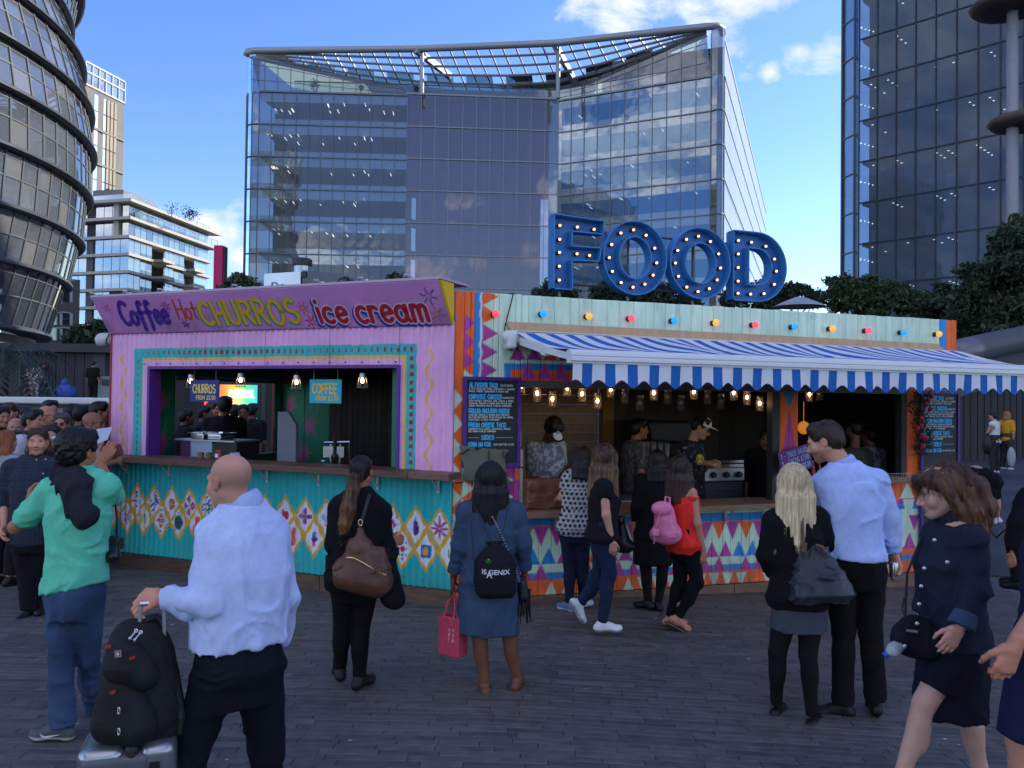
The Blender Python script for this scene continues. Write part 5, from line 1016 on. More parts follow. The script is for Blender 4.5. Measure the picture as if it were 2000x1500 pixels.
def facade(p, q, nb, ztop, nfl, gm, parent, sh=SH, spandrel=True, mull=.07, split=(.30, .17), depth=7., slabs=True, paneoff=0., trans_w=.12, cols=True, lights=0, fullname='window_pane', lit=None, top=None):
 p = np.array(p); q = np.array(q); d = q-p; Ln = np.linalg.norm(d); d /= Ln; n = np.array([d[1], -d[0]])
 if n@(-(p+q)/2) < 0: n = -n
 fr = Fr((*p, 0), (*d, 0), (*n, 0)); bw = Ln/nb; mbm = MB(); sp = MB(); sl = MB(); lt = MB()
 s1, s0 = split
 for f in range(nfl):
  z1 = ztop-f*sh; z0 = z1-sh
  if z1 < 3: break
  zw1, zw0 = (z1-sh*s1, z0+sh*s0) if spandrel else (z1-.06, z0+.06)
  for b in range(nb):
   key = (round(bw, 4), round(float(d[0]), 4), gm.name, spandrel, sh)
   w = fr(b*bw, 0, zw0); shared_quad(key, [fr(b*bw, 0, zw0), fr((b+1)*bw, 0, zw0), fr((b+1)*bw, 0, zw1), fr(b*bw, 0, zw1)], gm, parent, fullname, w)
  if spandrel:
   sp.add([fr(0, .0, zw1), fr(Ln, .0, zw1), fr(Ln, .0, z1), fr(0, .0, z1)], [(0, 1, 2, 3)]); sp.add([fr(0, .0, z0), fr(Ln, .0, z0), fr(Ln, .0, zw0), fr(0, .0, zw0)], [(0, 1, 2, 3)])
  if slabs: sl.box(fr, .2, Ln-.2, -depth, -.25, z0-.1, z0+.3)
  mbm.box(fr, 0, Ln, .0, .14, z0-trans_w/2, z0+trans_w/2)
  for k in range(lights):
   a = random.uniform(.5, Ln-2.2); dd = random.uniform(1.0, 5); L2 = random.choice((.9, 1.3)); lt.box(fr, a, a+.1, -dd-L2, -dd, z1-.62, z1-.58)
 mbm.box(fr, 0, Ln, .0, .2, ztop-.05, ztop+.14)
 zb = max(ztop-nfl*sh, 0)
 for b in range(nb+1): mbm.box(fr, b*bw-mull/2, b*bw+mull/2, -.02, .10, zb, ztop)
 o = obj('mullion_grid', mbm, GST if spandrel else mat('steel_light', (.36, .36, .38), .5), parent); o['kind'] = 'stuff'
 if spandrel: obj('spandrel_band', sp, G_SP, parent)
 if slabs and sl.v: o = obj('floor_slab', sl, SLABM, parent); o['kind'] = 'stuff'
 if lights: o = obj('ceiling_light', lt, LITE, parent); o['kind'] = 'stuff'
 return fr, Ln
random.seed(21)
frA, LA = facade(A0+(B0-A0)*.04, B0, 12, zt7, 10, G_L, B, lights=14)
frM, LM = facade(B0, C0, 11, z_of(940, 190, 100), 10, G_M, B, spandrel=False, mull=.06, slabs=False, fullname='atrium_pane')
frR, LR = facade(C0, D0, 11, zt7, 10, G_R, B, lights=7, split=(.26, .2))
# interior: back walls, atrium columns, inner wings with slanting edge beams
mb = MB(); mb.box(frA, 0, LA, -8, -7.6, 0, zt7); mb.box(frR, 0, LR, -8, -7.6, 0, zt7); mb.box(frM, 0, LM, -22, -21.5, 0, zt7); obj('inner_wall', mb, DKI, B)
mb = MB()
for k in (3.5, 9.5, 15.): mb.tube([frM(k, -1.4, 0), frM(k, -1.4, zt7-.5)], .45 if k < 5 else .3, 10)
for k in (2.2, 5.5): mb.tube([frA(LA*k/7, -1.6, 0), frA(LA*k/7, -1.6, zt7-.5)], .5, 10)
mb.tube([frR(LR*.72, -1.6, 0), frR(LR*.72, -1.6, zt7-.5)], .5, 10)
obj('column', mb, mat('col_grey', (.35, .37, .37), .7), B)['kind'] = 'stuff'
mb = MB()
for f in range(1, 9):
 z = zt7-f*SH; mb.prism(Fr(frM.o, frM.ex, frM.ey), [(0, z+.9), (9.5, z+.9-.0), (9.5, z+.2), (0, z+.2)], -6.5, -2) if False else None
 q0 = frM(.5, -1.5, z+.5); q1 = frM(9, -16, z+.5); mb.bar(q0, q1, .3, 1.0)
 for k in range(7): c = np.array(lerp(q0, q1, k/6.5)); mb.box(Fr(c, frM.ex, frM.ey), -.08, .08, -.08, .08, .4, SH-.4)
obj('atrium_gallery', mb, mat('gallery', (.3, .3, .31), .7), B)['kind'] = 'stuff'
mb = MB(); mb.box(frM, LM-1.15, LM-.02, .02, .05, 0, zt7-.3); mb.box(frR, .02, .5, .02, .05, 0, zt7-.3); obj('fold_panel', mb, G_SP, B)
mb = MB(); mb.box(frR, -.3, 0, -8, -.6, 0, zt7-.5); obj('fold_wall', mb, mat('fold_wall', (.22, .23, .25), .8), B)
# rounded corners
def corner(c0, c1, bulge, ztop, gm, z0=0, n=4):
 c0 = np.array(c0); c1 = np.array(c1); pts = [c0*(1-t)+c1*t+np.array(bulge)*sin(pi*t) for t in [k/n for k in range(n+1)]]
 for f in range(10):
  z1 = ztop-f*SH; zb = max(z1-SH, 0)
  if z1 < 3: break
  mb = MB(); ms = MB()
  for a, b in zip(pts[:-1], pts[1:]):
   mb.add([(*a, zb+SH*.17), (*b, zb+SH*.17), (*b, z1-SH*.3), (*a, z1-SH*.3)], [(0, 1, 2, 3)])
   ms.add([(*a, z1-SH*.3), (*b, z1-SH*.3), (*b, z1), (*a, z1)], [(0, 1, 2, 3)]); ms.add([(*a, zb), (*b, zb), (*b, zb+SH*.17), (*a, zb+SH*.17)], [(0, 1, 2, 3)])
  obj('corner_glass', mb, gm, B, smooth=True); obj('corner_band', ms, G_SP, B, smooth=True)['kind'] = 'stuff'
  mb = MB(); mb.tube([(*(p_*.9993), zb) for p_ in pts], .09, 6); obj('corner_transom', mb, GST, B)
 mb = MB()
 for p_ in pts: mb.bar((*(p_*.9992), 0), (*(p_*.9992), ztop), .09, .1)
 obj('corner_mullion', mb, GST, B)['kind'] = 'stuff'
Aw = A0+(B0-A0)*.04; Aw2 = P(475, 750, 101.)[:2]
corner(Aw, Aw2, (-.55, -.7), zt7, G_L); corner(D0, E0, (.25, -1.1), zt7, glassmat('glass_corner', tint=(.6, .65, .65), refl=.15, see=.5, base=(.2, .22, .2)))
# upper storey, set under the sloping roof: glass walls following the roof underside
def polywall(name, fr, pts, m, nb=10, mg=True):
 mb = MB(); mb.flat(fr, pts, 0); obj(name, mb, m, B)
 if mg:
  a0 = min(p[0] for p in pts); a1 = max(p[0] for p in pts); mm = MB(); top = sorted([p for p in pts if p[1] > zt7+.6 or True], key=lambda q: q[0])
  up = [p for p in pts[2:]][::-1]
  for k in range(nb+1):
   a = a0+(a1-a0)*k/nb; z = np.interp(a, [p[0] for p in up], [p[1] for p in up])
   if z > zt7+.3: mm.box(fr, a-.04, a+.04, 0, .1, zt7, z)
  for fr_ in (.35, .8):
   for i in range(len(up)-1):
    mm.bar(fr(up[i][0], .05, zt7+(up[i][1]-zt7)*fr_), fr(up[i+1][0], .05, zt7+(up[i+1][1]-zt7)*fr_), .06)
  obj('upper_mullion', mm, GST, B)['kind'] = 'stuff'
zr = lambda px, py, Y: z_of(px, py, Y)
def hitf(fr, px, py, b=0):
 r_ = ray(px, py); o = fr.o+fr.ey*b; s = ((o-CAM)@fr.ey)/(r_@fr.ey); q = CAM+r_*s-o; return (q@fr.ex, q[2])
upA = [hitf(frA, x, y) for x, y in ((492, 112), (560, 124), (640, 143), (720, 160), (786, 170))]
polywall('upper_glass', frA, [(0, zt7+.1), (LA, zt7+.1)]+upA[::-1], G_L, 12)
upM = [hitf(frM, x, y, -3.) for x, y in ((788, 172), (880, 180), (1000, 183), (1085, 182))]
frM3 = frM.shift(0, -3., 0)
polywall('upper_glass', frM3, [(0, zt7), (LM, zt7)]+upM[::-1], glassmat('glass_terr', tint=(.6, .7, .7), refl=.2, see=.4, base=(.15, .19, .2)), 12)
upR = [hitf(frR, x, y) for x, y in ((1090, 180), (1150, 165), (1210, 140), (1280, 110), (1340, 82), (1380, 68))]
polywall('upper_glass', frR, [(0, zt7+.1), (LR, zt7+.1)]+upR[::-1], G_L, 11)
mb = MB(); zE = zr(1411, 66, 93.2)
cpts = [D0*(1-t)+E0*t+np.array((.25, -1.1))*sin(pi*t) for t in (0, .25, .5, .75, 1)]
for a, b in zip(cpts[:-1], cpts[1:]): mb.add([(*a, zt7), (*b, zt7), (*b, zE), (*a, zE)], [(0, 1, 2, 3)])
obj('upper_corner_glass', mb, G_L, B); mb = MB(); zW = zr(484, 108, 98.5); cp2 = [Aw*(1-t)+Aw2*t+np.array((-.55, -.7))*sin(pi*t) for t in (0, .25, .5, .75, 1)]
for a, b in zip(cp2[:-1], cp2[1:]): mb.add([(*a, zt7), (*b, zt7), (*b, zW), (*a, zW)], [(0, 1, 2, 3)])
obj('upper_corner_glass', mb, G_L, B)
# terrace railing
mb = MB(); mr = MB(); frT = frA.shift(0, -.3, 0); a_, _ = hitf(frA, 575, 180)
mb.flat(frA, [(a_, zt7+.15), (LA, zt7+.15), (LA, zt7+1.35), (a_, zt7+1.35)], -.02); mb.flat(frM, [(0, zt7+.15), (LM, zt7+.15), (LM, zt7+1.35), (0, zt7+1.35)], .02); a2, _ = hitf(frR, 1300, 150)
mb.flat(frR, [(0, zt7+.15), (a2, zt7+.15), (a2, zt7+1.35), (0, zt7+1.35)], .05)
obj('balustrade_glass', mb, glassmat('bal_glass', tint=(.85, .9, .9), refl=.1, see=.92, base=(.3, .35, .35)), B)
for fr_, a0, a1 in ((frA, a_, LA), (frM, 0, LM), (frR, 0, a2)): mr.tube([fr_(a0, 0, zt7+1.4), fr_(a1, 0, zt7+1.4)], .07, 6)
obj('handrail', mr, GST, B)['kind'] = 'stuff'
mb = MB(); mb.add([(*A0, zt7-.02), (*B0, zt7-.02), (*C0, zt7-.02), (*D0, zt7-.02), (*E0, zt7-.02), (40, 150, zt7-.02), (-25, 150, zt7-.02)], [tuple(range(7))]); obj('terrace_deck', mb, INT, B)
# roof canopy
fe = [P(481, 108, 98.5), P(484, 101, 98.6), P(500, 99, 98.4), P(820, 95.5, 96.9), P(1090, 84, 94.8), P(1380, 52, 92.2), P(1400, 51, 92.6), P(1411, 56, 93.6), P(1412, 66, 94.5)]
mb = MB(); mb.tube(fe, .42, 8); obj('roof_edge_beam', mb, mat('roof_steel', (.33, .34, .36), .4, metal=.2), B, smooth=True)
def edge_pt(t):                          # along the front edge
 ks = [2, 3, 4, 5]; L_ = [np.linalg.norm(fe[ks[i+1]]-fe[ks[i]]) for i in range(3)]; d = t*sum(L_)
 for i in range(3):
  if d <= L_[i]+1e-6 or i == 2: return fe[ks[i]]+(fe[ks[i+1]]-fe[ks[i]])*min(d/L_[i], 1)
  d -= L_[i]
val_px = [(500, 112), (600, 134), (700, 156), (800, 170), (880, 178), (1000, 182), (1090, 176), (1180, 152), (1250, 122), (1320, 92), (1380, 66)]
def valley(px_):
 y = np.interp(px_, [q[0] for q in val_px], [q[1] for q in val_px]); Y = np.interp(px_, [500, 788, 1085, 1380], [98.6, 102, 103.5, 93]); return P(px_, y, Y)
NB = 34; rows = 5; RS = mat('roof_steel', (.33, .34, .36), .4); bars = MB(); prim = MB(); gl = MB()
def canopy(i, j):
 t = i/NB; e = edge_pt(t); v = valley(500+(1380-500)*t); s = j/rows; return e*(1-s)+v*s
for j in range(1, rows+1): prim.tube([canopy(i, j)-A(0, 0, .1) for i in range(0, NB+1)], .16 if j < rows else .3, 5)
for i in range(1, NB): bars.bar(canopy(i, 0), canopy(min(i+1, NB), rows), .16, .2) if i % 1 == 0 else None
for j in (rows-2, rows-1):
 for i in range(NB):
  if j == rows-2 and not (i % 3): continue
  gl.add([canopy(i, j), canopy(i+1, j), canopy(i+1, j+1), canopy(i, j+1)], [(0, 1, 2, 3)])
obj('canopy_bar', bars, RS, B)['kind'] = 'stuff'; obj('canopy_rail', prim, RS, B)['kind'] = 'stuff'; obj('canopy_glass', gl, glassmat('can_glass', tint=(.45, .6, .58), refl=.1, see=.7, base=(.1, .14, .13)), B)
mb = MB()
for (x0, y0, x1, y1) in ((812, 97, 880, 150), (1083, 86, 1125, 165)):
 mb.bar(P(x0, y0, 96.6), P(x1, y1, 101.5), .5, .8)
obj('canopy_girder', mb, RS, B)['kind'] = 'stuff'
for (x, y0, y1, Y) in ((824, 100, 186, 97.2), (1090, 90, 192, 96.)): mb = MB(); mb.tube([P(x, y0, Y), P(x, y1, Y)], .26, 10); obj('canopy_post', mb, RS, B)
mb = MB(); frV = frM3                              # roof going back behind the valley: a dark soffit over the terrace
for i in range(NB):
 a, b = canopy(i, rows), canopy(i+1, rows); mb.add([a, b, b+A(0, 16, 2.5), a+A(0, 16, 2.5)], [(0, 1, 2, 3)])
obj('roof_back', mb, glassmat('roof_back', tint=(.4, .45, .45), refl=.05, see=.3, base=(.12, .14, .14)), B)
# the long side wall that catches the light
frS = Fr((*E0, 0), np.array([*(G0-E0), 0])/np.linalg.norm(G0-E0), (0, 0, 0)); LS = np.linalg.norm(G0-E0); nS = np.array([frS.ex[1], -frS.ex[0], 0]); frS.ey = nS
G_S = mat('glass_side', (.30, .36, .42), .35, spec=.5)
for b in range(12):
 for f in range(3):
  zc = [0, zt7*.36, zt7*.7, zE]; mb = MB(); mb.flat(frS, [(LS*b/12, zc[f]), (LS*(b+1)/12-.08, zc[f]), (LS*(b+1)/12-.08, zc[f+1]-.1), (LS*b/12, zc[f+1]-.1)], .0); obj('side_glass', mb, G_S, B)
mb = MB(); [mb.bar(frS(0, .03, z), frS(LS, .03, z), .12) for z in np.arange(4, zE, SH)]; obj('side_transom', mb, mat('steel_pale', (.4, .43, .46), .5), B)['kind'] = 'stuff'
mb = MB(); mb.box(frS, 2.5, LS, -15, -.1, 0, zE-.4); obj('core', mb, DKI, B)
# plants and small things on the terrace
for x, y, r in ((612, 172, .5), (704, 172, .25), (812, 172, .3)):
 c = P(x, y, 99.4); c[2] = zt7+.1; t = thing('terrace_plant', {612: 'round clipped bush on the glass office terrace, left end', 704: 'thin shrub on the office terrace, middle one', 812: 'thin shrub by the first canopy post'}[x], 'plant', c)
 mb = MB(); rs = random.Random(int(x))
 for k in range(90):
  q = A(rs.gauss(0, r*.5), rs.gauss(0, r*.5), r+.5+rs.gauss(0, r*.6)); mb.add([c+q, c+q+A(.2, 0, .1), c+q+A(.05, .1, .25)], [(0, 1, 2)])
 obj('foliage', mb, mat('far_leaf', (.02, .05, .02), .8), t); mb = MB(); mb.tube([c, c+A(0, 0, .6)], .05, 5); obj('stem', mb, TIMBR, t)
# ---- right dark tower -------------------------------------------------------
T = thing('glass_tower', 'dark blue glass office tower with ceiling lights at the right edge', 'office tower', (50, 66, 0))
p0 = P(1680, 750, 80.)[:2]; p1 = P(1988, 750, 70.2)[:2]; dT = (p1-p0)/np.linalg.norm(p1-p0)
def crossY(px):
 r_ = ray(px, 750)[:2]; M = np.array([[r_[0], -dT[0]], [r_[1], -dT[1]]]); s = np.linalg.solve(M, p0); return p0+dT*s[1]
z_a = z_of(1712, 229, crossY(1712)[1]); z_b = z_of(1712, 148, crossY(1712)[1]); shT = z_b-z_a; bwT = np.linalg.norm(crossY(1749)-crossY(1712))
G_T = glassmat('glass_tower', tint=(.42, .52, .62), refl=.0, see=.62, base=(.17, .225, .30), wav=.02, wscale=.2, fres=1.34, gt=(.6, .8, 1))
nbT = 46; pS = crossY(1712)-dT*bwT; pE = pS+dT*bwT*nbT; ntop = 8; zT = z_a+shT*ntop
def facade_tower():
 fr = Fr((*pS, 0), (*dT, 0), (dT[1], -dT[0], 0)); Ln = bwT*nbT
 if fr.ey[:2]@(-pS) < 0: fr.ey = -fr.ey
 mm = MB(); sl = MB(); lt = MB(); colm = MB(); rs = random.Random(77); ins = MB()
 nf = int(zT//shT)+1
 for f in range(nf):
  z1 = zT-f*shT; z0 = max(z1-shT, -.5)
  for b in range(min(nbT, 15)):
   w = fr(b*bwT, 0, z0); key = ('tower', z0 > 0); shared_quad(key, [fr(b*bwT, 0, z0+.04), fr((b+1)*bwT, 0, z0+.04), fr((b+1)*bwT, 0, z1-.04), fr(b*bwT, 0, z1-.04)], G_T, T, 'window_pane', w)
  sl.box(fr, .1, Ln, -9, -.5, z0-.15, z0+.22)
  mm.box(fr, 0, Ln, -.02, .1, z0-.06, z0+.06)
  if z1 > 3:
   for b in range(11):
    if rs.random() < .62:
     n = rs.choice((1, 2, 3, 5)) if z1 > 14 else rs.choice((3, 6, 8)); a = b*bwT+rs.uniform(.3, bwT-.4);
     for k in range(n): dd = 1.2+k*1.05; lt.box(fr, a, a+.16, -dd-.1, -dd, z1-.22, z1-.19)
    if rs.random() < .25: a = b*bwT+rs.uniform(.1, .5); ins.box(fr, a, a+rs.uniform(.6, 1.3), -2.2, -2., z0+.3, z0+rs.uniform(1., 2.4))
  for b in range(0, 14, 3): colm.box(fr, b*bwT+.9, b*bwT+1.4, -2.2, -1.7, z0, z1)
 mm.box(fr, 0, Ln, -.02, .1, zT-.06, zT+.1)
 for b in range(nbT+1): mm.box(fr, b*bwT-.05, b*bwT+.05, -.02, .11, 0, zT)
 obj('mullion_grid', mm, mat('tower_frame', (.012, .016, .03), .5), T)['kind'] = 'stuff'; obj('floor_slab', sl, mat('tower_slab', (.10, .12, .14), .8), T)['kind'] = 'stuff'
 obj('ceiling_light', lt, LITE, T)['kind'] = 'stuff'; obj('column', colm, mat('tower_col', (.16, .19, .22), .8), T)['kind'] = 'stuff'; obj('furniture', ins, mat('tower_furn', (.3, .38, .42), .8), T)['kind'] = 'stuff'
 mb = MB(); mb.box(fr, .1, Ln-.1, -9.5, -9.2, 0, zT); mb.box(fr, Ln-.3, Ln, -22, -.1, 0, zT); mb.box(fr, 0, Ln, -22, -21.7, 0, zT); mb.box(fr, 0, Ln, -22, -.2, zT-.3, zT); obj('core_wall', mb, mat('tower_core', (.02, .024, .03), .9), T)
 # top service strip
 return fr
frT_ = facade_tower()
mb = MB()
# the narrow set back glass slot on the left edge
q0 = P(1645, 750, 86.)[:2]; q1 = P(1667, 750, 84.)[:2]; q2 = pS
fr2 = Fr((*q0, 0), np.array([*(q1-q0), 0])/np.linalg.norm(q1-q0), (0, 0, 0)); fr2.ey = np.array([fr2.ex[1], -fr2.ex[0], 0]); L2_ = np.linalg.norm(q1-q0)
mm = MB(); lt = MB()
for f in range(int(zT//shT)+1):
 z1 = zT-f*shT; z0 = max(z1-shT, -.5); o = shared_quad(('slot', z0 > 0), [fr2(0, 0, z0+.05), fr2(L2_, 0, z0+.05), fr2(L2_, 0, z1-.05), fr2(0, 0, z1-.05)], G_T, T, 'slot_pane', fr2(0, 0, z0))
 mm.box(fr2, -.1, L2_, 0, .12, z0-.07, z0+.07)
 for k in range(4):
  lt.box(fr2, L2_*.45+.07*k, L2_*.45+.07*k+.07, -1.5-k*.4, -1.4-k*.4, z1-.5-k*.12, z1-.42-k*.12)
 lt.box(fr2, L2_*.8, L2_*.8+.16, -1.0, -.9, z1-.8, z1-.75)
mm.box(fr2, -.25, .0, -.2, .15, 0, zT); mm.box(fr2, L2_, L2_+.25, -.2, .15, 0, zT)
obj('slot_frame', mm, mat('slot_frame', (.09, .09, .10), .5), T)['kind'] = 'stuff'; obj('slot_light', lt, LITE, T)['kind'] = 'stuff'
mb = MB(); mb.add([(*q1, 0), (*q2, 0), (*q2, zT), (*q1, zT)], [(0, 1, 2, 3)]); mb.add([(*q0, 0), (*(q0+A(12, 14)), 0), (*(q0+A(12, 14)), zT), (*q0, zT)], [(0, 1, 2, 3)]); obj('return_glass', mb, G_T, T)
mb = MB(); mb.box(fr2, .3, 9, -6, -2.8, 0, zT); obj('slot_core', mb, mat('tower_core', (.02, .024, .03)), T)
# ---- round stepped glass building on the left ---------------------------------
CT = thing('round_building', 'rounded glass building stepping out in dark edged tiers on the left', 'office building', (-58, 60, 0))
angC = radians(46.1); Dc = 83.; cC = np.array([-sin(angC)*Dc, cos(angC)*Dc]); HLIP = [(190, -160), (172, -70), (150, 5), (131, 67), (157, 149), (175, 235), (181, 312), (176, 397), (162, 483), (138, 563), (101, 661)]
G_C = []
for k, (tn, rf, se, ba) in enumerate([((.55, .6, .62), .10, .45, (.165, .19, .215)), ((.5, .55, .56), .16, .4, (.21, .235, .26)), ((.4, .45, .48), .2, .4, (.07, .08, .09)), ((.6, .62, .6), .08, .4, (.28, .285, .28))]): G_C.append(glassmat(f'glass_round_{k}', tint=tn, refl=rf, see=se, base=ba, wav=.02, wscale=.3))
lips = []
for (px_, py_) in HLIP:
 al = atan2(1000-px_, F); de = angC-al; R = Dc*sin(de); Tn = Dc*cos(de); Y = Tn*cos(al); z = P(px_, py_, Y)[2]; lips.append((R, z))
fixt = {0: 24, 1: 25.3, 2: 26}
lips = [(max(R, 20.) if i > 2 else R, z) for i, (R, z) in enumerate(lips)]
NP = 96; a_face = atan2(-cC[1], -cC[0])
npane = 0
for i in range(len(lips)-1):
 (R1, z1), (R0, z0) = lips[i], lips[i+1]           # tier between the lip above and the lip below
 gt = R1-.6; gb = R0-.3
 dark = MB(); pts = lambda R, z: [(cC[0]+R*cos(2*pi*k/NP), cC[1]+R*sin(2*pi*k/NP), z) for k in range(NP)]
 # lip: a rounded dark edge with soffit
 prof = [(R0-2.6, z0+.1), (R0-.15, z0-.16), (R0+.02, z0-.05), (R0+.02, z0+.1), (R0-.2, z0+.26), (R0-2.6, z0+.28)]
 m = MB(); m.lathe(prof, (cC[0], cC[1], 0), 96); obj('tier_edge', m, mat('tier_dark', (.07, .075, .085), .4), CT, smooth=False)
 m = MB(); mm = MB(); h0, h1 = z0+.27, z1-.1; zm = h0+(h1-h0)*.5; zm2 = h1-(h1-h0)*.12
 for k in range(NP):
  g0 = 2*pi*k/NP; g1 = 2*pi*(k+1)/NP; gm_ = (g0+g1)/2; dl = (gm_-a_face+pi) % (2*pi)-pi
  if abs(dl) > 1.55: continue
  def pt_(g, z): R = lerp(gb, gt, (z-h0)/(h1-h0)); return (cC[0]+R*cos(g), cC[1]+R*sin(g), z)
  vis = -.62 < dl < 1.35
  for j, (za, zb_) in enumerate(((h0, zm), (zm, zm2), (zm2, h1))):
   q = [pt_(g0, za), pt_(g1, za), pt_(g1, zb_), pt_(g0, zb_)]
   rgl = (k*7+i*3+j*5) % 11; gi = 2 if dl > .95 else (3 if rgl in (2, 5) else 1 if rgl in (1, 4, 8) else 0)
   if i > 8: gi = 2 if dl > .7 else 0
   if vis and npane < 298 and -.1 < dl < 1.3 and 1 < i:
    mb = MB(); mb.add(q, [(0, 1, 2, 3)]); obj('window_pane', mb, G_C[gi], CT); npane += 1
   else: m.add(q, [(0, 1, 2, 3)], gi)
  mm.bar(pt_(g0, h0), pt_(g0, h1), .13, .16); mm.bar(pt_(g0, zm), pt_(g1, zm), .1); mm.bar(pt_(g0, zm2), pt_(g1, zm2), .07)
 o = obj('tier_glazing', m, G_C, CT); o['kind'] = 'stuff'; obj('tier_mullion', mm, mat('mull_c', (.11, .12, .125), .5), CT)['kind'] = 'stuff'
 m = MB(); m.lathe([(R0-5, z0), (R0-5, z1)], (cC[0], cC[1], 0), 48); obj('inner_drum', m, mat('drum', (.13, .13, .12), .9), CT)
Rb, zb = lips[-1]; m = MB(); m.lathe([(Rb-1.2, zb-.3), (Rb-1.5, zb-1.5), (Rb-2.8, zb-2.2), (Rb-4, zb-2.3), (Rb-4.2, 0)], (cC[0], cC[1], 0), 64); obj('base_ring', m, mat('base_ring', (.13, .14, .15), .5), CT)
# ---- beige tower -----------------------------------------------------------
YB_ = 150.
BT = thing('beige_tower', 'slim beige stone tower with louvred windows and a glass crown', 'tower block', (*P(195, 750, YB_)[:2], 0))
e0 = P(120, 750, YB_)[:2]; e1 = P(231, 750, YB_+14)[:2]; dv = (e1-e0)/np.linalg.norm(e1-e0); fb = Fr((*e0, 0), (*dv, 0), (dv[1], -dv[0], 0)); LB = np.linalg.norm(e1-e0)
zc_ = hitf(fb, 228, 196)[1]; zcr = hitf(fb, 228, 152)[1]
mb = MB(); mb.box(fb, 0, LB, -14, 0, 0, zc_); obj('wall', mb, mat('beige_stone', (.20, .185, .165), .8, var=.1, vscale=.3), BT)
STN = mat('beige_stone2', (.26, .24, .21), .8); LV = mat('louvre', (.33, .27, .19), .6, rnd=.1); LVD = mat('louvre_dark', (.03, .03, .035), .5); WHW = glassmat('white_win', tint=(.8, .8, .8), refl=.2, see=.1, base=(.5, .52, .52))
for f in range(13):
 z1 = zc_-.9-f*6.6/1.0*.5; z0 = z1-3.0
 if z0 < 0: break
 for (xa, xb, m_, nm) in ((182, 189, WHW, 'window_strip'), (200, 205, WHW, 'window_strip'), (206, 227, LV, 'louvre')):
  a, _ = hitf(fb, xa, 300); b, _ = hitf(fb, xb, 300)
  if nm == 'louvre':
   for k in range(3): mb = MB(); w = (b-a)/3; mb.box(fb, a+k*w, a+k*w+w*.72, .02, .22, z0-.12, z1); obj('louvre', mb, LV, BT); mb = MB(); mb.box(fb, a+k*w+w*.72, a+(k+1)*w, .01, .04, z0-.12, z1); obj('louvre_gap', mb, LVD, BT)
  else: mb = MB(); mb.box(fb, a, b, .01, .05, z0, z1); obj(nm, mb, m_, BT);
 if f % 2 == 1: mb = MB(); mb.box(fb, 0, LB, .0, .3, z0-.5, z0-.15); obj('string_course', mb, STN, BT)
mb = MB(); mf = MB()
for k in range(7): a = lerp(LB*.28, LB, k/6); mf.bar(fb(a, 0, zc_), fb(a, 0, zcr+.6*k*0), .35)
for z in (zc_+.2, zcr-1.8, zcr): mf.bar(fb(LB*.28, 0, z), fb(LB, 0, z), .35)
mf.bar(fb(LB, 0, zcr), fb(LB, -12, zcr), .35); mf.bar(fb(LB, -12, zc_), fb(LB, -12, zcr), .35)
mb.flat(fb, [(LB*.28, zc_), (LB, zc_), (LB, zcr), (LB*.28, zcr)], .0); obj('crown_glass', mb, glassmat('crown', tint=(.85, .92, .95), refl=.15, see=.8, base=(.4, .45, .5)), BT); obj('crown_frame', mf, mat('crown_fr', (.45, .45, .43), .5), BT)['kind'] = 'stuff'
mb = MB(); mb.box(fb, LB*.3, LB*.75, -8, -2, zc_, zcr-2); obj('plant_room', mb, mat('pale_room', (.4, .45, .45), .7), BT)
# ---- white balconied apartment block ---------------------------------------
AB = thing('apartment_block', 'cream apartment block with stacked glass balconies and planted roof terrace', 'apartment block', (*P(270, 750, 125)[:2], 0))
kx = P(245, 750, 118.)[:2]; kl = P(100, 750, 122)[:2]; kr = P(402, 750, 140.)[:2]
dl_ = (kl-kx)/np.linalg.norm(kl-kx); dr_ = (kr-kx)/np.linalg.norm(kr-kx); fl_ = Fr((*kx, 0), (*dl_, 0), (-dl_[1], dl_[0], 0)); frr = Fr((*kx, 0), (*dr_, 0), (dr_[1], -dr_[0], 0)); Ll = np.linalg.norm(kl-kx); Lr = np.linalg.norm(kr-kx)
if fl_.ey[:2]@(-kx) < 0: fl_.ey = -fl_.ey
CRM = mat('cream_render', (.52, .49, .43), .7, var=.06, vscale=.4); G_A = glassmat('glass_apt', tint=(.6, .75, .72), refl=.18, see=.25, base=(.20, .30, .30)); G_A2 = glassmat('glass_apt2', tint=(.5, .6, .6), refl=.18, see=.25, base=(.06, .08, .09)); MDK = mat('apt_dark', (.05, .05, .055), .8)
lines = [390, 425, 459, 494, 529, 563, 597, 632]
zl = [hitf(frr, 250, y)[1] for y in lines]; zl = [zl[0]-(zl[0]-zl[-1])/7*k for k in range(8)]; sh_ = zl[0]-zl[1]; zl += [zl[-1]-sh_*k for k in (1, 2, 3, 4)]
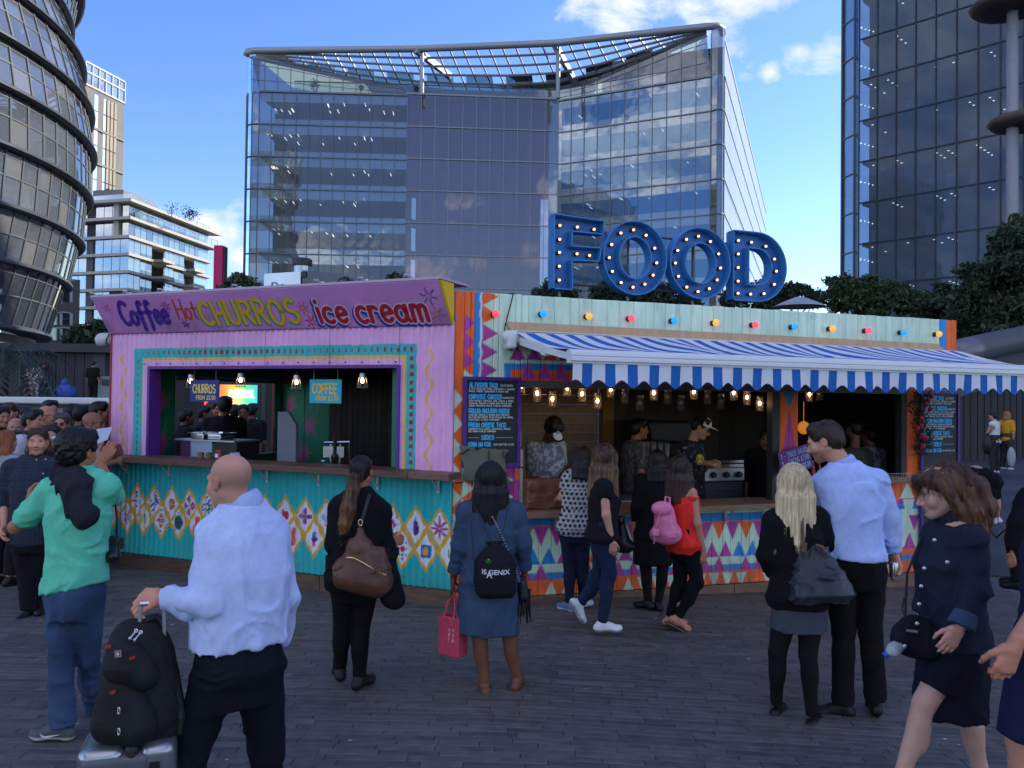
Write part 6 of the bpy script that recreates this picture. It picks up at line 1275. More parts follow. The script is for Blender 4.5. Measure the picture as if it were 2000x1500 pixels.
for i, z in enumerate(zl):
 if z < 1: break
 ov = 1.3 if i == 0 else 1.2 if i == 1 else .5; e_ = {0: 0, 1: 0, 2: 0}.get(i, 0)
 mb = MB(); mb.prism(Fr((0, 0, 0), (1, 0, 0), (0, 0, 1), (0, 1, 0)), [tuple(fl_(Ll, ov, 0)[:2]), tuple((fl_(0, ov, 0)+frr.ey*ov)[:2]), tuple(frr(Lr+ov*(1.5 if i < 2 else .3), ov, 0)[:2]), tuple(frr(Lr, -10, 0)[:2]), tuple(fl_(Ll, -14, 0)[:2])], z-.42, z)
 obj('floor_slab', mb, CRM, AB)
 if i+1 < len(zl):
  zb0 = zl[i+1]; nw = 15
  for k in range(nw):
   a0, a1 = Lr*k/nw, Lr*(k+1)/nw; rec = (k in (4, 5, 10, 11)) and i > 1; d_ = -1.6 if rec else -.02
   mb = MB(); mb.flat(frr, [(a0, zb0), (a1-.1, zb0), (a1-.1, z-.42), (a0, z-.42)], d_); obj('window', mb, G_A2 if rec or (i < 2 and k % 3 == 0) else G_A, AB)
  for k in range(9):
   a0, a1 = Ll*k/9, Ll*(k+1)/9; mb = MB(); mb.flat(fl_, [(a0, zb0), (a1-.1, zb0), (a1-.1, z-.42), (a0, z-.42)], -.02); obj('window', mb, MDK if k in (4,) else G_A2 if i < 2 else G_A, AB)
  if i > 1:
   for k in (4, 10):
    a0 = Lr*k/nw; mb = MB(); mb.box(frr, a0-.1, a0+Lr*2/nw+.1, .0, 1.9, zb0-.3, zb0+.02); mb.box(frr, a0-.1, a0+Lr*2/nw+.1, 1.8, 1.85, zb0, zb0+.25); obj('balcony', mb, CRM, AB)
    mb = MB(); mb.flat(frr, [(a0, zb0+.2), (a0+Lr*2/nw, zb0+.2), (a0+Lr*2/nw, zb0+1.1), (a0, zb0+1.1)], 1.86); obj('balcony_glass', mb, glassmat('bal_glass'), AB)
   mb = MB(); mb.box(frr, Lr*6/nw, Lr*6.25/nw, 0, .08, zb0, z-.42); obj('pier', mb, mat('pier_grey', (.1, .1, .11), .7), AB); mb = MB(); mb.box(fl_, Ll*.46, Ll*.55, 0, .08, zb0, z-.42); obj('pier', mb, mat('pier_grey', (.1, .1, .11), .7), AB)
  if i < 2: mb = MB(); mb.box(fl_, 1.5, 2.4, -.3, .4, zb0, z-.42); obj('pillar', mb, CRM, AB)
mb = MB(); mg = MB();
for z, o_ in ((zl[0], -.4), (zl[1], 1.1)):
 mb.flat(frr, [(1, z), (Lr+1, z), (Lr+1, z+1.1), (1, z+1.1)], o_); mg.bar(frr(1, o_, z+1.1), frr(Lr+1, o_, z+1.1), .08)
 for k in range(12): a = 1+k*Lr/11; mg.bar(frr(a, o_, z), frr(a, o_, z+1.1), .06)
mb.flat(fl_, [(0, zl[0]), (Ll, zl[0]), (Ll, zl[0]+1.1), (0, zl[0]+1.1)], -.4)
obj('roof_balustrade', mb, glassmat('bal_glass'), AB); obj('balustrade_frame', mg, mat('pale_steel', (.4, .42, .43), .5), AB)['kind'] = 'stuff'
mb = MB(); mb.box(frr, 3, Lr*.5, -8, -3, zl[0], zl[0]+2.4); mb.box(fl_, 3.5, Ll*.6, -8, -4, zl[0], zl[0]+1.4); obj('penthouse', mb, mat('pent', (.2, .2, .19), .7), AB)
for px_, y0, y1, r, lab in ((335, 424, 398, 1.3, 'bare thin rooftop shrub on the apartment terrace'), (370, 430, 408, 1.1, 'dark leafy rooftop shrub at the right of the apartment terrace'), (213, 380, 372, 1.0, 'clipped rooftop bushes above the apartment corner')):
 c = P(px_, y0, 126); t = thing('roof_shrub', lab, 'plant', c); rs = random.Random(px_); mb = MB(); h = (y0-y1)/F*126
 for k in range(160 if px_ != 335 else 50): q = c+A(rs.gauss(0, r*.5), rs.gauss(0, r*.5), h*.6+rs.gauss(0, h*.25)); s = .22; mb.add([q, q+A(s, 0, s*.3), q+A(s*.3, s*.2, s)], [(0, 1, 2)])
 obj('foliage', mb, mat('far_leaf', (.02, .05, .02)), t); mb = MB(); mb.tube([c, c+A(0, 0, h*.7)], .06, 5); obj('stem', mb, TIMBR, t)
mb = MB(); mb.box(fl_, 4.6, Ll, -14, -.3, 0, zl[0]-.5); mb.box(frr, 4.2, Lr-.2, -10, -2.2, 0, zl[0]-.5); obj('core', mb, mat('apt_core', (.12, .13, .13), .9), AB)
# grey brick lower block in front of it
LBK = thing('brick_block', 'low grey brown block with white framed windows below the round building', 'building', (*P(140, 750, 108)[:2], 0))
l0 = P(60, 750, 108)[:2]; l1 = P(152, 750, 112)[:2]; dd_ = (l1-l0)/np.linalg.norm(l1-l0); fg = Fr((*l0, 0), (*dd_, 0), (dd_[1], -dd_[0], 0)); zg = hitf(fg, 140, 545)[1]; Lg = np.linalg.norm(l1-l0)
mb = MB(); mb.box(fg, 0, Lg, -6, 0, 0, zg); obj('wall', mb, mat('grey_brick', (.16, .15, .135), .8, var=.15, vscale=1), LBK)
for px_, ys in ((108, (578, 620, 650)), (128, (575, 620, 650))):
 for y in ys: a, z = hitf(fg, px_, y); mb = MB(); mb.box(fg, a-.7, a+.5, .0, .06, z-1, z+.6); obj('window', mb, G_A2, LBK); mb = MB(); mb.box(fg, a+.5, a+.85, 0, .1, z-1, z+.6); mb.box(fg, a-.7, a+.5, 0, .1, z+.6, z+.75); obj('window_frame', mb, mat('wf', (.6, .6, .58), .6), LBK)
# pink column
c = P(424, 750, 60.)[:2]; z1 = z_of(424, 480, 60); t = thing('pink_pillar', 'tall bright pink sign column with a dark side', 'sign column', (*c, 0))
mb = MB(); mb.box(WORLD, c[0]-.35, c[0]+.28, 59.8, 60.4, 0, z1); obj('column', mb, mat('pinkcol', (.62, .01, .13), .5), t); mb = MB(); mb.box(WORLD, c[0]+.285, c[0]+.42, 59.9, 60.5, 0, z1-.05); obj('dark_side', mb, MDK, t)
# ---- low things left: dark pavilion wall, pale stone wall, palms, small people come later
YW = 34.
DW = thing('dark_pavilion', 'long dark clad pavilion wall under the round building', 'building', (-24, YW, 0))
d0 = P(-150, 750, YW)[:2]; d1 = P(183, 750, YW)[:2]; zt = z_of(100, 688, YW)
for k in range(18):
 a = lerp(d0[0], d1[0], k/18); b = lerp(d0[0], d1[0], (k+1)/18); mb = MB(); mb.box(WORLD, a, b-.03, YW, YW+.3, 0, zt); obj('wall_panel', mb, mat('dark_clad', (.022, .022, .028), .6, var=.2, vscale=2, stretch=(1, 1, 8), rnd=.15), DW)
mb = MB(); mb.box(WORLD, d1[0], d1[0]+.5, YW-.1, YW+6, 0, zt); obj('end_pier', mb, mat('pier_stone', (.06, .06, .065), .8), DW)
mb = MB(); mb.box(WORLD, d0[0], d1[0]+1.2, YW-.4, YW+6, zt, zt+.35); obj('roof_edge', mb, mat('dark_roof', (.03, .03, .035), .6), DW)
mb = MB(); cp = P(60, 755, YW-.3); mb.box(WORLD, cp[0]-.5, cp[0]+.5, YW-.35, YW-.3, cp[2]-.6, cp[2]+1.); o = obj('poster', mb, mat('magenta_poster', (.14, .01, .05), .6), label='dark magenta poster on the dark pavilion wall', cat='poster')
SW = thing('stone_wall', 'pale grey stone wall with a white coping behind the crowd', 'wall', (-14, 13.6, 0)); YS = 14.5
s0 = P(-120, 770, YS)[:2]; s1 = P(225, 770, YS+.0)[:2]; zc2 = z_of(100, 778, YS); STM = mat('pale_stone', (.2, .215, .225), .75, var=.1, vscale=2, rnd=.08)
for r in range(4):
 for k in range(9):
  a = lerp(s0[0], s1[0], k/9); b = lerp(s0[0], s1[0], (k+1)/9); mb = MB(); mb.box(WORLD, a, b-.008, YS, YS+.4, zc2-.15-(r+1)*.42, zc2-.16-r*.42); obj('stone_slab', mb, STM, SW)
mb = MB(); mb.box(WORLD, s0[0], s1[0], YS-.08, YS+.5, zc2-.10, zc2+.02); bevel(obj('coping', mb, mat('white_coping', (.62, .62, .6), .4), SW), .03)
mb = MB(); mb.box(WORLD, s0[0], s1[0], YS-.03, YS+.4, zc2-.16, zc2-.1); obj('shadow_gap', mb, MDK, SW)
a = P(127, 785, YS)[0]; mb = MB(); mb.box(WORLD, a-.06, a+.06, YS-.04, YS-.02, zc2-.16, zc2-.12); obj('drain_slot', mb, M_BLK, SW)
# ---- right side: round metal topped amphitheatre wall
AM = thing('amphitheatre_wall', 'dark clad curved wall with a fat grey metal rim behind the taco stall', 'wall', (16, 27, 0))
rim = [P(1860, 694, 24.5), P(1900, 683, 25.2), P(1950, 671, 26.2), P(2010, 659, 27.2), P(2150, 640, 30)]
mb = MB(); mb.tube(rim, .42, 14); obj('rim', mb, mat('grey_rim', (.15, .155, .17), .35, metal=.3), AM, smooth=True)
rim2 = [p+A(0, .2, -.35) for p in rim]; mb = MB()
for a, b in zip(rim2[:-1], rim2[1:]): mb.add([(a[0], a[1], a[2]-1.0), (b[0], b[1], b[2]-1.), tuple(b), tuple(a)], [(0, 1, 2, 3)])
obj('upper_band', mb, mat('grey_band', (.085, .09, .105), .7), AM)
rs = random.Random(1); a, b = rim2[0]-A(1.5, .2, 0), rim2[-1]
for k in range(60):
 p = a+(b-a)*k/60; q = a+(b-a)*(k+.9)/60; mb = MB(); o_ = .3+.02*(k % 2); mb.add([(p[0], p[1]+o_, 0), (q[0], q[1]+o_, 0), (q[0], q[1]+o_, q[2]-.9), (p[0], p[1]+o_, p[2]-.9), (p[0], p[1]+o_+.1, 0), (q[0], q[1]+o_+.1, 0), (q[0], q[1]+o_+.1, q[2]-.9), (p[0], p[1]+o_+.1, p[2]-.9)], [(0, 1, 2, 3), (7, 6, 5, 4), (1, 5, 6, 2), (0, 3, 7, 4), (3, 2, 6, 7)]); obj('cladding_board', mb, mat('black_clad', (.018, .019, .024), .5, rnd=.25), AM)
# lamp mast with discs
c = P(1977, 750, 40.); t = thing('lamp_mast', 'tall grey mast carrying rusty brown saucer discs', 'mast', (c[0], c[1], 0)); zt_ = z_of(1977, -120, 40)
mb = MB(); mb.tube([(c[0], c[1], 0), (c[0], c[1], 8), (c[0], c[1], zt_)], [.3, .29, .24], 14); obj('pole', mb, mat('mast_grey', (.26, .26, .28), .5, var=.1), t, smooth=True)
for py_, rx, cx in ((238, 1.6, 2000), (10, 1.85, 1975)):
 q = P(cx, py_, 40); h = .62; mb = MB(); mb.lathe([(.001, -h*.5), (rx*.6, -h*.52), (rx*.9, -h*.3), (rx, 0), (rx*.93, h*.3), (rx*.6, h*.42), (.001, h*.4)], q, 36); obj('saucer_disc', mb, mat('rusty_disc', (.10, .075, .06), .7, var=.3, vscale=2, bump=.3), t, smooth=True)
# ------------------------------------------------------------------ trees
LEAF = mat('leaf', (.035, .062, .02), .6, rnd=.45, island=True, hue=.03); LEAFD = mat('leaf_dark', (.022, .042, .018), .65, rnd=.45, island=True, hue=.02); BARK = mat('bark', (.06, .045, .035), .9, bump=.4)
def tree(label, x, y, h, crown, n, s, seed, m=LEAF, trunk=.16, z0=0., name='broadleaf_tree'):
 """crown: list of (dx, dy, z, rx, rz) clumps"""
 t = thing(name, label, 'tree', (x, y, z0)); rs = np.random.default_rng(seed); v = []; f = []
 tot = sum(c[3]**2*c[4] for c in crown)
 for (dx, dy, z, rx, rz) in crown:
  k = int(1.5*n*rx*rx*rz/tot); nc = 22; cu_ = rs.normal(size=(nc, 3)); cu_ /= np.linalg.norm(cu_, axis=1)[:, None]; cu_ *= (.35+.75*rs.random(nc)[:, None]); ci = rs.integers(0, nc, k); u = cu_[ci]+rs.normal(size=(k, 3))*.20
  P_ = u*np.array([rx, rx, rz])+np.array([x+dx, y+dy, z])
  for p in P_:
   ax = rs.normal(size=3)*s*.62; ay = rs.normal(size=3)*s*.4; b = len(v); v += [p-ax*.5, p+ay*.5, p+ax*.5, p-ay*.5]; f.append((b, b+1, b+2, b+3))
 me_ = mesh('crown', np.array(v), np.array(f), m, org=ORG[t.name]); o = link('crown', me_, t); ORG[o.name] = ORG[t.name]
 mb = MB(); zc = max(np.mean([c[2] for c in crown]), .5); mb.tube([(x, y, z0), (x+.1, y, zc*.5), (x, y, zc)], [trunk, trunk*.75, trunk*.35], 8)
 for c in crown[:7]: mb.tube([(x, y, zc*.62), (x+c[0]*.5, y+c[1]*.5, (zc*.62+c[2])/2), (x+c[0], y+c[1], c[2])], [trunk*.5, trunk*.3, trunk*.12], 6)
 obj('trunk', mb, BARK, t, smooth=True); return t
def tree_px(label, Y, blobs, n, s, seed, m=LEAF, **k):
 """crown clumps read off as (px, py, radius px): each becomes a ball of leaves at the tree's distance"""
 rs = random.Random(seed); cs = [P(px_, py_, Y) for px_, py_, r in blobs]; x = float(np.mean([c[0] for c in cs])); cr = [(c[0]-x, rs.uniform(-1, 1)*b[2]/F*Y*.5, c[2], b[2]/F*Y, b[2]/F*Y*.8) for c, b in zip(cs, blobs)]
 return tree(label, x, Y, 0, cr, n, s, seed, m, **k)
tree_px('dark bushy tree above the dark pavilion, left of the white floodlight', 42, [(170, 655, 26), (140, 670, 22), (205, 650, 24), (195, 640, 18), (215, 675, 20), (160, 690, 22)], 5200, .30, 1, LEAFD)
tree_px('dark tree behind the floodlight under the apartment block', 46, [(215, 700, 26), (235, 690, 20), (200, 720, 22)], 2500, .3, 2, LEAFD)
tree_px('green tree just right of the pink column', 40, [(468, 555, 22), (450, 570, 20), (490, 560, 18), (470, 545, 14), (500, 575, 20)], 3400, .22, 3)
tree_px('small treetop showing over the ice cream lettering', 40, [(768, 552, 20), (750, 560, 16), (790, 560, 18), (775, 545, 10)], 2200, .2, 4)
tree_px('treetop behind the blue letter F', 40, [(1080, 570, 26), (1110, 580, 22), (1060, 580, 18), (1095, 560, 14)], 3000, .2, 5, LEAFD)
tree_px('dark treetop behind the two blue letters O', 42, [(1180, 580, 28), (1220, 572, 26), (1270, 570, 28), (1310, 580, 26), (1345, 588, 22), (1240, 590, 28)], 7000, .22, 6, LEAFD)
tree_px('treetop behind the blue letter D', 42, [(1450, 580, 26), (1490, 565, 26), (1530, 572, 26), (1560, 570, 20), (1590, 582, 22), (1500, 590, 28), (1420, 590, 16)], 6500, .22, 7, LEAFD)
tree_px('spreading tree behind the conical roof cowl', 44, [(1640, 560, 28), (1680, 560, 32), (1720, 575, 34), (1760, 580, 30), (1640, 590, 28), (1700, 600, 36), (1625, 548, 14), (1790, 595, 30)], 9500, .24, 8, LEAF)
tree_px('big dark tree on the right in front of the glass tower', 32, [(1910, 560, 46), (1960, 540, 54), (1990, 600, 60), (1900, 620, 46), (1950, 640, 54), (1890, 530, 26), (1990, 480, 44), (2040, 560, 60), (1930, 680, 40)], 17000, .2, 9, LEAFD, trunk=.25)
tree_px('leafy tree at the right edge below the saucer disc', 34, [(1975, 462, 34), (1990, 440, 24), (1960, 480, 20), (2020, 470, 36), (1945, 470, 12)], 5000, .2, 10, LEAF)
tree_px('dark tree between the roof cowl and the big right tree', 38, [(1820, 600, 34), (1850, 640, 34), (1800, 640, 30), (1840, 570, 20), (1880, 670, 36)], 6500, .24, 11, LEAFD)
def palm(label, bx_, top, lean, seed, nf=20, fl=1.5):
 Y = 24.; c = P(*top, Y); b = P(bx_, 778, Y); t = thing('palm_tree', label, 'palm', (b[0], Y, 0)); mb = MB(); mb.tube([(b[0], Y, 0), ((b[0]+c[0])/2-lean*.3, Y, c[2]*.55), tuple(c)], [.24, .2, .15], 9); obj('trunk', mb, mat('palm_bark', (.07, .065, .06), .9, bump=.6, bscale=20), t, smooth=True)
 rs = random.Random(seed)
 for k in range(nf):
  g = rs.uniform(0, 2*pi); up = rs.uniform(-.3, 1.1); mbf = MB(); pts = [c+A(cos(g)*fl*s, sin(g)*fl*s, up*fl*s-1.05*fl*s*s) for s in np.linspace(0, 1, 9)]
  for i in range(8):
   a, b2 = pts[i], pts[i+1]; d = b2-a; sd_ = np.cross(d, (0, 0, 1)); sd_ = sd_/(np.linalg.norm(sd_)+1e-9); w = .42*sin(pi*(i+1)/9.5)
   for s_ in (-1, 1):
    for q in (0, .5): p = a+d*q; mbf.add([p, p+sd_*s_*w+d*.8-A(0, 0, .12), p+d*.16], [(0, 1, 2)])
  mbf.tube(pts, .012, 4); obj('frond', mbf, mat('palm_leaf', (.03, .05, .035), .5, rnd=.3), t)
palm('palm tree with grey trunk in front of the dark pavilion', 22, (38, 700), 0, 1); palm('palm tree at the very left edge with drooping fronds', -10, (8, 690), 0, 2)
# ------------------------------------------------------------------ people
SKINM = mat('skin', attr=True, rough=.52, spec=.35, var=.06, vscale=14, bump=.08, bscale=220)
_b = SKINM.node_tree.nodes['Principled BSDF']; _b.inputs['Subsurface Weight'].default_value = .12; _b.inputs['Subsurface Radius'].default_value = (.012, .005, .003)
CLOTH = mat('cloth', attr=True, rough=.85, spec=.2, var=.07, vscale=9, bump=.22, bscale=140)
SHEENY = mat('smooth_leather', attr=True, rough=.42, spec=.4, var=.15, vscale=7, bump=.12, bscale=60)
HAIRM = mat('hair', attr=True, rough=.42, spec=.35, var=.32, vscale=30, stretch=(6, 6, .5), bump=.5, bscale=60, detail=3)
SHOEM = mat('shoe', attr=True, rough=.55, spec=.35, var=.06)
def V(*q): return np.array(q, float)
def nrm(v): v = np.asarray(v, float); return v/(np.linalg.norm(v)+1e-12)
def basis(yaw, pitch=0., roll=0.):      # yaw 0 looks away from the camera (+y), 90 looks right; pitch > 0 nods down
 y = radians(yaw); f0 = V(sin(y), cos(y), 0); r0 = V(cos(y), -sin(y), 0); u0 = V(0, 0, 1); p = radians(pitch); r_ = radians(roll)
 f = f0*cos(p)-u0*sin(p); u = u0*cos(p)+f0*sin(p); r = r0*cos(r_)+u*sin(r_); u = u*cos(r_)-r0*sin(r_); return r, f, u
def folds(amp, fr=9., seed=0., st=(1, 1, .42)):
 st = np.array(st)
 def g(X):
  w = vnoise(X*5+seed)[:, None]*1.3; n = vnoise(X*fr*st+seed+w*3); m = vnoise(X*fr*2.3*st+seed*2+w*2)
  return -amp*((1-np.abs(2*n-1))**3*.9+.5*(1-np.abs(2*m-1))**2)+amp*.25
 return g
def noisy(col, a=.12, f=60): return lambda v: np.tile(np.array(col), (len(v), 1))*(1+a*(vnoise(v*f)[:, None]-.5)*2)
class Person:
 def __init__(s, label, base, yaw=0, h=1.72, fem=False, skin='c68e6c', px={}, bj={}, hyaw=None, hpitch=0., hroll=0., lod=0, width=1., group=None, gzz=None, belly=0., head=None):
  base = np.array(base, float); s.k = k = h/1.75; s.h = h; s.fem = fem; s.lod = lod; s.w = width; s.belly = belly
  s.root = thing('person', label, 'person', base, group); s.base = base
  s.r, s.f, s.u = basis(yaw); r, f, u = s.r, s.f, s.u; sw = (.165 if fem else .188)*width; hw = .088*width if fem else .085*width
  D = dict(head=(0, .035, 1.625), neck=(0, -.015, 1.475), crotch=(0, 0, .84), sR=(sw, -.01, 1.405), sL=(-sw, -.01, 1.405), eR=(sw+.05, -.04, 1.115), eL=(-sw-.05, -.04, 1.115),
    wR=(sw+.055, .04, .87), wL=(-sw-.055, .04, .87), hR=(hw, 0, .88), hL=(-hw, 0, .88), kR=(hw+.01, .03, .475), kL=(-hw-.01, .03, .475), aR=(hw+.015, -.02, .085), aL=(-hw-.015, -.02, .085))
  D.update(bj); s.J = J = {n: base+(r*p[0]+f*p[1]+u*p[2])*k for n, p in D.items()}
  for n, (x, y, dy) in px.items(): J[n] = P(x, y, base[1]+dy)
  s.hr, s.hf, s.hu = basis(yaw if hyaw is None else hyaw, hpitch, hroll); s.skin = np.array(H(skin)); s.HM = np.stack([s.hr, s.hf, s.hu])
  if 'sR' in px or 'sL' in px: rr_ = J['sR']-J['sL']; s.r = nrm(V(rr_[0], rr_[1], 0)); s.f = V(-s.r[1], s.r[0], 0)
  s.vb = (.012, .016, .026)[lod]; s.vc = (.0108, .015, .022)[lod]; s.vh = (.0054, .0075, .012)[lod]; s.vhand = (.0046, .007, .012)[lod]
  s.parts = []; s.feet = {}
 def hp(s, x, y, z): return s.J['head']+(s.hr*x+s.hf*y+s.hu*z)*s.k*1.02
 def torso(s, e=0., lo=-.04, waist=None, extra=None, loose=0.):
  k = s.k; w = s.w; J = s.J; b = s.belly
  if s.fem: sec = [(-.06, .075, .07), (0, .140, .105), (.12, .172, .122, -.01), (.36, .128, .095), (.56, .142, .108, .01), (.70, .150, .118, .02), (.84, .140, .10, .0), (.93, .115, .078), (1.0, .06, .055)]
  else: sec = [(-.06, .08, .075), (0, .145, .11), (.13, .168, .124), (.38, .150+b*.35, .113+b, b*.5), (.62, .166+b*.2, .124+b*.5, b*.2), (.80, .170, .120), (.92, .135, .09), (1.0, .065, .06)]
  sec = [(t, a*w*k+e+loose*(1 if t < .8 else .3), c*w**.5*k+e+loose*(1 if t < .8 else .3), *(q*k for q in o)) for t, a, c, *o in sec if t >= lo or t == -.06]
  out = [loft(J['crotch'], J['neck']+s.u*.0, s.r, sec, k=.04*k)]
  for a in 'LR':
   out.append(cap(J['neck']-s.u*.02*k, J['s'+a]+s.u*.0, .04*k+e, .052*k*w**.5+e, k=.05*k))
  return out
 def arm(s, a, e=0., upto=2., r=1.):      # upto: 1 = elbow, 2 = wrist
  J = s.J; k = s.k*(.9 if s.fem else 1)*r*s.w**.6; out = []; S, E_, W = J['s'+a], J['e'+a], J['w'+a]
  if upto <= 1:
   q = S+(E_-S)*upto; d = nrm(E_-S); out.append(cap(S, S+(E_-S)*min(upto+.15, 1), .054*k+e, .043*k+e*1.1, k=.04, cut=[(q, d)]))
  else:
   q = E_+(W-E_)*(upto-1); d = nrm(W-E_); out.append(cap(S, E_, .054*k+e, .042*k+e, k=.03)); out.append(cap(E_, E_+(W-E_)*min(upto-1+.1, 1.02), .041*k+e, .029*k+e*.8, k=.025, cut=[(q, d)]))
  return out
 def leg(s, a, e=0., upto=2., flare=0., r=1.):
  J = s.J; k = s.k*r*s.w**.5; out = []; Hp, K, An = J['h'+a], J['k'+a], J['a'+a]; d1 = nrm(K-Hp); d2 = nrm(An-K)
  if upto <= 1: q = Hp+(K-Hp)*upto; return [cap(Hp, K, .088*k+e, .058*k+e, k=.03, cut=[(q, d1)])]
  q = K+(An-K)*(upto-1); cut = [(q, d2)]
  back = -nrm(np.cross(np.cross(d2, s.f), d2)); back = back if back@s.f < 0 else -back
  out += [cap(Hp, K, .090*k+e, .056*k+e, k=.03), cap(K, An, .052*k+e, .036*k+e+flare, k=.02, cut=cut), ell(K+(An-K)*.3+back*.018*k, (.048*k+e, .048*k+e, .12*k), k=.03, cut=cut)]
  return out
 def body(s, arms='LR', legs='LR', bare=False):
  J = s.J; k = s.k; hid = s.torso(-.004); vis = []
  for a in arms: vis += s.arm(a)
  for a in legs: (vis if bare else hid).extend(s.leg(a))
  vs = []; fs = []; cs = []
  for pr, vx in ((hid, .030), (vis, s.vb)):
   if pr: v, q = sdf(pr, vx); vs.append(v); fs.append(q); cs.append(np.tile(s.skin, (len(v), 1))*(1+.10*(vnoise(v*20)[:, None]-.5)+.10*(vnoise(v*7)[:, None]-.5)))
  v, q, c = s.headmesh(); vs.append(v); fs.append(q); cs.append(c)
  for (a, d, t, n, curl, sp) in getattr(s, 'hands', []):
   v, q = sdf(s.handprims(a, d, t, n, curl, sp), s.vhand); vs.append(v); fs.append(q); cs.append(np.tile(s.skin*np.array([1.05, .93, .9]), (len(v), 1))*(1+.12*(vnoise(v*60)[:, None]-.5)))
  for v, q in getattr(s, 'barefeet', []): vs.append(v); fs.append(q); cs.append(np.tile(s.skin, (len(v), 1)))
  n = 0; F_ = []
  for v, q in zip(vs, fs): F_.append(q+n); n += len(v)
  org = ORG[s.root.name]; me_ = mesh('body', np.concatenate(vs), np.concatenate(F_), SKINM, smooth=True, col=np.concatenate(cs), org=org); o = link('body', me_, s.root); ORG[o.name] = org; return o
 def headmesh(s):
  c = s.J['head']; M = s.HM; k = s.k*1.02; L_ = lambda x, y, z: c+(s.hr*x+s.hf*y+s.hu*z)*k
  pr = [ell(L_(0, -.014, .034), V(.076, .096, .083)*k, M, k=.02), ell(L_(0, .03, -.03), V(.060, .062, .085)*k, M, k=.03), cap(L_(0, .015, -.07), L_(0, .066, -.098), .042*k, .024*k, k=.02),
   cap(L_(.05, -.005, -.045), L_(.018, .062, -.092), .022*k, .018*k, k=.02), cap(L_(-.05, -.005, -.045), L_(-.018, .062, -.092), .022*k, .018*k, k=.02),
   cap(L_(0, .086, .004), L_(0, .109, -.036), .0075*k, .0125*k, k=.012), cap(L_(-.013, .094, -.041), L_(.013, .094, -.041), .0085*k, k=.008),
   cap(L_(-.038, .078, .02), L_(.038, .078, .02), .013*k, k=.014), ell(L_(.038, .062, -.03), V(.026, .024, .03)*k, M, k=.02), ell(L_(-.038, .062, -.03), V(.026, .024, .03)*k, M, k=.02),
   ell(L_(.033, .1, -.001), V(.017, .016, .010)*k, M, k=.010, sub=True), ell(L_(-.033, .1, -.001), V(.017, .016, .010)*k, M, k=.010, sub=True),
   ell(L_(.031, .0745, -.002), V(.013, .013, .012)*k, M, k=.002), ell(L_(-.031, .0745, -.002), V(.013, .013, .012)*k, M, k=.002),
   cap(L_(-.017, .087, -.061), L_(.017, .087, -.061), .0065*k, k=.006), cap(L_(-.014, .086, -.071), L_(.014, .086, -.071), .007*k, k=.006),
   ell(L_(.079, -.008, -.006), V(.009, .019, .031)*k, M, k=.008), ell(L_(-.079, -.008, -.006), V(.009, .019, .031)*k, M, k=.008),
   ell(L_(.086, -.002, -.004), V(.006, .010, .018)*k, M, k=.004, sub=True), ell(L_(-.086, -.002, -.004), V(.006, .010, .018)*k, M, k=.004, sub=True),
   cap(L_(0, -.03, -.05), s.J['neck']-s.u*.02*k, .05*k*(.9 if s.fem else 1.05), .056*k*(.9 if s.fem else 1.08), k=.03)]
  v, q = sdf(pr, s.vh); l = (v-c)@M.T/k; x, y, z = l.T; col = np.tile(s.skin, (len(v), 1))*(1+.08*(vnoise(v*35)[:, None]-.5))
  def bl(w, cc): w = np.clip(w, 0, 1)[:, None]; col[:] = col*(1-w)+np.array(cc)*w
  sk = s.skin; bl(.35*np.exp(-((np.abs(x)-.04)**2+(z+.035)**2)/.0005)*(y > .03), sk*V(1.25, .75, .7)); bl(.5*(np.abs(x) > .077)*(z > -.05)*(z < .04), sk*V(1.2, .75, .7))
  bl(.4*np.exp(-((x)**2+(z+.035)**2)/.0003)*(y > .08), sk*V(1.2, .75, .7))
  lip = np.clip(1.6-np.abs(z+.066)/.006, 0, 1)*np.clip(1.6-np.abs(x)/.016, 0, 1)*(y > .07); bl(lip*.75, sk*V(.95, .5, .5)); bl(np.clip(1.3-np.abs(z+.066)/.0016, 0, 1)*(np.abs(x) < .02)*(y > .07), sk*.25)
  hc = np.array(getattr(s, 'browc', sk*.25)); bl(.8*np.clip(1.5-np.abs(z-.020-.1*(np.abs(x)-.03)*0)/.004, 0, 1)*(np.abs(x) > .012)*(np.abs(x) < .045)*(y > .06), hc)
  for sx in (-1, 1):
   d = np.hypot((x-sx*.032)/1.0, (z+.001)); ins = (np.abs((x-sx*.032)/.0135)**2+np.abs((z+.0015)/.0065)**2) < 1
   bl(.7*np.exp(-d**2/.00022)*(y > .06), sk*V(.62, .5, .5)); bl(ins*(y > .06)*1., V(.5, .48, .46)); bl((d < .0055)*(y > .06), V(.03, .02, .015)); bl((np.abs(z-.0055) < .002)*(np.abs(x-sx*.032) < .014)*(y > .06), sk*.2)
  st = getattr(s, 'stubble', None)
  if st is not None:
   kind, cc, am = st
   if 's' in kind: bl(am*np.clip((.075-z)/.03, 0, 1)*np.clip((.035-y)/.03, 0, 1)*np.clip((z+.06)/.03, 0, 1), cc)
   if 'b' in kind: bl(am*np.clip((-.035-z)/.02, 0, 1)*np.clip((y-.0)/.03, 0, 1)*np.clip((z+.125)/.02, 0, 1), cc)
  return v, q, col
 def hand(s, a, d=None, t=None, n=None, curl=.5, sp=1.):
  d = nrm(s.J['w'+a]-s.J['e'+a]) if d is None else nrm(d); t = s.f if t is None else t; t = nrm(np.array(t)-d*(np.array(t)@d)); sd = 1 if a == 'R' else -1
  if n is None: n = np.cross(t, d); n = n if n@(s.r*sd) < 0 else -n
  s.hands = getattr(s, 'hands', [])+[(a, d, t, nrm(n), curl, sp)]; return s
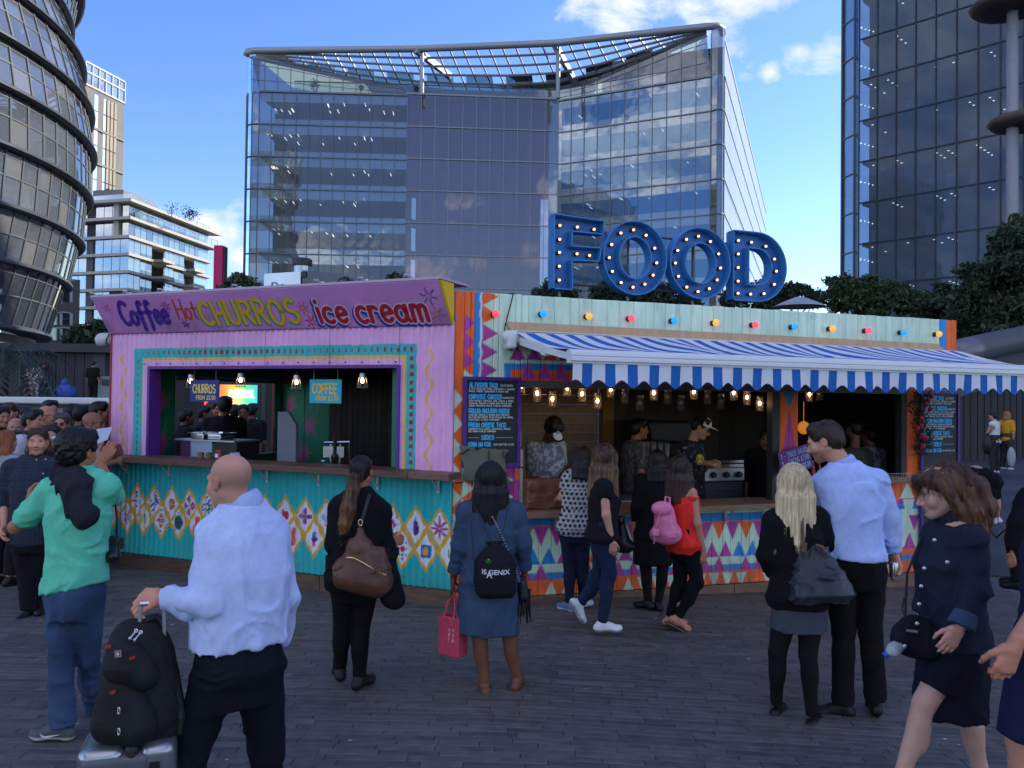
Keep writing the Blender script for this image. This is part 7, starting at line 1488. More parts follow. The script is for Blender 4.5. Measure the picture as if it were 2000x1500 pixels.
 def handprims(s, a, d, t, n, curl, sp):
  k = s.k*(.92 if s.fem else 1.04); W = s.J['w'+a]; pr = [cap(W-d*.03*k, W+d*.012*k, .027*k, .024*k, k=.01)]
  for off, b0, L_ in ((.031, .086, .070), (.0105, .092, .080), (-.0105, .088, .074), (-.030, .078, .058)):
   B_ = W+d*b0*k+t*off*k*sp; pr.append(cap(W+d*.02*k+t*off*.45*k, B_, .017*k, .0125*k, k=.012)); p = B_; th = curl*.55; dd = d+t*off*1.4*(sp-.6)
   for i, (m, r0, r1) in enumerate(((.46, .0098, .0092), (.30, .0092, .0082), (.24, .0082, .0068))):
    q = p+(nrm(dd)*cos(th)+n*sin(th))*L_*m*k; pr.append(cap(p, q, r0*k, r1*k, k=.003)); p = q; th += curl*(.95 if i == 0 else .7)
  B_ = W+d*.022*k+t*.026*k; q1 = B_+nrm(d*.72+t*.62+n*.25)*.045*k; q2 = q1+nrm(d*.9+t*.25+n*(.25+.5*curl))*.034*k; q3 = q2+nrm(d*.85-t*.05+n*(.3+.6*curl))*.026*k
  return pr+[cap(W+d*.01*k, B_, .02*k, .0175*k, k=.012), cap(B_, q1, .0165*k, .0115*k, k=.01), cap(q1, q2, .0112*k, .0105*k, k=.003), cap(q2, q3, .0105*k, .008*k, k=.003)]
 # --- clothes
 def cloth(s, name, prims, col, amp=.007, fr=9., mt=None, cut=None, vox=None, disp=None, seed=None, label=None):
  if not callable(col): col = noisy(H(col) if isinstance(col, str) else col, .08)
  o = sobj(name, prims, vox or s.vc, mt or CLOTH, s.root, disp=disp or folds(amp, fr, (seed if seed is not None else s.base[0]*3.1)), cut=cut, col=col)
  if label: o['label'] = label
  return o
 def top(s, col, sleeve=2., e=.012, hem=None, loose=.008, amp=.007, name='shirt', arms='LR', se=None, neckcut=.0, fr=9., mt=None, extra=[], vox=None, lowcut=None, tilt=0.):
  se = e+.006 if se is None else se; pr = s.torso(e, loose=loose); k = s.k
  for a in arms:
   if sleeve > 0: pr += s.arm(a, se, sleeve)
   else: pr += [ell(s.J['s'+a]-(s.J['s'+a]-s.J['neck'])*.15, (.055*k, .055*k, .06*k), k=.03)]
  zh = s.J['crotch'][2]+((.02 if hem is None else hem))*k; cut = [(V(*s.J['crotch'][:2], zh), nrm(V(0, 0, -1)+s.r*tilt))]
  nk = s.J['neck']+s.u*(.012+neckcut)*k; cut.append((nk, nrm(s.u*1.+(s.J['head']-s.J['neck'])*.6)))
  # keep sleeves that hang below the hem: cut only the torso
  pr2 = []
  for i, q in enumerate(pr[:3]):
   lo, hi, fn, kk, sb = q; fn2 = (lambda fn, cut: (lambda X: np.maximum(np.maximum(fn(X), (X-cut[0][0])@cut[0][1]), (X-cut[1][0])@cut[1][1])))(fn, cut); pr2.append((lo, hi, fn2, kk, sb))
  return s.cloth(name, pr2+pr[3:]+extra, col, amp, fr, mt, vox=vox)
 def trousers(s, col, e=.010, upto=1.98, flare=.014, amp=.006, name='trousers', legs='LR', top=.14, mt=None, fr=8., e2=None):
  k = s.k; J = s.J; w = s.w; b = s.belly*.5; hw, hd = (.176, .126) if s.fem else (.17, .125)
  up = nrm(J['neck']-J['crotch']); pr = [loft(J['crotch']-up*.075*k, J['crotch']+up*.26*k, s.r, [(0, hw*w*k*.72, hd*k*.78+e), (.22, hw*w*k*.88+e, hd*k*.88+e), (.48, hw*w*k+e, (hd+b)*k+e), (1., hw*w*k*.80+e+b*.4, (hd+b)*k*.84+e, b*.4)], k=.04)]
  for a in legs: pr += s.leg(a, e if e2 is None else e2, upto, flare)
  return s.cloth(name, pr, col, amp, fr, mt)
 def skirt(s, col, z1, z0, rx1, rx0, d=.8, name='skirt', amp=.008, c0=None, off=0., ex=2.2, mt=None, fr=9.):
  J = s.J; c = J['crotch']; k = s.k; a = V(*(c[:2]), s.base[2]+z0*k); b = V(*(c[:2]), s.base[2]+z1*k)
  if c0 is not None: a = a+V(*c0, 0)
  return s.cloth(name, [loft(a, b, s.r, [(0, rx0, rx0*d, off), (.5, (rx0+rx1)/2*1.03, (rx0+rx1)/2*d, off*.5), (1, rx1, rx1*d)], ex=ex)], col, amp, fr, mt)
 def foot(s, a, col='15151a', sole=None, yaw=None, pitch=0., L_=1., kind='shoe', name='shoe', thick=1., hi=0.):
  k = s.k; An = s.J['a'+a]; r, f, u = basis(degrees_(atan2(s.f[0], s.f[1])) if yaw is None else yaw, pitch); M = np.stack([r, f, u]); g = An-u*(.085*k-.004)
  heel = g-f*.045*k+u*.036*k; toe = g+f*.155*k*L_+u*.028*k; mid = g+f*.07*k+u*.05*k; low = [(g+u*.001, -u)]
  pr = [cap(heel, toe, .034*k*thick, .031*k*thick, k=.02, cut=low), cap(g+f*.12*k*L_-r*.012*k+u*.02*k, g+f*.12*k*L_+r*.016*k+u*.02*k, .032*k*thick, k=.02, cut=low), cap(g+u*.07*k, mid, .036*k*thick, .03*k*thick, k=.03, cut=low), cap(g-f*.03*k+u*.03*k, g+u*(.10+hi)*k, .032*k*thick, .036*k*thick, k=.02, cut=low+[(g+u*(.095+hi)*k, u)])]
  if kind == 'bare': s.barefeet = getattr(s, 'barefeet', [])+[sdf(pr[:3]+[cap(g+u*.03*k, An, .03*k, .034*k, k=.02)], max(.005, s.vh))]; return
  c1 = np.array(H(col)); c2 = np.array(H(sole)) if sole else c1*.6
  def cf(v): h_ = (v-g)@u; w = np.clip((h_-.020*k)/.004, 0, 1)[:, None]; return c2*(1-w)+c1*w
  if kind == 'flat': pr[3] = cap(g-f*.03*k+u*.02*k, g-f*.02*k+u*.04*k, .03*k, .03*k, k=.02, cut=low); pr[2] = cap(g-f*.01*k+u*.03*k, g+f*.03*k+u*.035*k, .03*k, k=.02, cut=low)
  return s.cloth(name, pr, cf, .001, mt=SHOEM, vox=(.0075, .010, .016)[s.lod], disp=None or (lambda X: 0*X[:, 0]))
 # --- hair; shapes are given in the head's own frame
 def hair(s, style, col, length=.3, vol=1., name='hair', paths=(), amp=.006, col2=None, fring=0., cutf=True, vox=None):
  k = s.k*1.02; c = s.J['head']; M = s.HM; Lp = s.hp; sk = []; v1 = vol
  if style != 'none':
   sk = [ell(Lp(0, -.020, .040), V(.084, .102, .086)*k*v1, M, k=.02), ell(Lp(0, -.055, -.01), V(.072, .062, .07)*k*v1, M, k=.03)]
   if style in ('short', 'curly'): sk += [cap(Lp(-.045, .04, .088), Lp(.045, .04, .088), .03*k*v1, k=.03)]
   if style == 'long':
    n = 7
    for i in range(n):
     g = (i/(n-1)-.5)*2; x = .075*g*v1; y = -.075+.055*abs(g); y2 = y-.015; sk.append(cap(Lp(x, y, .03), Lp(x*1.1, y2-.02, -.10), .030*k, .030*k, k=.02)); q = Lp(x*1.1, y2-.02, -.10); q2 = q-V(0, 0, 1)*(length-.10)*k-s.hf*.02*k+s.hr*x*.35*k; sk.append(cap(q, q2, .034*k*v1, .020*k, k=.022))
   if style == 'pony': sk = [ell(Lp(0, -.018, .036), V(.080, .099, .083)*k, M, k=.02), ell(Lp(0, -.05, -.02), V(.062, .055, .055)*k, M, k=.03)]
   sk += [ell(Lp(0, .108, -.020), V(.078, .075, .096)*k, M, k=.012, sub=True), cap(Lp(-.10, .045, -.03), Lp(.10, .045, -.03), .040*k, k=.01, sub=True)] if cutf else []
   if style != 'long' and style != 'longw': sk += [cap(Lp(-.12, -.01, -.125), Lp(.12, -.01, -.125), .055*k, k=.015, sub=True), ell(Lp(.088, .0, -.01), V(.03, .026, .036)*k, M, k=.006, sub=True), ell(Lp(-.088, .0, -.01), V(.03, .026, .036)*k, M, k=.006, sub=True)]
   elif s.lod < 2: pass
  for pts, rs in paths:
   for i in range(len(pts)-1): sk.append(cap(Lp(*pts[i]), Lp(*pts[i+1]), rs[i]*k, rs[i+1]*k, k=.014))
  cy = style == 'curly'
  def dsp(X):
   l = (X-c)@M.T
   if cy: return -.012*k*(vnoise(l*48)-.35)-.006*k*(vnoise(l*100)-.5)
   w = vnoise(l*9)[:, None]*.05; return -amp*1.2*(vnoise((l+w)*V(75, 75, 7))-.4)-amp*(vnoise((l+w)*V(28, 28, 5)+3)-.5)
  c1 = np.array(H(col)); c2 = np.array(H(col2)) if col2 else c1
  def cf(v):
   l = (v-c)@M.T; w = vnoise(l*V(110, 110, 7)+5)[:, None]; t = np.clip((.02-l[:, 2])/max(length, .1), 0, 1)[:, None]*(.55 if col2 else 0)+(w-.3)*.7*(1 if col2 else 0); t = np.clip(t, 0, 1); return (c1*(1-t)+c2*t)*(.7+.6*w)
  v, q = sdf(sk, vox or (s.vh if s.lod == 0 else s.vh*1.15), dsp); org = ORG[s.root.name]; me_ = mesh(name, v, q, HAIRM, smooth=True, col=cf(v), org=org); o = link(name, me_, s.root); ORG[o.name] = org
  if s.lod < 2 and not cy:            # loose strands lying on the hair break up its outline
   nn = np.empty(len(v)*3, np.float32); me_.vertices.foreach_get('normal', nn); nn = nn.reshape(-1, 3); rg = np.random.default_rng(len(v)); ns = (1500 if s.lod == 0 else 700) if 'long' in style or paths else 600; ix = rg.integers(0, len(v), ns); p = v[ix]; n_ = nn[ix]; dn = np.tile(-s.hu, (ns, 1)) if 'long' in style or paths else np.tile(-s.hu*.6-s.hf*.8, (ns, 1))
   L2 = rg.uniform(.03, .09 if 'long' in style or paths else .045, ns)[:, None]*k/4; rows = []; base_c = cf(p)*rg.uniform(.6, 1.7, (ns, 1)); p = p+n_*.001
   for q_ in range(5):
    sd = np.cross(n_, dn); sd /= np.linalg.norm(sd, axis=1)[:, None]+1e-6; w = .0011*(1-.18*q_); rows.append((p-sd*w, p+sd*w)); t_ = dn-n_*(dn*n_).sum(1)[:, None]; t_ /= np.linalg.norm(t_, axis=1)[:, None]+1e-6; p = p+t_*L2+n_*.0006+rg.normal(0, .0018, (ns, 3))
   sv = np.stack([r for ab in rows for r in ab], 1).reshape(-1, 3); b0 = np.arange(ns)[:, None]*10; fq = np.concatenate([b0+np.array([[2*i, 2*i+1, 2*i+3, 2*i+2]]) for i in range(4)]); o2 = link('loose_strands', mesh('loose_strands', sv, fq, HAIRM, col=np.repeat(base_c, 10, 0), org=org), o); o2['kind'] = 'stuff'; ORG[o2.name] = org
  return o
 def glasses(s, col='08080a', z=0., y=.0, lens=None, name='sunglasses', pitch=0):
  k = s.k*1.02; mb = MB(); L_ = lambda a, b, c: s.hp(a, b+y, c+z);
  for sx in (-1, 1):
   ring = [L_(sx*.032+.021*cos(g), .096-.004*cos(g)**2, .015*sin(g)-.002) for g in [q*2*pi/14 for q in range(14)]]; mb.add(ring, [tuple(range(14))]); mb.tube(ring, .0022*k, 5, closed=True); mb.tube([L_(sx*.052, .09, .004), L_(sx*.078, .05, .004), L_(sx*.082, -.01, .0)], .002*k, 5)
  mb.tube([L_(-.012, .098, .004), L_(.012, .098, .004)], .0022*k, 5)
  return obj(name, mb, mat('shades_'+col, H(col), .12, spec=.7), s.root)
def degrees_(a): return a*180/pi
def basept(px, py): return gpt(px, py)
def at_depth(px, Y): p = P(px, 800, Y); return V(p[0], Y, gz(p[0], Y))
def tube_thing(name, label, cat, pts, r, m, n=6): mb = MB(); mb.tube(pts, r, n); return tag(obj(name, mb, m), label, cat)
BLK = '0d0d11'
# 1 bald man in the foreground
b = at_depth(480, 3.65); b[2] = -.0
p = Person('bald man in light blue shirt walking with a suitcase handle in his hand', b, yaw=-38, h=1.76, skin='c99078', width=1.0, belly=.04, hyaw=-58, hpitch=4,
  px=dict(head=(448, 940, 0), neck=(474, 988, .02), crotch=(468, 1338, 0), sL=(422, 1052, -.06), sR=(530, 1045, .12), eL=(412, 1176, -.16), wL=(318, 1166, -.14), eR=(556, 1165, .2), wR=(548, 1255, .3), hL=(432, 1300, -.05), hR=(505, 1300, .06), kL=(372, 1468, -.04), kR=(520, 1470, .16), aL=(330, 1640, -.1), aR=(520, 1650, .4)))
p.browc = H('6a4a38'); p.stubble = ('s', np.array(H('8a6a5a')), .45)
p.hand('L', d=V(-.95, 0, -.3), t=V(-.1, .3, .95), n=V(-.2, .1, -1), curl=1.35, sp=.9); p.body()
p.top('b9c6ea', sleeve=1.93, e=.018, hem=.19, loose=.016, amp=.014, fr=7.5, se=.016, name='shirt', tilt=.0)
k = p.k
p.cloth('collar', [cap(p.J['neck']+V(0, 0, .022), p.J['neck']+V(-.018, -.01, .05)+0, .073, .068, cut=[(p.J['neck']+V(0, 0, .052), nrm(V(-.42, -.1, 1)))]), cap(p.J['neck']+V(.01, 0, .01), p.J['neck']+V(-.03, -.0, .03), .076, .07, cut=[(p.J['neck']+V(0, 0, .045), nrm(V(-.42, -.1, 1)))])], 'a9b8e4', .002, vox=.006)
w_ = p.J['wL']; p.cloth('cuff', [cap(w_+V(.02, 0, .0), w_+V(.085, .0, -.02), .047, .05, cut=[(w_+V(.012, 0, 0), V(-1, 0, .0))]), cap(w_+V(.05, 0, -.02), w_+V(.10, 0, -.065), .03, .036)], 'b4c2e8', .004, vox=.006)
p.trousers('10131d', e=.016, amp=.014, fr=5.5)
mb = MB(); mb.tube([w_+V(.008, .03*cos(g), .031*sin(g)) for g in [i*pi/6 for i in range(12)]], .007, 6, closed=True); obj('watch_strap', mb, M_BLK, p.root)
# suitcase and the black rucksack riding on it
sb = at_depth(268, 3.5); sb[2] = 0.; fsu = Fr(sb, nrm(V(1, .32, 0)), nrm(V(.32, -1, 0))); t = thing('suitcase', 'silver hard shell suitcase with black trim under the rucksack', 'suitcase', sb)
SILV = mat('silver_shell', (.34, .35, .38), .28, metal=.75, var=.08)
M3 = np.stack([fsu.ex, fsu.ey, V(0, 0, 1)])
zs = P(268, 1438, 3.5)[2]
for (a0, a1) in ((-.185, -.0), (.045, .19)): sobj('shell', [rbox(fsu((a0+a1)/2, 0, zs/2+.02), ((a1-a0)/2, .14, zs/2-.01), M3, .045, .02)], .008, SILV, t)
sobj('black_side_shell', [rbox(fsu(-.04, .0, zs/2), (.13, .148, zs/2-.02), M3, .03)], .009, mat('grey_shell', (.09, .095, .11), .4), t)
sobj('trim', [rbox(fsu(.022, 0, zs/2+.02), (.03, .145, zs/2), M3, .03)], .008, mat('rubber_trim', (.015, .015, .017), .5), t)
mb = MB(); [mb.tube([fsu(x, .02, zs), fsu(x, .02, P(300, 1180, 3.5)[2])], .009, 8) for x in (.03, .125)]; mb.tube([fsu(.03, .02, P(300, 1178, 3.5)[2]), fsu(.125, .02, P(300, 1178, 3.5)[2])], .013, 8); obj('pull_handle', mb, mat('alu', (.5, .52, .55), .3, metal=.8), t)
mb = MB(); mb.box(fsu, .09, .13, .14, .15, zs-.28, zs-.06); [mb.ell(fsu(.11, .152, zs-.1-.06*i), (.008, .004, .012), 5) for i in range(3)]; obj('lock_plate', mb, M_BLK, t)
def J3(px, py, dy): return P(px, py, 3.5+dy)
rz = zs; B_ = 3.5
t = thing('rucksack', 'large black rucksack with silver zip pulls riding on the suitcase', 'backpack', V(sb[0], sb[1], zs))
Rk = mat('rucksack_fabric', attr=True, rough=.75, spec=.25, var=.15, vscale=12, bump=.35, bscale=130); RB = lambda v: np.tile(V(.012, .012, .014), (len(v), 1))
sobj('main_compartment', [cap(J3(285, 1395, .02), J3(275, 1285, .02), .13, .115, k=.05), cap(J3(305, 1380, .03), J3(292, 1275, .04), .105, .09, k=.05), cap(J3(232, 1400, 0), J3(262, 1280, 0), .09, .10, k=.05), ell(J3(268, 1270, 0), (.10, .09, .11), k=.04), cap(J3(250, 1240, .0), J3(290, 1240, .03), .055, k=.05)], .008, Rk, t, disp=folds(.008, 7, 4), col=RB)
sobj('upper_pocket', [cap(J3(240, 1300, -.1), J3(248, 1275, -.09), .075, .055, k=.03), cap(J3(280, 1320, -.08), J3(268, 1285, -.07), .06, .05, k=.04)], .007, Rk, t, disp=folds(.005, 9, 2), col=RB)
sobj('lower_pocket', [cap(J3(222, 1410, -.1), J3(226, 1340, -.1), .085, .06, k=.04), cap(J3(270, 1415, -.1), J3(262, 1370, -.1), .08, .055, k=.05)], .007, Rk, t, disp=folds(.005, 9, 7), col=RB)
sobj('side_pocket', [cap(J3(318, 1420, .0), J3(322, 1350, .0), .055, .045, k=.03)], .007, Rk, t, disp=folds(.005, 9, 9), col=RB)
mb = MB(); mb.tube([J3(278, 1232, .0), J3(288, 1208, .02), J3(306, 1205, .05), J3(318, 1214, .05), J3(313, 1240, .04)], [.02, .018, .018, .018, .02], 8); mb.tube([J3(325, 1260, .06), J3(338, 1330, .02), J3(352, 1400, .02), J3(350, 1430, .04)], .022, 8); obj('strap', mb, mat('strap_black', (.02, .02, .023), .7), t)
mb = MB()
for x0, y0, x1, y1 in ((266, 1232, 254, 1247), (275, 1235, 263, 1250)): mb.tube([J3(x0, y0, -.11), J3(x1, y1, -.12)], .0035, 6); mb.tube([J3(x0+3*cos(g), y0+3*sin(g), -.112) for g in [i*pi/4 for i in range(8)]], .0028, 5, closed=True); mb.ell(J3(x1, y1, -.12), (.007, .004, .007), 5)
for x_, y_ in ((232, 1388), (232, 1429)): mb.tube([J3(x_+2.2*cos(g), y_+6.5*sin(g), -.19) for g in [i*pi/5 for i in range(10)]], .0025, 5, closed=True)
mb.tube([J3(210, 1298, -.15), J3(217, 1302, -.16)], .006, 6); obj('zip_pull', mb, mat('zip_silver', (.6, .6, .62), .3, metal=.7), t)['kind'] = 'stuff'
mb = MB(); [mb.box(Fr(J3(x_, y_, d_), nrm(V(1, .3, .2)), nrm(V(.3, -1, 0))), -.011, .011, -.004, .004, -.006, .006) for x_, y_, d_ in ((211, 1263, -.12), (258, 1285, -.14), (220, 1352, -.19), (255, 1435, -.17))]; obj('red_tab', mb, mat('red_tab', (.35, .02, .02), .6), t)['kind'] = 'stuff'
c = J3(231, 1277, -.172); mb = MB(); fbadge = Fr(c, nrm(V(1, .1, .15)), nrm(V(.1, -1, .1)), nrm(V(-.1, .1, 1))); mb.box(fbadge, -.012, .012, 0, .004, -.013, .013); obj('badge', mb, mat('badge_grey', (.3, .3, .32), .4, metal=.5), t)
mb = MB(); mb.box(fbadge, -.009, .009, .004, .005, -.010, .010); mb.box(fbadge, -.002, .002, .005, .006, -.007, .007, 1); mb.box(fbadge, -.006, .006, .0052, .0062, -.002, .002, 1); obj('badge_cross', mb, [mat('badge_red', (.25, .02, .02), .5), mat('badge_white', (.6, .6, .6), .5)], t)

# 2 green polo man
b = basept(118, 1447); b = V(b[0], b[1], 0); Y0 = b[1]
p = Person('man in mint green polo shirt and jeans raising a phone, dark jacket over his shoulder', b, yaw=-8, h=1.80, skin='a06c4e', width=.82, hyaw=14, hpitch=3,
  px=dict(head=(152, 882, 0), neck=(160, 925, .0), crotch=(143, 1180, 0), sL=(104, 958, 0), sR=(205, 950, 0), eL=(30, 1030, .05), wL=(60, 975, .35), eR=(226, 975, .22), wR=(197, 905, .38), hL=(122, 1165, 0), hR=(168, 1165, 0), kL=(120, 1295, .0), kR=(172, 1285, .1), aL=(122, 1415, .0), aR=(190, 1392, .45)))
p.hand('R', d=V(.35, .1, .6), t=V(-.6, .2, .6), n=V(-.4, .8, .1), curl=.8); p.hand('L', curl=.9)
p.body()
p.top('62c6a4', sleeve=.80, e=.016, hem=.10, loose=.014, amp=.013, fr=7.5, se=.022, name='polo_shirt', tilt=.18)
p.cloth('collar', [cap(p.J['neck']+V(0, 0, .02), p.J['neck']+V(.0, .01, .045), .07, .064, cut=[(p.J['neck']+V(0, 0, .05), V(0, 0, 1))])], '58b896', .002, vox=.007)
p.trousers(lambda v: np.array([.035, .06, .12])*(1+.9*(vnoise(v*6)[:, None]-.4)), e=.008, amp=.012, flare=.025, name='jeans', mt=CLOTH, upto=2.0)
p.hair('curly', '0b0908', vol=1.14); p.foot('L', '4a4d50', 'c4c2b4', yaw=-88, thick=1.06); p.foot('R', '4a4d50', 'c4c2b4', yaw=-40, pitch=25)
g_ = p.J['aL']-V(0, 0, .085)
mb = MB(); sw = [(-.028, .052), (-.06, .035), (-.085, .05), (-.098, .066), (-.083, .038), (-.062, .018), (-.04, .02), (.02, .040)]; fsh = Fr(g_+V(.02, -.040, 0), V(1, 0, 0), V(0, -1, 0)); mb.flat(fsh, [(a, c) for a, c in [(-.125, .052), (-.115, .030), (-.100, .022), (-.078, .024), (.0, .048), (-.085, .037), (-.1, .037), (-.112, .042)]], .006); obj('swoosh', mb, mat('white_mark', (.6, .6, .6), .5), p.root)
jk = lambda v: np.tile(V(.018, .018, .026), (len(v), 1))
t = thing('jacket', 'dark jacket slung over the left shoulder of the green polo man', 'jacket', P(145, 1000, Y0))
sobj('fabric', [cap(P(118, 925, Y0-.02), P(160, 950, Y0-.13), .045, .05, k=.04), cap(P(112, 950, Y0-.03), P(95, 965, Y0+.04), .035, .03, k=.04), cap(P(148, 935, Y0-.11), P(168, 1005, Y0-.17), .05, .042, k=.05), cap(P(128, 945, Y0-.10), P(150, 1000, Y0-.16), .045, .04, k=.05), cap(P(160, 1015, Y0-.16), P(176, 1008, Y0-.16), .034, .03, k=.04), cap(P(120, 912, Y0+.0), P(148, 918, Y0-.08), .03, .035, k=.04)], .008, CLOTH, t, disp=folds(.022, 7.5, 5), col=jk)
t = thing('phone', 'phone with red case held up by the green polo man', 'phone', p.J['wR']+V(.05, .03, .07)); fph = Fr(p.J['wR']+V(.055, .035, .07), nrm(V(.9, .3, .35)), nrm(V(.3, -1, 0)), nrm(V(-.35, 0, .9))); mb = MB(); mb.box(fph, -.06, .06, -.005, .005, -.035, .035); bevel(obj('body', mb, mat('phone_red', (.12, .02, .02), .3), t), .004)
t = thing('camera', 'black camera hanging from a strap beside the green polo shirt', 'camera', P(224, 1070, Y0+.1)); c = P(222, 1062, Y0+.1)
sobj('camera_body', [rbox(c, (.045, .04, .035), None, .01), rbox(c+V(.0, 0, .035), (.02, .025, .015), None, .006)], .005, M_BLK, t); sobj('lens', [cap(c+V(.01, -.02, -.03), c+V(.02, -.05, -.065), .038, .042)], .005, mat('lens_black', (.015, .015, .02), .25), t)
mb = MB(); mb.tube([c+V(.02, 0, .04), P(228, 1010, Y0+.1), P(222, 960, Y0+.12), P(216, 905, Y0+.2)], .005, 5); obj('strap', mb, M_BLK, t)
# 3 man in dark plaid shirt facing the camera
b = basept(62, 1200); Y0 = b[1]
plaid = lambda v: np.array([.016, .022, .036])*(1+.5*(np.sin(v[:, 0:1]*230) > .3)+.5*(np.sin(v[:, 2:3]*230) > .3))
p = Person('long haired man in dark plaid shirt facing us, blue sunglasses on his head', b, yaw=170, h=1.76, skin='c98f74', hyaw=158, hpitch=-2,
  px=dict(head=(74, 863, 0), neck=(68, 893, .02), sR=(22, 913, 0), sL=(112, 910, 0), crotch=(62, 1060, 0), eR=(10, 978, .02), wR=(8, 1028, -.08), eL=(118, 975, 0), wL=(112, 1010, -.1), hR=(45, 1050, 0), hL=(82, 1050, 0), kR=(52, 1120, 0), kL=(80, 1120, .05), aR=(60, 1190, 0), aL=(86, 1178, .1)))
p.browc = H('3a2a20'); p.stubble = ('b', np.array(H('6a4a3a')), .35); p.hand('R', curl=.7); p.hand('L', curl=.5); p.body()
p.top(plaid, sleeve=1.25, e=.014, hem=-.02, loose=.018, amp=.010, name='plaid_shirt'); p.trousers('101015', e=.02, amp=.01, flare=.02)
p.hair('short', '3a281c', paths=[([(.06, -.05, .0), (.07, -.05, -.08), (.05, -.05, -.14)], (.035, .035, .02)), ([(-.06, -.05, .0), (-.075, -.04, -.08), (-.06, -.04, -.14)], (.035, .035, .02)), ([(0, -.09, 0), (0, -.09, -.13)], (.04, .03))]); p.glasses('1430d0', z=.07, y=-.025)
p.foot('R', '1a1a1c', yaw=185); p.foot('L', '1a1a1c', yaw=170)
mb = MB(); [mb.ell(P(x, y, Y0-.15), (.006, .004, .006), 5) for x, y in ((84, 925), (71, 898), (89, 897))]; obj('button', mb, mat('btn', (.6, .6, .6), .4), p.root)['kind'] = 'stuff'
# 4 woman in black with a long ponytail
b = basept(682, 1345); Y0 = b[1]
p = Person('woman in black jacket and leggings with a long brown ponytail', b, yaw=4, h=1.63, fem=True, skin='a87257', width=1.04, hyaw=8, hpitch=2,
  px=dict(head=(706, 921, 0), neck=(704, 958, 0), sL=(664, 992, 0), sR=(742, 998, 0), crotch=(690, 1155, 0), eL=(654, 1062, -.02), wL=(664, 1120, .14), eR=(752, 1068, .02), wR=(764, 1062, .16), hL=(672, 1140, 0), hR=(714, 1142, 0), kL=(668, 1225, .0), kR=(704, 1235, -.0), aL=(664, 1305, .04), aR=(702, 1322, -.02)))
p.hand('R', d=V(.75, .5, .25), t=V(0, .2, 1), n=V(-.3, .8, 0), curl=1.0); p.hand('L', curl=.6); p.body()
p.top(BLK, sleeve=1.85, e=.018, hem=.02, loose=.02, amp=.010, name='jacket'); p.trousers('08080b', e=.006, amp=.004, flare=.004, name='leggings')
p.skirt(BLK, .98, .74, .185, .17, name='jacket_hem', amp=.010)
p.hair('pony', '130c0a'); tl = [(0, -.085, .0), (-.01, -.125, -.03), (-.02, -.13, -.12), (-.045, -.135, -.25), (-.07, -.13, -.36), (-.085, -.12, -.47)]
p.hair('none', '1d130d', paths=[(tl, (.02, .022, .036, .044, .036, .010)), ([(q[0]+.02, q[1], q[2]) for q in tl], (.02, .02, .03, .034, .03, .012)), ([(q[0]-.022, q[1]+.005, q[2]-.01) for q in tl], (.018, .02, .03, .034, .026, .008))], col2='8a6038', length=.35, name='ponytail', amp=.010)
p.glasses('201a18', z=.075, y=-.035); p.foot('L', '121214', yaw=-20, thick=1.1); p.foot('R', '121214', yaw=25, thick=1.1)
t = thing('hobo_bag', 'slouchy brown leather shoulder bag with gold zip on the ponytail woman', 'handbag', P(705, 1160, Y0-.2)); BR = lambda v: np.array([.105, .042, .024])*(1+.5*(vnoise(v*14)[:, None]-.5))
Yb = Y0-.2
sobj('leather_body', [cap(P(678, 1128, Yb), P(735, 1135, Yb), .085, .10, k=.05), cap(P(672, 1105, Yb), P(738, 1105, Yb), .06, .07, k=.06), cap(P(692, 1070, Yb+.02), P(712, 1070, Yb+.02), .055, .055, k=.07), cap(P(704, 1035, Yb+.03), P(704, 1060, Yb+.02), .018, .04, k=.05), cap(P(742, 1080, Yb+.03), P(742, 1125, Yb+.02), .04, .055, k=.04)], .007, SHEENY, t, disp=folds(.012, 7, 3), col=BR)
mb = MB(); mb.tube([P(704, 1030, Yb+.02), P(712, 1000, Yb+.03), P(722, 965, Yb+.09)], .012, 6); obj('strap', mb, mat('strap_dk', (.02, .022, .03), .6), t)
mb = MB(); mb.tube([P(704+4*cos(g), 1021+6*sin(g), Yb+.0) for g in [i*pi/5 for i in range(10)]], .004, 6, closed=True); mb.tube([P(677+x_, y_, Yb-.075-.012*sin(x_/80*pi)) for x_, y_ in ((0, 1089), (14, 1090), (30, 1098), (45, 1107), (62, 1117), (78, 1124))], .0045, 5)
for x_, y_ in ((736, 1114), (744, 1118)): mb.bar(P(x_, y_, Yb-.115), P(x_+1, y_+13, Yb-.115), .012, .004)
obj('gold_hardware', mb, mat('gold', (.65, .45, .2), .25, metal=1), t)['kind'] = 'stuff'
t = thing('folded_coat', 'black coat folded over the arm of the ponytail woman', 'coat', P(768, 1190, Y0)); sobj('fabric', [cap(P(758, 1085, Y0+.02), P(772, 1170, Y0+.02), .045, .07, k=.05), cap(P(752, 1080, Y0-.04), P(760, 1165, Y0-.0), .035, .06, k=.05), cap(P(748, 1078, Y0-.02), P(768, 1078, Y0+.06), .04, k=.04)], .008, CLOTH, t, disp=folds(.014, 7, 8), col=lambda v: np.tile(V(.008, .008, .010), (len(v), 1)))
c = P(764, 1062, Y0+.22); t = thing('water_bottle', 'green glass bottle with white cap held by the ponytail woman', 'bottle', c); mb = MB(); mb.lathe([(.001, 0), (.03, 0), (.031, .07), (.026, .085), (.012, .11), (.012, .125), (.001, .126)], c+V(0, 0, -.02), 14); obj('glass', mb, mat('green_glass', (.03, .22, .07), .08, alpha=.85), t, smooth=True); mb = MB(); mb.lathe([(.001, .123), (.014, .123), (.014, .142), (.001, .143)], c+V(0, 0, -.02), 12); obj('cap', mb, mat('white_cap', (.6, .62, .6), .4), t)
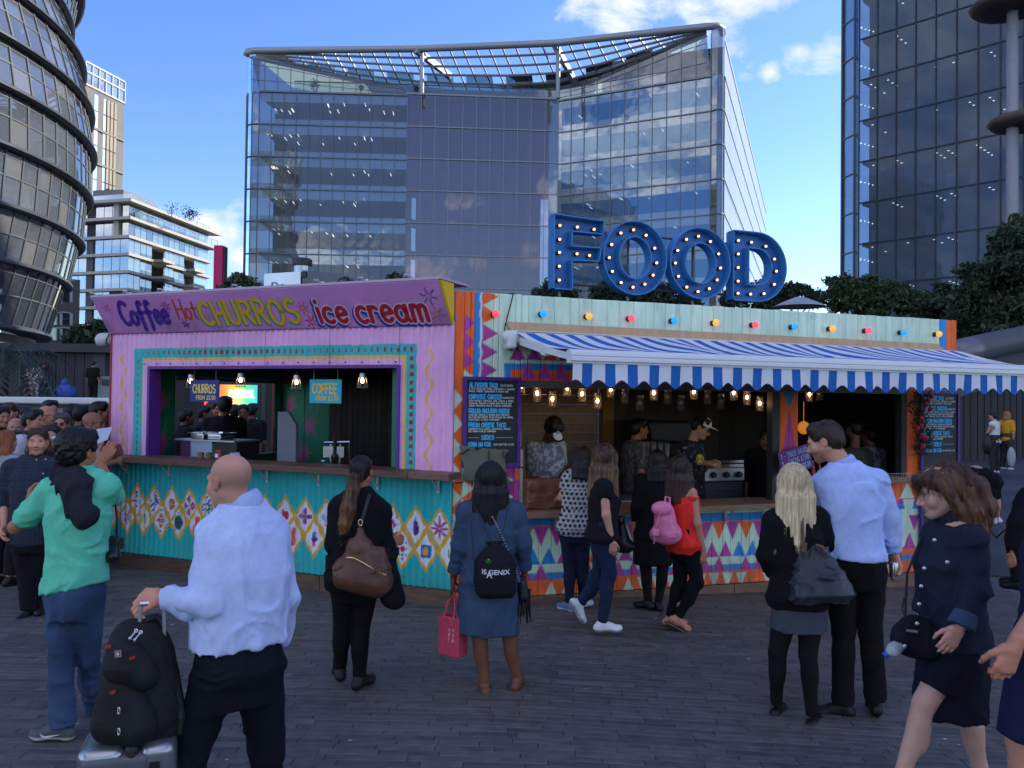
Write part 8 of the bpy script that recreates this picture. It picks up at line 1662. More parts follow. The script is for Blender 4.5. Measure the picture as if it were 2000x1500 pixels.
mb = MB(); mb.lathe([(.0318, .03), (.0318, .065)], c+V(0, 0, -.02), 14); obj('label_paper', mb, mat('lab_teal', (.25, .4, .42), .5), t)
# 5 woman in denim dress
b = basept(975, 1346); Y0 = b[1]
DEN = lambda v: np.array([.036, .066, .118])*(1+.35*(vnoise(v*7)[:, None]-.4)+.25*(vnoise(v*60)[:, None]-.5))
p = Person('woman in blue denim shirt dress with a printed black drawstring bag', b, yaw=-2, h=1.60, fem=True, skin='6e4531', width=1.12, hyaw=-4, hpitch=0,
  px=dict(head=(958, 935, 0), neck=(958, 972, 0), sL=(912, 1000, 0), sR=(1006, 1000, 0), crotch=(955, 1150, 0), eL=(898, 1065, .0), wL=(886, 1128, .06), eR=(1022, 1062, .0), wR=(1024, 1118, .08), hL=(932, 1140, 0), hR=(980, 1140, 0), kL=(936, 1240, .0), kR=(993, 1235, .02), aL=(947, 1335, -.02), aR=(1009, 1325, .02)))
p.hand('L', d=V(-.05, .05, -1), curl=1.2); p.hand('R', curl=.9); p.foot('L', kind='bare', yaw=-12); p.foot('R', kind='bare', yaw=12); p.body(bare=True)
p.top(DEN, sleeve=1.72, e=.016, hem=.05, loose=.018, amp=.010, se=.02, name='denim_shirt')
p.skirt(DEN, .93, .43, .20, .205, d=.72, name='denim_skirt', amp=.012);
for a in 'LR': w_ = p.J['w'+a]; e_ = p.J['e'+a]; d_ = nrm(w_-e_); q = e_+(w_-e_)*.70; p.cloth('cuff', [cap(q-d_*.02, q+d_*.03, .054, .056, cut=[(q+d_*.03, d_)])], DEN, .004, vox=.007)
p.hair('long', '0a0808', length=.32, vol=1.14, amp=.007)
for a, yw in (('L', -12), ('R', 12)):
 An = p.J['a'+a]; r_, f_, u_ = basis(yw); g = An-u_*.078; mb = MB(); mb.prism(Fr(g, f_, r_), [(-.085, .0), (.185, .0), (.185, .012), (-.085, .014)], -.042, .042); o = obj('sandal_sole', mb, mat('tan_sole', (.12, .06, .03), .6), p.root); bevel(o, .015)
 mb = MB(); mb.tube([An+r_*.042*cos(q)+f_*(.045*sin(q)-.0)-u_*.018 for q in [i*pi/6 for i in range(12)]], .0065, 5, closed=True); mb.tube([g+r_*-.045+f_*.09+u_*.02, g+f_*.10+u_*.065, g+r_*.045+f_*.09+u_*.02], .007, 5); obj('sandal_strap', mb, mat('brown_strap', (.07, .032, .016), .5), p.root)
t = thing('drawstring_bag', 'black drawstring bag with white lettering on the denim dress', 'bag', P(968, 1165, Y0-.2)); Yb = Y0-.19
sobj('pouch', [loft(P(968, 1164, Yb), P(966, 1064, Yb+.03), V(1, 0, 0), [(-.03, .10, .04), (.06, .128, .075), (.35, .137, .085), (.7, .125, .07), (.92, .075, .05), (1.0, .035, .03), (1.06, .06, .035)], ex=2.6, k=.02)], .006, CLOTH, t, disp=lambda X: folds(.007, 8, 2)(X), col=lambda v: np.tile(V(.010, .010, .013), (len(v), 1)))
mb = MB(); mb.tube([P(966, 1066, Yb-.03), P(945, 1030, Y0-.16), P(925, 985, Y0-.11), P(920, 972, Y0-.0)], .004, 5); mb.tube([P(968, 1066, Yb-.03), P(985, 1030, Y0-.16), P(994, 985, Y0-.11), P(994, 972, Y0-.0)], .004, 5); mb.tube([P(935, 1150, Yb), P(925, 1090, Y0-.17), P(918, 1000, Y0-.11)], .0035, 5); obj('cord', mb, M_BLK, t)
def arc_text(txt, cx, cy, Yt, width, size, bulge, name, par, m, font_w=1.):
 cu = bpy.data.curves.new('t', 'FONT'); cu.body = txt; cu.size = size; cu.align_x = 'CENTER'; cu.extrude = .0; cu.offset = .0008; o = bpy.data.objects.new('t', cu); COL.objects.link(o); dg = bpy.context.evaluated_depsgraph_get(); me_ = bpy.data.meshes.new_from_object(o.evaluated_get(dg)); bpy.data.objects.remove(o); vs_ = np.array([v.co[:] for v in me_.vertices]); w = vs_[:, 0].max()-vs_[:, 0].min(); vs_[:, 0] *= width/w
 c = P(cx, cy, Yt); pos = np.stack([c[0]+vs_[:, 0], c[1]+bulge*(vs_[:, 0]/(width/2))**2, c[2]+vs_[:, 1]], 1); mb = MB(); mb.add(pos, [tuple(pl.vertices) for pl in me_.polygons]); return obj(name, mb, m, par)
WPR = mat('white_print', (.7, .72, .75), .6)
arc_text('IS GENIX', 968, 1123, Yb-.093, .185, .045, .032, 'lettering', t, WPR)
arc_text('A', 955.5, 1129, Yb-.097, .038, .068, .001, 'lettering', t, WPR)
mb = MB(); c = P(954, 1097, Yb-.094); mb.add([c+V(-.025, 0, .012), c+V(-.004, 0, -.006), c+V(.0, 0, -.012), c+V(-.012, 0, -.004)], [(0, 1, 2, 3)]); mb.add([c+V(.025, 0, .012), c+V(.004, 0, -.006), c+V(.0, 0, -.012), c+V(.012, 0, -.004)], [(0, 3, 2, 1)]); mb.add([c+V(.007*cos(g), -.0005, .012+.007*sin(g)) for g in [i*pi/4 for i in range(8)]], [tuple(range(8))]); obj('green_emblem', mb, mat('emblem_green', (.08, .45, .05), .5), t)
t = thing('tote_bag', 'pink jute tote bag carried in the left hand of the denim dress woman', 'tote bag', P(885, 1278, Y0)); ft = Fr(P(884, 1278, Y0+.02), nrm(V(.85, -.5, 0)), nrm(V(-.5, -.85, 0))); Mt = np.stack([ft.ex, ft.ey, V(0, 0, 1)]); hz = P(884, 1202, Y0)[2]-P(884, 1278, Y0)[2]
PKC = lambda v: np.array([.50, .05, .10])*(1+.3*(vnoise(v*40)[:, None]-.5)); PKM = mat('jute', attr=True, rough=.9, bump=.5, bscale=200)
sobj('panel', [rbox(ft(0, 0, hz/2), (.085, .055, hz/2), Mt, .008), rbox(ft(0, 0, hz*.75), (.077, .047, hz*.4), Mt, .006, sub=True)], .005, PKM, t, disp=folds(.006, 6, 1), col=PKC)
mb = MB(); [mb.tube([ft(-.04, b_, hz), ft(-.03, b_*.5, hz+.09), P(887, 1160, Y0+.04), ft(.03, b_*.5, hz+.09), ft(.04, b_, hz)], .008, 6) for b_ in (.05, -.05)]; obj('handle', mb, mat('pink_handle', (.5, .07, .12), .8), t)
mb = MB()
for i_, w_ in enumerate(('THE', 'SIR', 'BA')): ribbons(mb, ft, word_strokes(w_, .005, hz*.62-.032*i_, .022, .35, .045, .03), .004, .0605)
obj('lettering', mb, mat('white_print2', (.6, .55, .55), .6), t)
mb = MB(); mb.box(ft, .02, .06, -.02, -.015, hz-.02, hz+.05); obj('paper', mb, mat('white_paper', (.6, .6, .6)), t)
t = thing('fringed_bag', 'small black bag with long leather fringe at the denim dress woman\'s right side', 'handbag', P(1022, 1150, Y0)); sobj('pouch', [cap(P(1020, 1140, Y0-.03), P(1022, 1165, Y0-.03), .035, .04)], .007, SHEENY, t, col=lambda v: np.tile(V(.010, .010, .012), (len(v), 1)))
rs = random.Random(2)
mb = MB()
for i in range(16): x_ = 1010+i*1.7; y1 = rs.uniform(1190, 1220); mb.tube([P(x_, 1150, Y0-.05+.04*rs.random()), P(x_+rs.uniform(-1, 2), (1150+y1)/2, Y0-.05), P(x_+rs.uniform(-2, 4), y1, Y0-.04)], .004, 4)
obj('fringe', mb, M_BLK, t)['kind'] = 'stuff'
mb = MB(); pts = [P(962, 1010, Y0-.14), P(972, 1030, Y0-.15), P(984, 1055, Y0-.15), P(997, 1085, Y0-.14), P(1008, 1115, Y0-.1), P(1016, 1140, Y0-.06)]
for a_, b_ in zip(pts[:-1], pts[1:]):
 for q in range(5): c = a_+(b_-a_)*q/5; mb.ell(c, (.007, .004, .005), 4)
obj('chain_strap', mb, mat('chain', (.45, .42, .38), .3, metal=.9), t)['kind'] = 'stuff'
def shoes(p, c, sole=None, yL=None, yR=None, pL=0, pR=0, **k): p.foot('L', c, sole, yaw=yL, pitch=pL, **k); p.foot('R', c, sole, yaw=yR, pitch=pR, **k)
def bag(name, label, cat, prims, col, org, amp=.008, vox=.007, mt=None, part='leather'):
 t = thing(name, label, cat, org); sobj(part, prims, vox, mt or SHEENY, t, disp=folds(amp, 8, org[0]), col=(lambda v: np.array(H(col))*(1+.3*(vnoise(v*15)[:, None]-.5)))); return t
# 7 woman in the black and white blouse, leaning on the counter
b = basept(1125, 1192); Y0 = b[1]; BP = lambda v: np.where(((np.abs(((v[:, 2:3]*24) % 1)-.5) < .33) & (np.abs(((v[:, 0:1]*22+np.floor(v[:, 2:3]*24)*.37) % 1)-.5) < .31)), .012, .42)*np.ones(3)
p = Person('dark haired woman in black and white patterned blouse and jeans at the taco counter', b, yaw=-12, h=1.62, fem=True, skin='c08a70', px=dict(head=(1136, 893, 0), neck=(1134, 922, 0), sL=(1112, 932, 0), sR=(1152, 932, 0), eL=(1096, 972, .05), wL=(1088, 975, .28), crotch=(1122, 1045, 0), hL=(1110, 1035, 0), hR=(1136, 1035, 0), kL=(1112, 1105, 0), kR=(1138, 1105, 0), aL=(1112, 1178, -.03), aR=(1138, 1172, .06)), lod=1)
p.hand('L', curl=.6); p.hand('R', curl=.6); p.body(); p.top(BP, sleeve=.55, hem=.0, loose=.014, name='blouse', se=.02); p.trousers('141c30', e=.006, flare=.002, name='jeans'); p.hair('long', '1a1110', length=.2); p.foot('L', '5a6a9a', 'd0d4e0', yaw=-40); p.foot('R', 'c8ccd8', yaw=40)
# 8 walking woman with white trainers
b = basept(1165, 1236); Y0 = b[1]
p = Person('woman with long wavy brown hair and white trainers walking past the taco counter', b, yaw=62, h=1.68, fem=True, skin='c08c74', hyaw=20, px=dict(head=(1182, 895, 0), neck=(1176, 932, 0), sR=(1180, 950, -.13), sL=(1168, 948, .13), eR=(1184, 1006, -.17), wR=(1196, 1058, -.16), eL=(1160, 1005, .18), wL=(1168, 1050, .2), crotch=(1178, 1062, 0), hR=(1180, 1045, -.07), hL=(1176, 1045, .07), kR=(1190, 1120, -.08), aR=(1176, 1216, -.08), kL=(1172, 1128, .1), aL=(1132, 1178, .1)))
p.hand('R', d=V(.1, 0, -1), curl=.6); p.hand('L', curl=.6); p.body(); p.top('141416', sleeve=.35, hem=.03, loose=.016, amp=.010, name='lace_top', se=.018); p.trousers('1b2740', e=.006, amp=.007, flare=.004, name='jeans')
p.hair('long', '2e1e14', length=.33, vol=1.15, col2='8a6440', amp=.010); p.foot('R', 'd6d8de', '9a9ca4', yaw=84, thick=1.08); p.foot('L', 'd6d8de', '9a9ca4', yaw=75, pitch=58, thick=1.08)
t = bag('shoulder_bag', 'black slouchy bag on the far side of the woman in white trainers', 'handbag', [cap(P(1212, 1065, Y0+.2), P(1226, 1068, Y0+.2), .06, .055, k=.05), cap(P(1212, 1015, Y0+.2), P(1218, 1060, Y0+.2), .035, .06, k=.05)], '101013', P(1220, 1085, Y0+.2), amp=.012)
# 9 woman in black dress
b = basept(1278, 1192); Y0 = b[1]
p = Person('woman in plain black dress and black tights standing beside the red top', b, yaw=-5, h=1.6, fem=True, skin='b58068', px=dict(head=(1284, 900, 0), neck=(1282, 930, 0), crotch=(1275, 1060, 0), aL=(1266, 1175, 0), aR=(1286, 1178, 0)), lod=1)
p.hand('L', curl=.5); p.hand('R', curl=.5); p.body(); p.top(BLK, sleeve=1.6, hem=.0, loose=.03, name='dress_top'); p.skirt(BLK, .98, .50, .17, .19, name='dress'); p.trousers('131015', e=.004, flare=.0, name='tights'); p.hair('long', '17100e', length=.2, vol=1.05); shoes(p, '101013', yL=-50, yR=-20)
# 10 woman in red top with pink backpack
b = basept(1322, 1232); Y0 = b[1]
p = Person('woman in bright red sleeveless top and black trousers wearing a pink backpack', b, yaw=55, h=1.63, fem=True, skin='b57f66', hyaw=15, px=dict(head=(1328, 915, 0), neck=(1330, 948, 0), sR=(1352, 962, -.1), sL=(1316, 962, .1), eR=(1362, 1022, -.13), wR=(1374, 1078, -.1), eL=(1318, 1020, .14), wL=(1330, 1070, .2), crotch=(1338, 1078, 0), hR=(1346, 1062, -.06), hL=(1330, 1062, .06), kR=(1362, 1138, -.05), aR=(1324, 1205, -.02), kL=(1328, 1140, .05), aL=(1308, 1205, .08)))
p.hand('R', d=V(-.05, 0, -1), curl=.7); p.hand('L', curl=.6); p.foot('R', kind='bare', yaw=75, pitch=28); p.foot('L', kind='bare', yaw=80); p.body()
p.top('e0302a', sleeve=0, hem=-.0, loose=.010, amp=.012, name='red_top', neckcut=-.12, arms=''); p.trousers('0b0b0f', e=.005, amp=.005, flare=.002)
p.hair('long', '221714', length=.30, vol=1.12, col2='4a3226', amp=.010)
for a, yw, pc in (('R', 75, 28), ('L', 80, 0)):
 r_, f_, u_ = basis(yw, pc); g = p.J['a'+a]-u_*.082; mb = MB(); mb.prism(Fr(g, f_, r_, u_), [(-.08, -.016), (.18, -.016), (.18, -.002), (-.08, .0)], -.042, .042); bevel(obj('sandal_sole', mb, mat('sole_brown', (.10, .07, .05), .6), p.root), .012); mb = MB()
 for q in (.02, .06, .1): mb.tube([g+r_*-.042+f_*q+u_*.01, g+f_*(q+.03)+u_*(.075-q*.2), g+r_*.042+f_*(q+.02)+u_*.01], .006, 5)
 obj('sandal_strap', mb, mat('strap_dk'), p.root)
Yb = Y0-.13; PKB = 'e07aa0'
t = bag('backpack', 'small pink flap backpack on the woman in the red top', 'backpack', [cap(P(1300, 1040, Yb), P(1298, 1000, Yb), .105, .085, k=.04), cap(P(1282, 1043, Yb), P(1316, 1043, Yb), .06, .07, k=.04)], PKB, P(1298, 1063, Yb), part='body')
sobj('flap', [ell(P(1293, 993, Yb-.075), (.095, .05, .065), k=.03)], .006, SHEENY, t, col=lambda v: np.tile(np.array(H(PKB))*1.05, (len(v), 1))); sobj('pocket', [rbox(P(1280, 1040, Yb-.1), (.035, .025, .035), None, .018)], .006, SHEENY, t, col=lambda v: np.tile(np.array(H(PKB)), (len(v), 1))); sobj('pocket', [rbox(P(1313, 1044, Yb-.085), (.032, .022, .033), None, .016)], .006, SHEENY, t, col=lambda v: np.tile(np.array(H(PKB)), (len(v), 1)))
mb = MB(); mb.tube([P(1298, 985, Yb), P(1300, 970, Yb), P(1308, 972, Yb), P(1308, 985, Yb)], .010, 6); mb.tube([P(1318, 1035, Yb+.04), P(1338, 1030, Yb+.03), P(1346, 1000, Yb+.0), P(1345, 965, Yb+.04)], .011, 6); mb.tube([P(1290, 1000, Yb-.13), P(1281, 1030, Yb-.12), P(1277, 1062, Yb-.1)], .005, 5); obj('strap', mb, mat('pink_strap', H(PKB), .5), t)
# tote on the counter
c = FR(.92, .02, .905); t = bag('leather_tote', 'large brown leather tote bag standing on the taco counter', 'handbag', [rbox(c+V(0, 0, .15), (.215, .07, .15), np.stack([FR.ex, FR.ey, V(0, 0, 1)]), .03)], '7a4a36', c, amp=.012)
mb = MB(); mb.tube([c+FR.ex*-.08+V(0, 0, .29), c+FR.ex*-.03+V(0, 0, .37), c+FR.ex*.05+V(0, 0, .37), c+FR.ex*.1+V(0, 0, .29)], .009, 6); [mb.ell(c+FR.ex*a+FR.ey*.074+V(0, 0, z), (.006, .004, .006), 4) for a in (-.08, -.06, .1, .12) for z in (.2, .24, .28)]; obj('handle', mb, mat('tan_handle', (.15, .06, .03), .5), t)
# staff behind the counter
def cap_(p, c1, c2, badge=None, y=0):
 k = p.k; c = p.J['head']; M = p.HM; L_ = p.hp; Q = lambda v: np.where((((v-c)@M.T)[:, 1:2] > .02), np.array(H(c2)), np.array(H(c1)))
 p.cloth('cap', [ell(L_(0, -.010, .055), V(.088, .105, .082)*k, M, k=.01, cut=[(L_(0, 0, .035), -p.hu)]), ell(L_(0, .125, .042), V(.068, .075, .012)*k, M, k=.012)], lambda v: np.where(((v-L_(0, 0, .05))@p.hu < 0)[:, None] & (((v-c)@M.T)[:, 1:2] > .09), np.array(H(BLK)), Q(v)), .001, vox=.006)
 if badge: mb = MB(); mb.ell(L_(0, .092, .075), (.02, .012, .02), 8); obj('cap_badge', mb, mat('b_'+badge, H(badge), .5), p.root)
def fl_shirt(a, b_): return lambda v: np.where(vnoise(v*V(45, 45, 30))[:, None] > .52, np.array(H(a)), np.array(H(b_)))
Ys = 9.05; b = V(P(1062, 900, Ys)[0], Ys, .03)
p = Person('server with curly hair and white fronted cap bending over the taco counter', b, yaw=172, h=1.76, skin='6a4634', hyaw=160, hpitch=48, px=dict(head=(1081, 840, -.15), neck=(1066, 866, .0), sR=(1040, 874, 0), sL=(1092, 872, 0), eR=(1040, 925, 0), wR=(1062, 950, -.25), eL=(1096, 920, 0), wL=(1100, 945, -.2), crotch=(1062, 985, .05)), lod=1)
p.hand('R', curl=.5); p.hand('L', curl=.5); p.body(legs=''); p.top(fl_shirt('b4b8bf', '7d8088'), sleeve=.75, hem=-.0, loose=.02, name='shirt', se=.022); p.trousers('14161c', upto=1.5); p.hair('curly', '0b0909', vol=1.15); cap_(p, BLK, 'd0d2d6', '7cc0cc')
Ys = 9.9; b = V(P(1242, 900, Ys)[0], Ys, .03)
p = Person('server in pale patterned shirt seen in profile at the back of the taco stall', b, yaw=75, h=1.76, skin='9a6a52', px=dict(head=(1249, 838, 0)), lod=1); p.hand('R', d=V(.8, 0, .5), curl=.6); p.body(legs=''); p.top(fl_shirt('6f6a66', '4e4b4a'), sleeve=.8, hem=0, name='shirt', se=.02); p.trousers('101014', upto=1.2); p.hair('short', '0e0b0a')
Ys = 9.55; b = V(P(1352, 900, Ys)[0], Ys, .03)
p = Person('cook in dark jacket, apron, sunglasses and black and white cap by the griddle', b, yaw=125, h=1.78, skin='b08468', hyaw=115, hpitch=25, px=dict(head=(1370, 835, -.05), wR=(1382, 905, -.32), eR=(1345, 900, -.15), wL=(1392, 905, -.1)), lod=1)
p.hand('R', curl=.8); p.hand('L', curl=.7); p.body(legs=''); p.top(lambda v: np.where(vnoise(v*V(60, 60, 40))[:, None] > .74, .25, .02)*V(.8, .85, 1.3), sleeve=1.5, hem=0, name='patterned_jacket'); p.skirt('16161a', 1.12, .5, .17, .18, name='apron'); p.hair('short', '1a120e'); cap_(p, BLK, 'c8cacc'); p.glasses('0a0a0c'); mb = MB(); mb.ell(P(1367, 896, Ys-.36), (.045, .01, .05), 8); obj('yellow_glove', mb, mat('yellow_glove', (.55, .4, .02), .6), p.root, smooth=True)
mb = MB(); c = P(1367, 896, Ys-.375); ribbons(mb, Fr(c, V(1, 0, 0), V(0, -1, 0)), word_strokes('H', -.025, -.025, .045, .2, .05), .008, .0); obj('print', mb, M_BLK, p.root)
for (x_, y_, Yq, lab, col, hc, yw) in ((1668, 838, 10.3, 'server with dark hair in an olive top inside the right hatch', '4a4a3c', '0c0a09', -20), (1698, 852, 10.7, 'server in white patterned shirt inside the right hatch', 'a8abb0', '0c0a09', -30), (1497, 860, 10.0, 'cook in black at the dark right end of the griddle', '0c0c10', '0c0a09', 200)):
 b = V(P(x_, 900, Yq)[0], Yq, -.02); p = Person(lab, b, yaw=yw, h=1.72, skin='7a5240', px=dict(head=(x_, y_, 0)), lod=2); p.body(legs=''); p.top(fl_shirt(col, '6a6c70') if col[0] == 'a' else col, sleeve=1.2, hem=0); p.trousers('101014', upto=1.2); p.hair('curly', hc)
# 16 blonde woman
b = basept(1560, 1400); Y0 = b[1]
p = Person('woman with long straight blonde hair in black cardigan and grey skirt', b, yaw=12, h=1.68, fem=True, skin='c8957c', width=1.05, hyaw=5, px=dict(head=(1550, 942, 0), neck=(1550, 988, 0), sL=(1512, 1016, 0), sR=(1596, 1012, 0), eL=(1498, 1085, .0), wL=(1510, 1125, .15), eR=(1628, 1082, .06), wR=(1626, 1028, .14), crotch=(1560, 1190, 0), hL=(1538, 1180, 0), hR=(1585, 1180, 0), kL=(1518, 1275, 0), kR=(1578, 1280, -.05), aL=(1516, 1378, .06), aR=(1586, 1400, -.08)))
p.hand('R', d=V(.35, -.1, .8), t=V(-.6, .3, .3), n=V(-.5, .2, -.5), curl=1.1); p.hand('L', curl=.6); p.body(); p.top('0c0c10', sleeve=1.9, hem=.02, e=.016, loose=.016, amp=.011, name='cardigan'); p.skirt('3f444f', 1.02, .60, .155, .185, d=.72, name='skirt', amp=.004); p.trousers('110e12', e=.003, flare=0, amp=.001, name='tights')
p.hair('long', 'c4ab84', length=.40, vol=1.12, col2='dcc9a0', amp=.008, name='blonde_hair'); shoes(p, '0a0a0c', yL=35, yR=35, kind='flat')
mb = MB(); [mb.bar(p.J['a'+a]+V(.04, .09, -.03), p.J['a'+a]+V(.075, .08, -.03), .006) for a in 'LR']; obj('shoe_buckle', mb, mat('gold'), p.root)
t = bag('tote_bag', 'large dark grey shoulder bag with brown strap on the blonde woman', 'handbag', [loft(P(1600, 1178, Y0-.17), P(1588, 1068, Y0-.10), V(1, 0, 0), [(0, .15, .05), (.12, .195, .085, 0, .02), (.45, .165, .08, 0, .01), (.85, .105, .04), (1, .09, .02)], ex=2.4)], '282b33', P(1600, 1178, Y0-.15), amp=.013)
mb = MB(); mb.tube([P(1570, 1070, Y0-.16), P(1567, 1020, Y0-.14), P(1572, 985, Y0-.08), P(1588, 985, Y0+.02)], .010, 6); mb.tube([P(1570, 1078, Y0-.18), P(1571, 1060, Y0-.18)], .018, 6); mb.tube([P(1592, 1065, Y0-.16), P(1605, 1068, Y0-.16), P(1612, 1078, Y0-.17)], .013, 6); obj('strap', mb, mat('tan_strap', (.13, .05, .028), .5), t)
# 17 tall man in blue shirt
b = basept(1672, 1398); Y0 = b[1]
p = Person('tall man in pale blue shirt and black trousers leaning towards the price board', b, yaw=-14, h=1.90, skin='c08c72', width=.98, hyaw=-62, hpitch=18, px=dict(head=(1610, 862, .05), neck=(1650, 908, 0), sL=(1606, 948, .05), sR=(1712, 938, -.03), eL=(1590, 1030, .18), wL=(1600, 1060, .35), eR=(1738, 1010, -.02), wR=(1747, 1082, .02), crotch=(1668, 1125, 0), hL=(1640, 1110, 0), hR=(1698, 1110, 0), kL=(1648, 1235, .02), kR=(1700, 1235, 0), aL=(1646, 1375, .02), aR=(1710, 1368, .04)))
p.browc = H('2a1c16'); p.stubble = ('b', np.array(H('4a3228')), .55); p.hand('R', d=V(.1, 0, -1), t=V(-.5, .7, 0), curl=.7); p.hand('L', curl=.6); p.body(); p.top('a9bcec', sleeve=1.93, e=.014, hem=.12, loose=.012, amp=.015, fr=6.5, se=.017); p.trousers('0c0c0f', e=.012, amp=.008, flare=.02)
p.cloth('collar', [cap(p.J['neck']+V(-.005, 0, .015), p.J['neck']+V(-.03, .0, .04), .078, .066, cut=[(p.J['neck']+V(0, 0, .055), nrm(V(-.5, .1, 1)))])], '9aaee4', .002, vox=.006)
p.hair('short', '2a1c15', amp=.009); p.foot('L', '0e0c0c', yaw=-78); p.foot('R', '0e0c0c', yaw=15)
c = P(1746, 1133, Y0+.0); mb = MB(); mb.lathe([(.001, 0), (.026, 0), (.029, .008), (.029, .11), (.024, .125), (.001, .125)], c, 14); tag(obj('drinks_can', mb, mat('can_silver', (.5, .5, .52), .25, metal=.9), smooth=True), 'slim silver drinks can in the hand of the tall blue shirted man', 'can')
# 18 woman in denim jacket
b = at_depth(1862, 3.87); Y0 = b[1]
p = Person('woman with curly brown ponytail in dark denim jacket and short navy dress striding left', b, yaw=-72, h=1.74, fem=True, skin='c59a88', width=.86, hyaw=-84, hpitch=16, px=dict(head=(1836, 958, 0), neck=(1862, 1010, .0), sL=(1893, 1052, -.15), sR=(1836, 1046, .15), eL=(1906, 1150, -.18), wL=(1874, 1228, -.22), eR=(1812, 1130, .18), wR=(1800, 1210, .15), crotch=(1862, 1305, 0), hL=(1868, 1280, -.07), hR=(1850, 1280, .07), kL=(1806, 1372, -.08), aL=(1752, 1545, -.08), kR=(1884, 1385, .08), aR=(1925, 1540, .1)))
p.hand('L', d=V(-.62, -.1, -.75), t=V(-.6, .0, .5), n=V(.3, .9, -.2), curl=.55); p.hand('R', curl=.6); p.body(bare=True); DJ = lambda v: np.array([.014, .019, .036])*(1+.4*(vnoise(v*9)[:, None]-.5))
p.top(DJ, sleeve=1.80, e=.022, hem=.12, loose=.014, amp=.013, fr=8, se=.022, name='denim_jacket', neckcut=-.06); w_ = p.J['wL']; d_ = nrm(w_-p.J['eL']); p.cloth('turned_cuff', [cap(w_-d_*.07, w_-d_*.015, .052, .058, cut=[(w_-d_*.01, d_), (w_-d_*.075, -d_)])], '3a4560', .003, vox=.006)
p.skirt('0e1120', 1.0, .64, .145, .15, d=1.0, name='navy_dress', amp=.012, c0=(-.02, 0)); p.cloth('dress_fold', p.leg('L', .03, .70)+p.leg('R', .02, .72), '0e1120', .012); p.cloth('collar', [cap(p.J['neck']+V(.01, 0, 0), p.J['neck']+V(.02, 0, .02), .085, .078, cut=[(p.J['neck']+V(0, 0, .04), nrm(V(.5, 0, 1)))])], DJ, .003, vox=.007)
tl = [(.0, -.07, .05), (.0, -.12, .05), (0, -.15, -.02), (0, -.155, -.12), (.01, -.14, -.23)]
p.hair('pony', '4a2e20', vol=1.0, col2='7a5238', amp=.010); p.hair('none', '45291c', paths=[([(.06, .02, .05), (.078, -.01, .0), (.07, -.03, -.09), (.05, -.05, -.17)], (.03, .022, .024, .016)), ([(-.06, .02, .05), (-.078, -.01, .0), (-.07, -.03, -.09), (-.05, -.05, -.17)], (.03, .022, .024, .016)), ([(0, -.07, -.03), (0, -.10, -.12), (0, -.10, -.22)], (.05, .06, .03))], amp=.014, col2='7a5238', name='locks'); p.hair('none', '45291c', paths=[([(.05, .05, .075), (.0, .09, .062), (-.05, .055, .07)], (.02, .018, .02)), ([(.0, -.04, .10), (0, -.10, .06)], (.04, .05))], amp=.01, name='fringe'); p.hair('none', '3e261b', paths=[(tl, (.03, .035, .058, .06, .03)), ([(.03, -.09, -.03), (.035, -.11, -.12), (.03, -.12, -.24)], (.03, .045, .03)), ([(-.03, -.08, -.03), (-.035, -.10, -.12), (-.04, -.10, -.22)], (.03, .045, .03)), ([(-.02, .085, .075), (0, .098, .045)], (.025, .016))], amp=.016, col2='7a4e34', length=.2, name='ponytail')
mb = MB(); [mb.ell(P(x, y, Y0-.22), (.009, .006, .009), 6) for x, y in ((1825, 1055), (1850, 1098), (1805, 1110), (1799, 1145), (1795, 1180), (1791, 1218))]; obj('metal_button', mb, mat('zip_silver'), p.root)['kind'] = 'stuff'
t = bag('saddle_bag', 'round navy shoulder bag with a water bottle sticking out', 'handbag', [ell(P(1788, 1240, Y0-.1), (.10, .045, .088), k=.03), cap(P(1765, 1250, Y0-.1), P(1812, 1268, Y0-.1), .045, .04, k=.04)], '14161f', P(1786, 1285, Y0-.1), amp=.010, mt=CLOTH); mb = MB(); mb.tube([P(1768, 1205, Y0-.08), P(1772, 1120, Y0-.02), P(1800, 1050, Y0+.05)], .006, 5); mb.tube([P(1766, 1168, Y0-.03), P(1762, 1190, Y0-.1), P(1768, 1205, Y0-.12)], .004, 5); obj('strap', mb, M_BLK, t); mb = MB(); mb.box(Fr(P(1781, 1232, Y0-.17), nrm(V(1, 0, -.12)), V(0, -1, 0)), -.025, .025, 0, .006, -.005, .005); mb.ell(P(1767, 1262, Y0-.16), (.009, .005, .009), 6); obj('clasp', mb, mat('zip_silver'), t)
c = P(1752, 1263, Y0-.12); d_ = nrm(P(1727, 1281, Y0-.12)-c); x_ = nrm(np.cross(d_, V(0, 1, 0))); mb = MB(); fb2 = Fr(c, x_, np.cross(d_, x_), d_); mb.lathe([(.001, -.02), (.03, -.02), (.031, .03), (.018, .048), (.012, .055), (.001, .056)], fr=fb2, n=12); t = thing('plastic_bottle', 'clear plastic water bottle with blue cap poking from the navy bag', 'bottle', c); obj('bottle', mb, mat('clear_plastic', (.6, .68, .75), .1, alpha=.45), t, smooth=True); mb = MB(); mb.lathe([(.001, .055), (.015, .055), (.015, .072), (.001, .072)], fr=fb2, n=12); obj('cap', mb, mat('blue_cap2', (.02, .08, .4), .4), t)
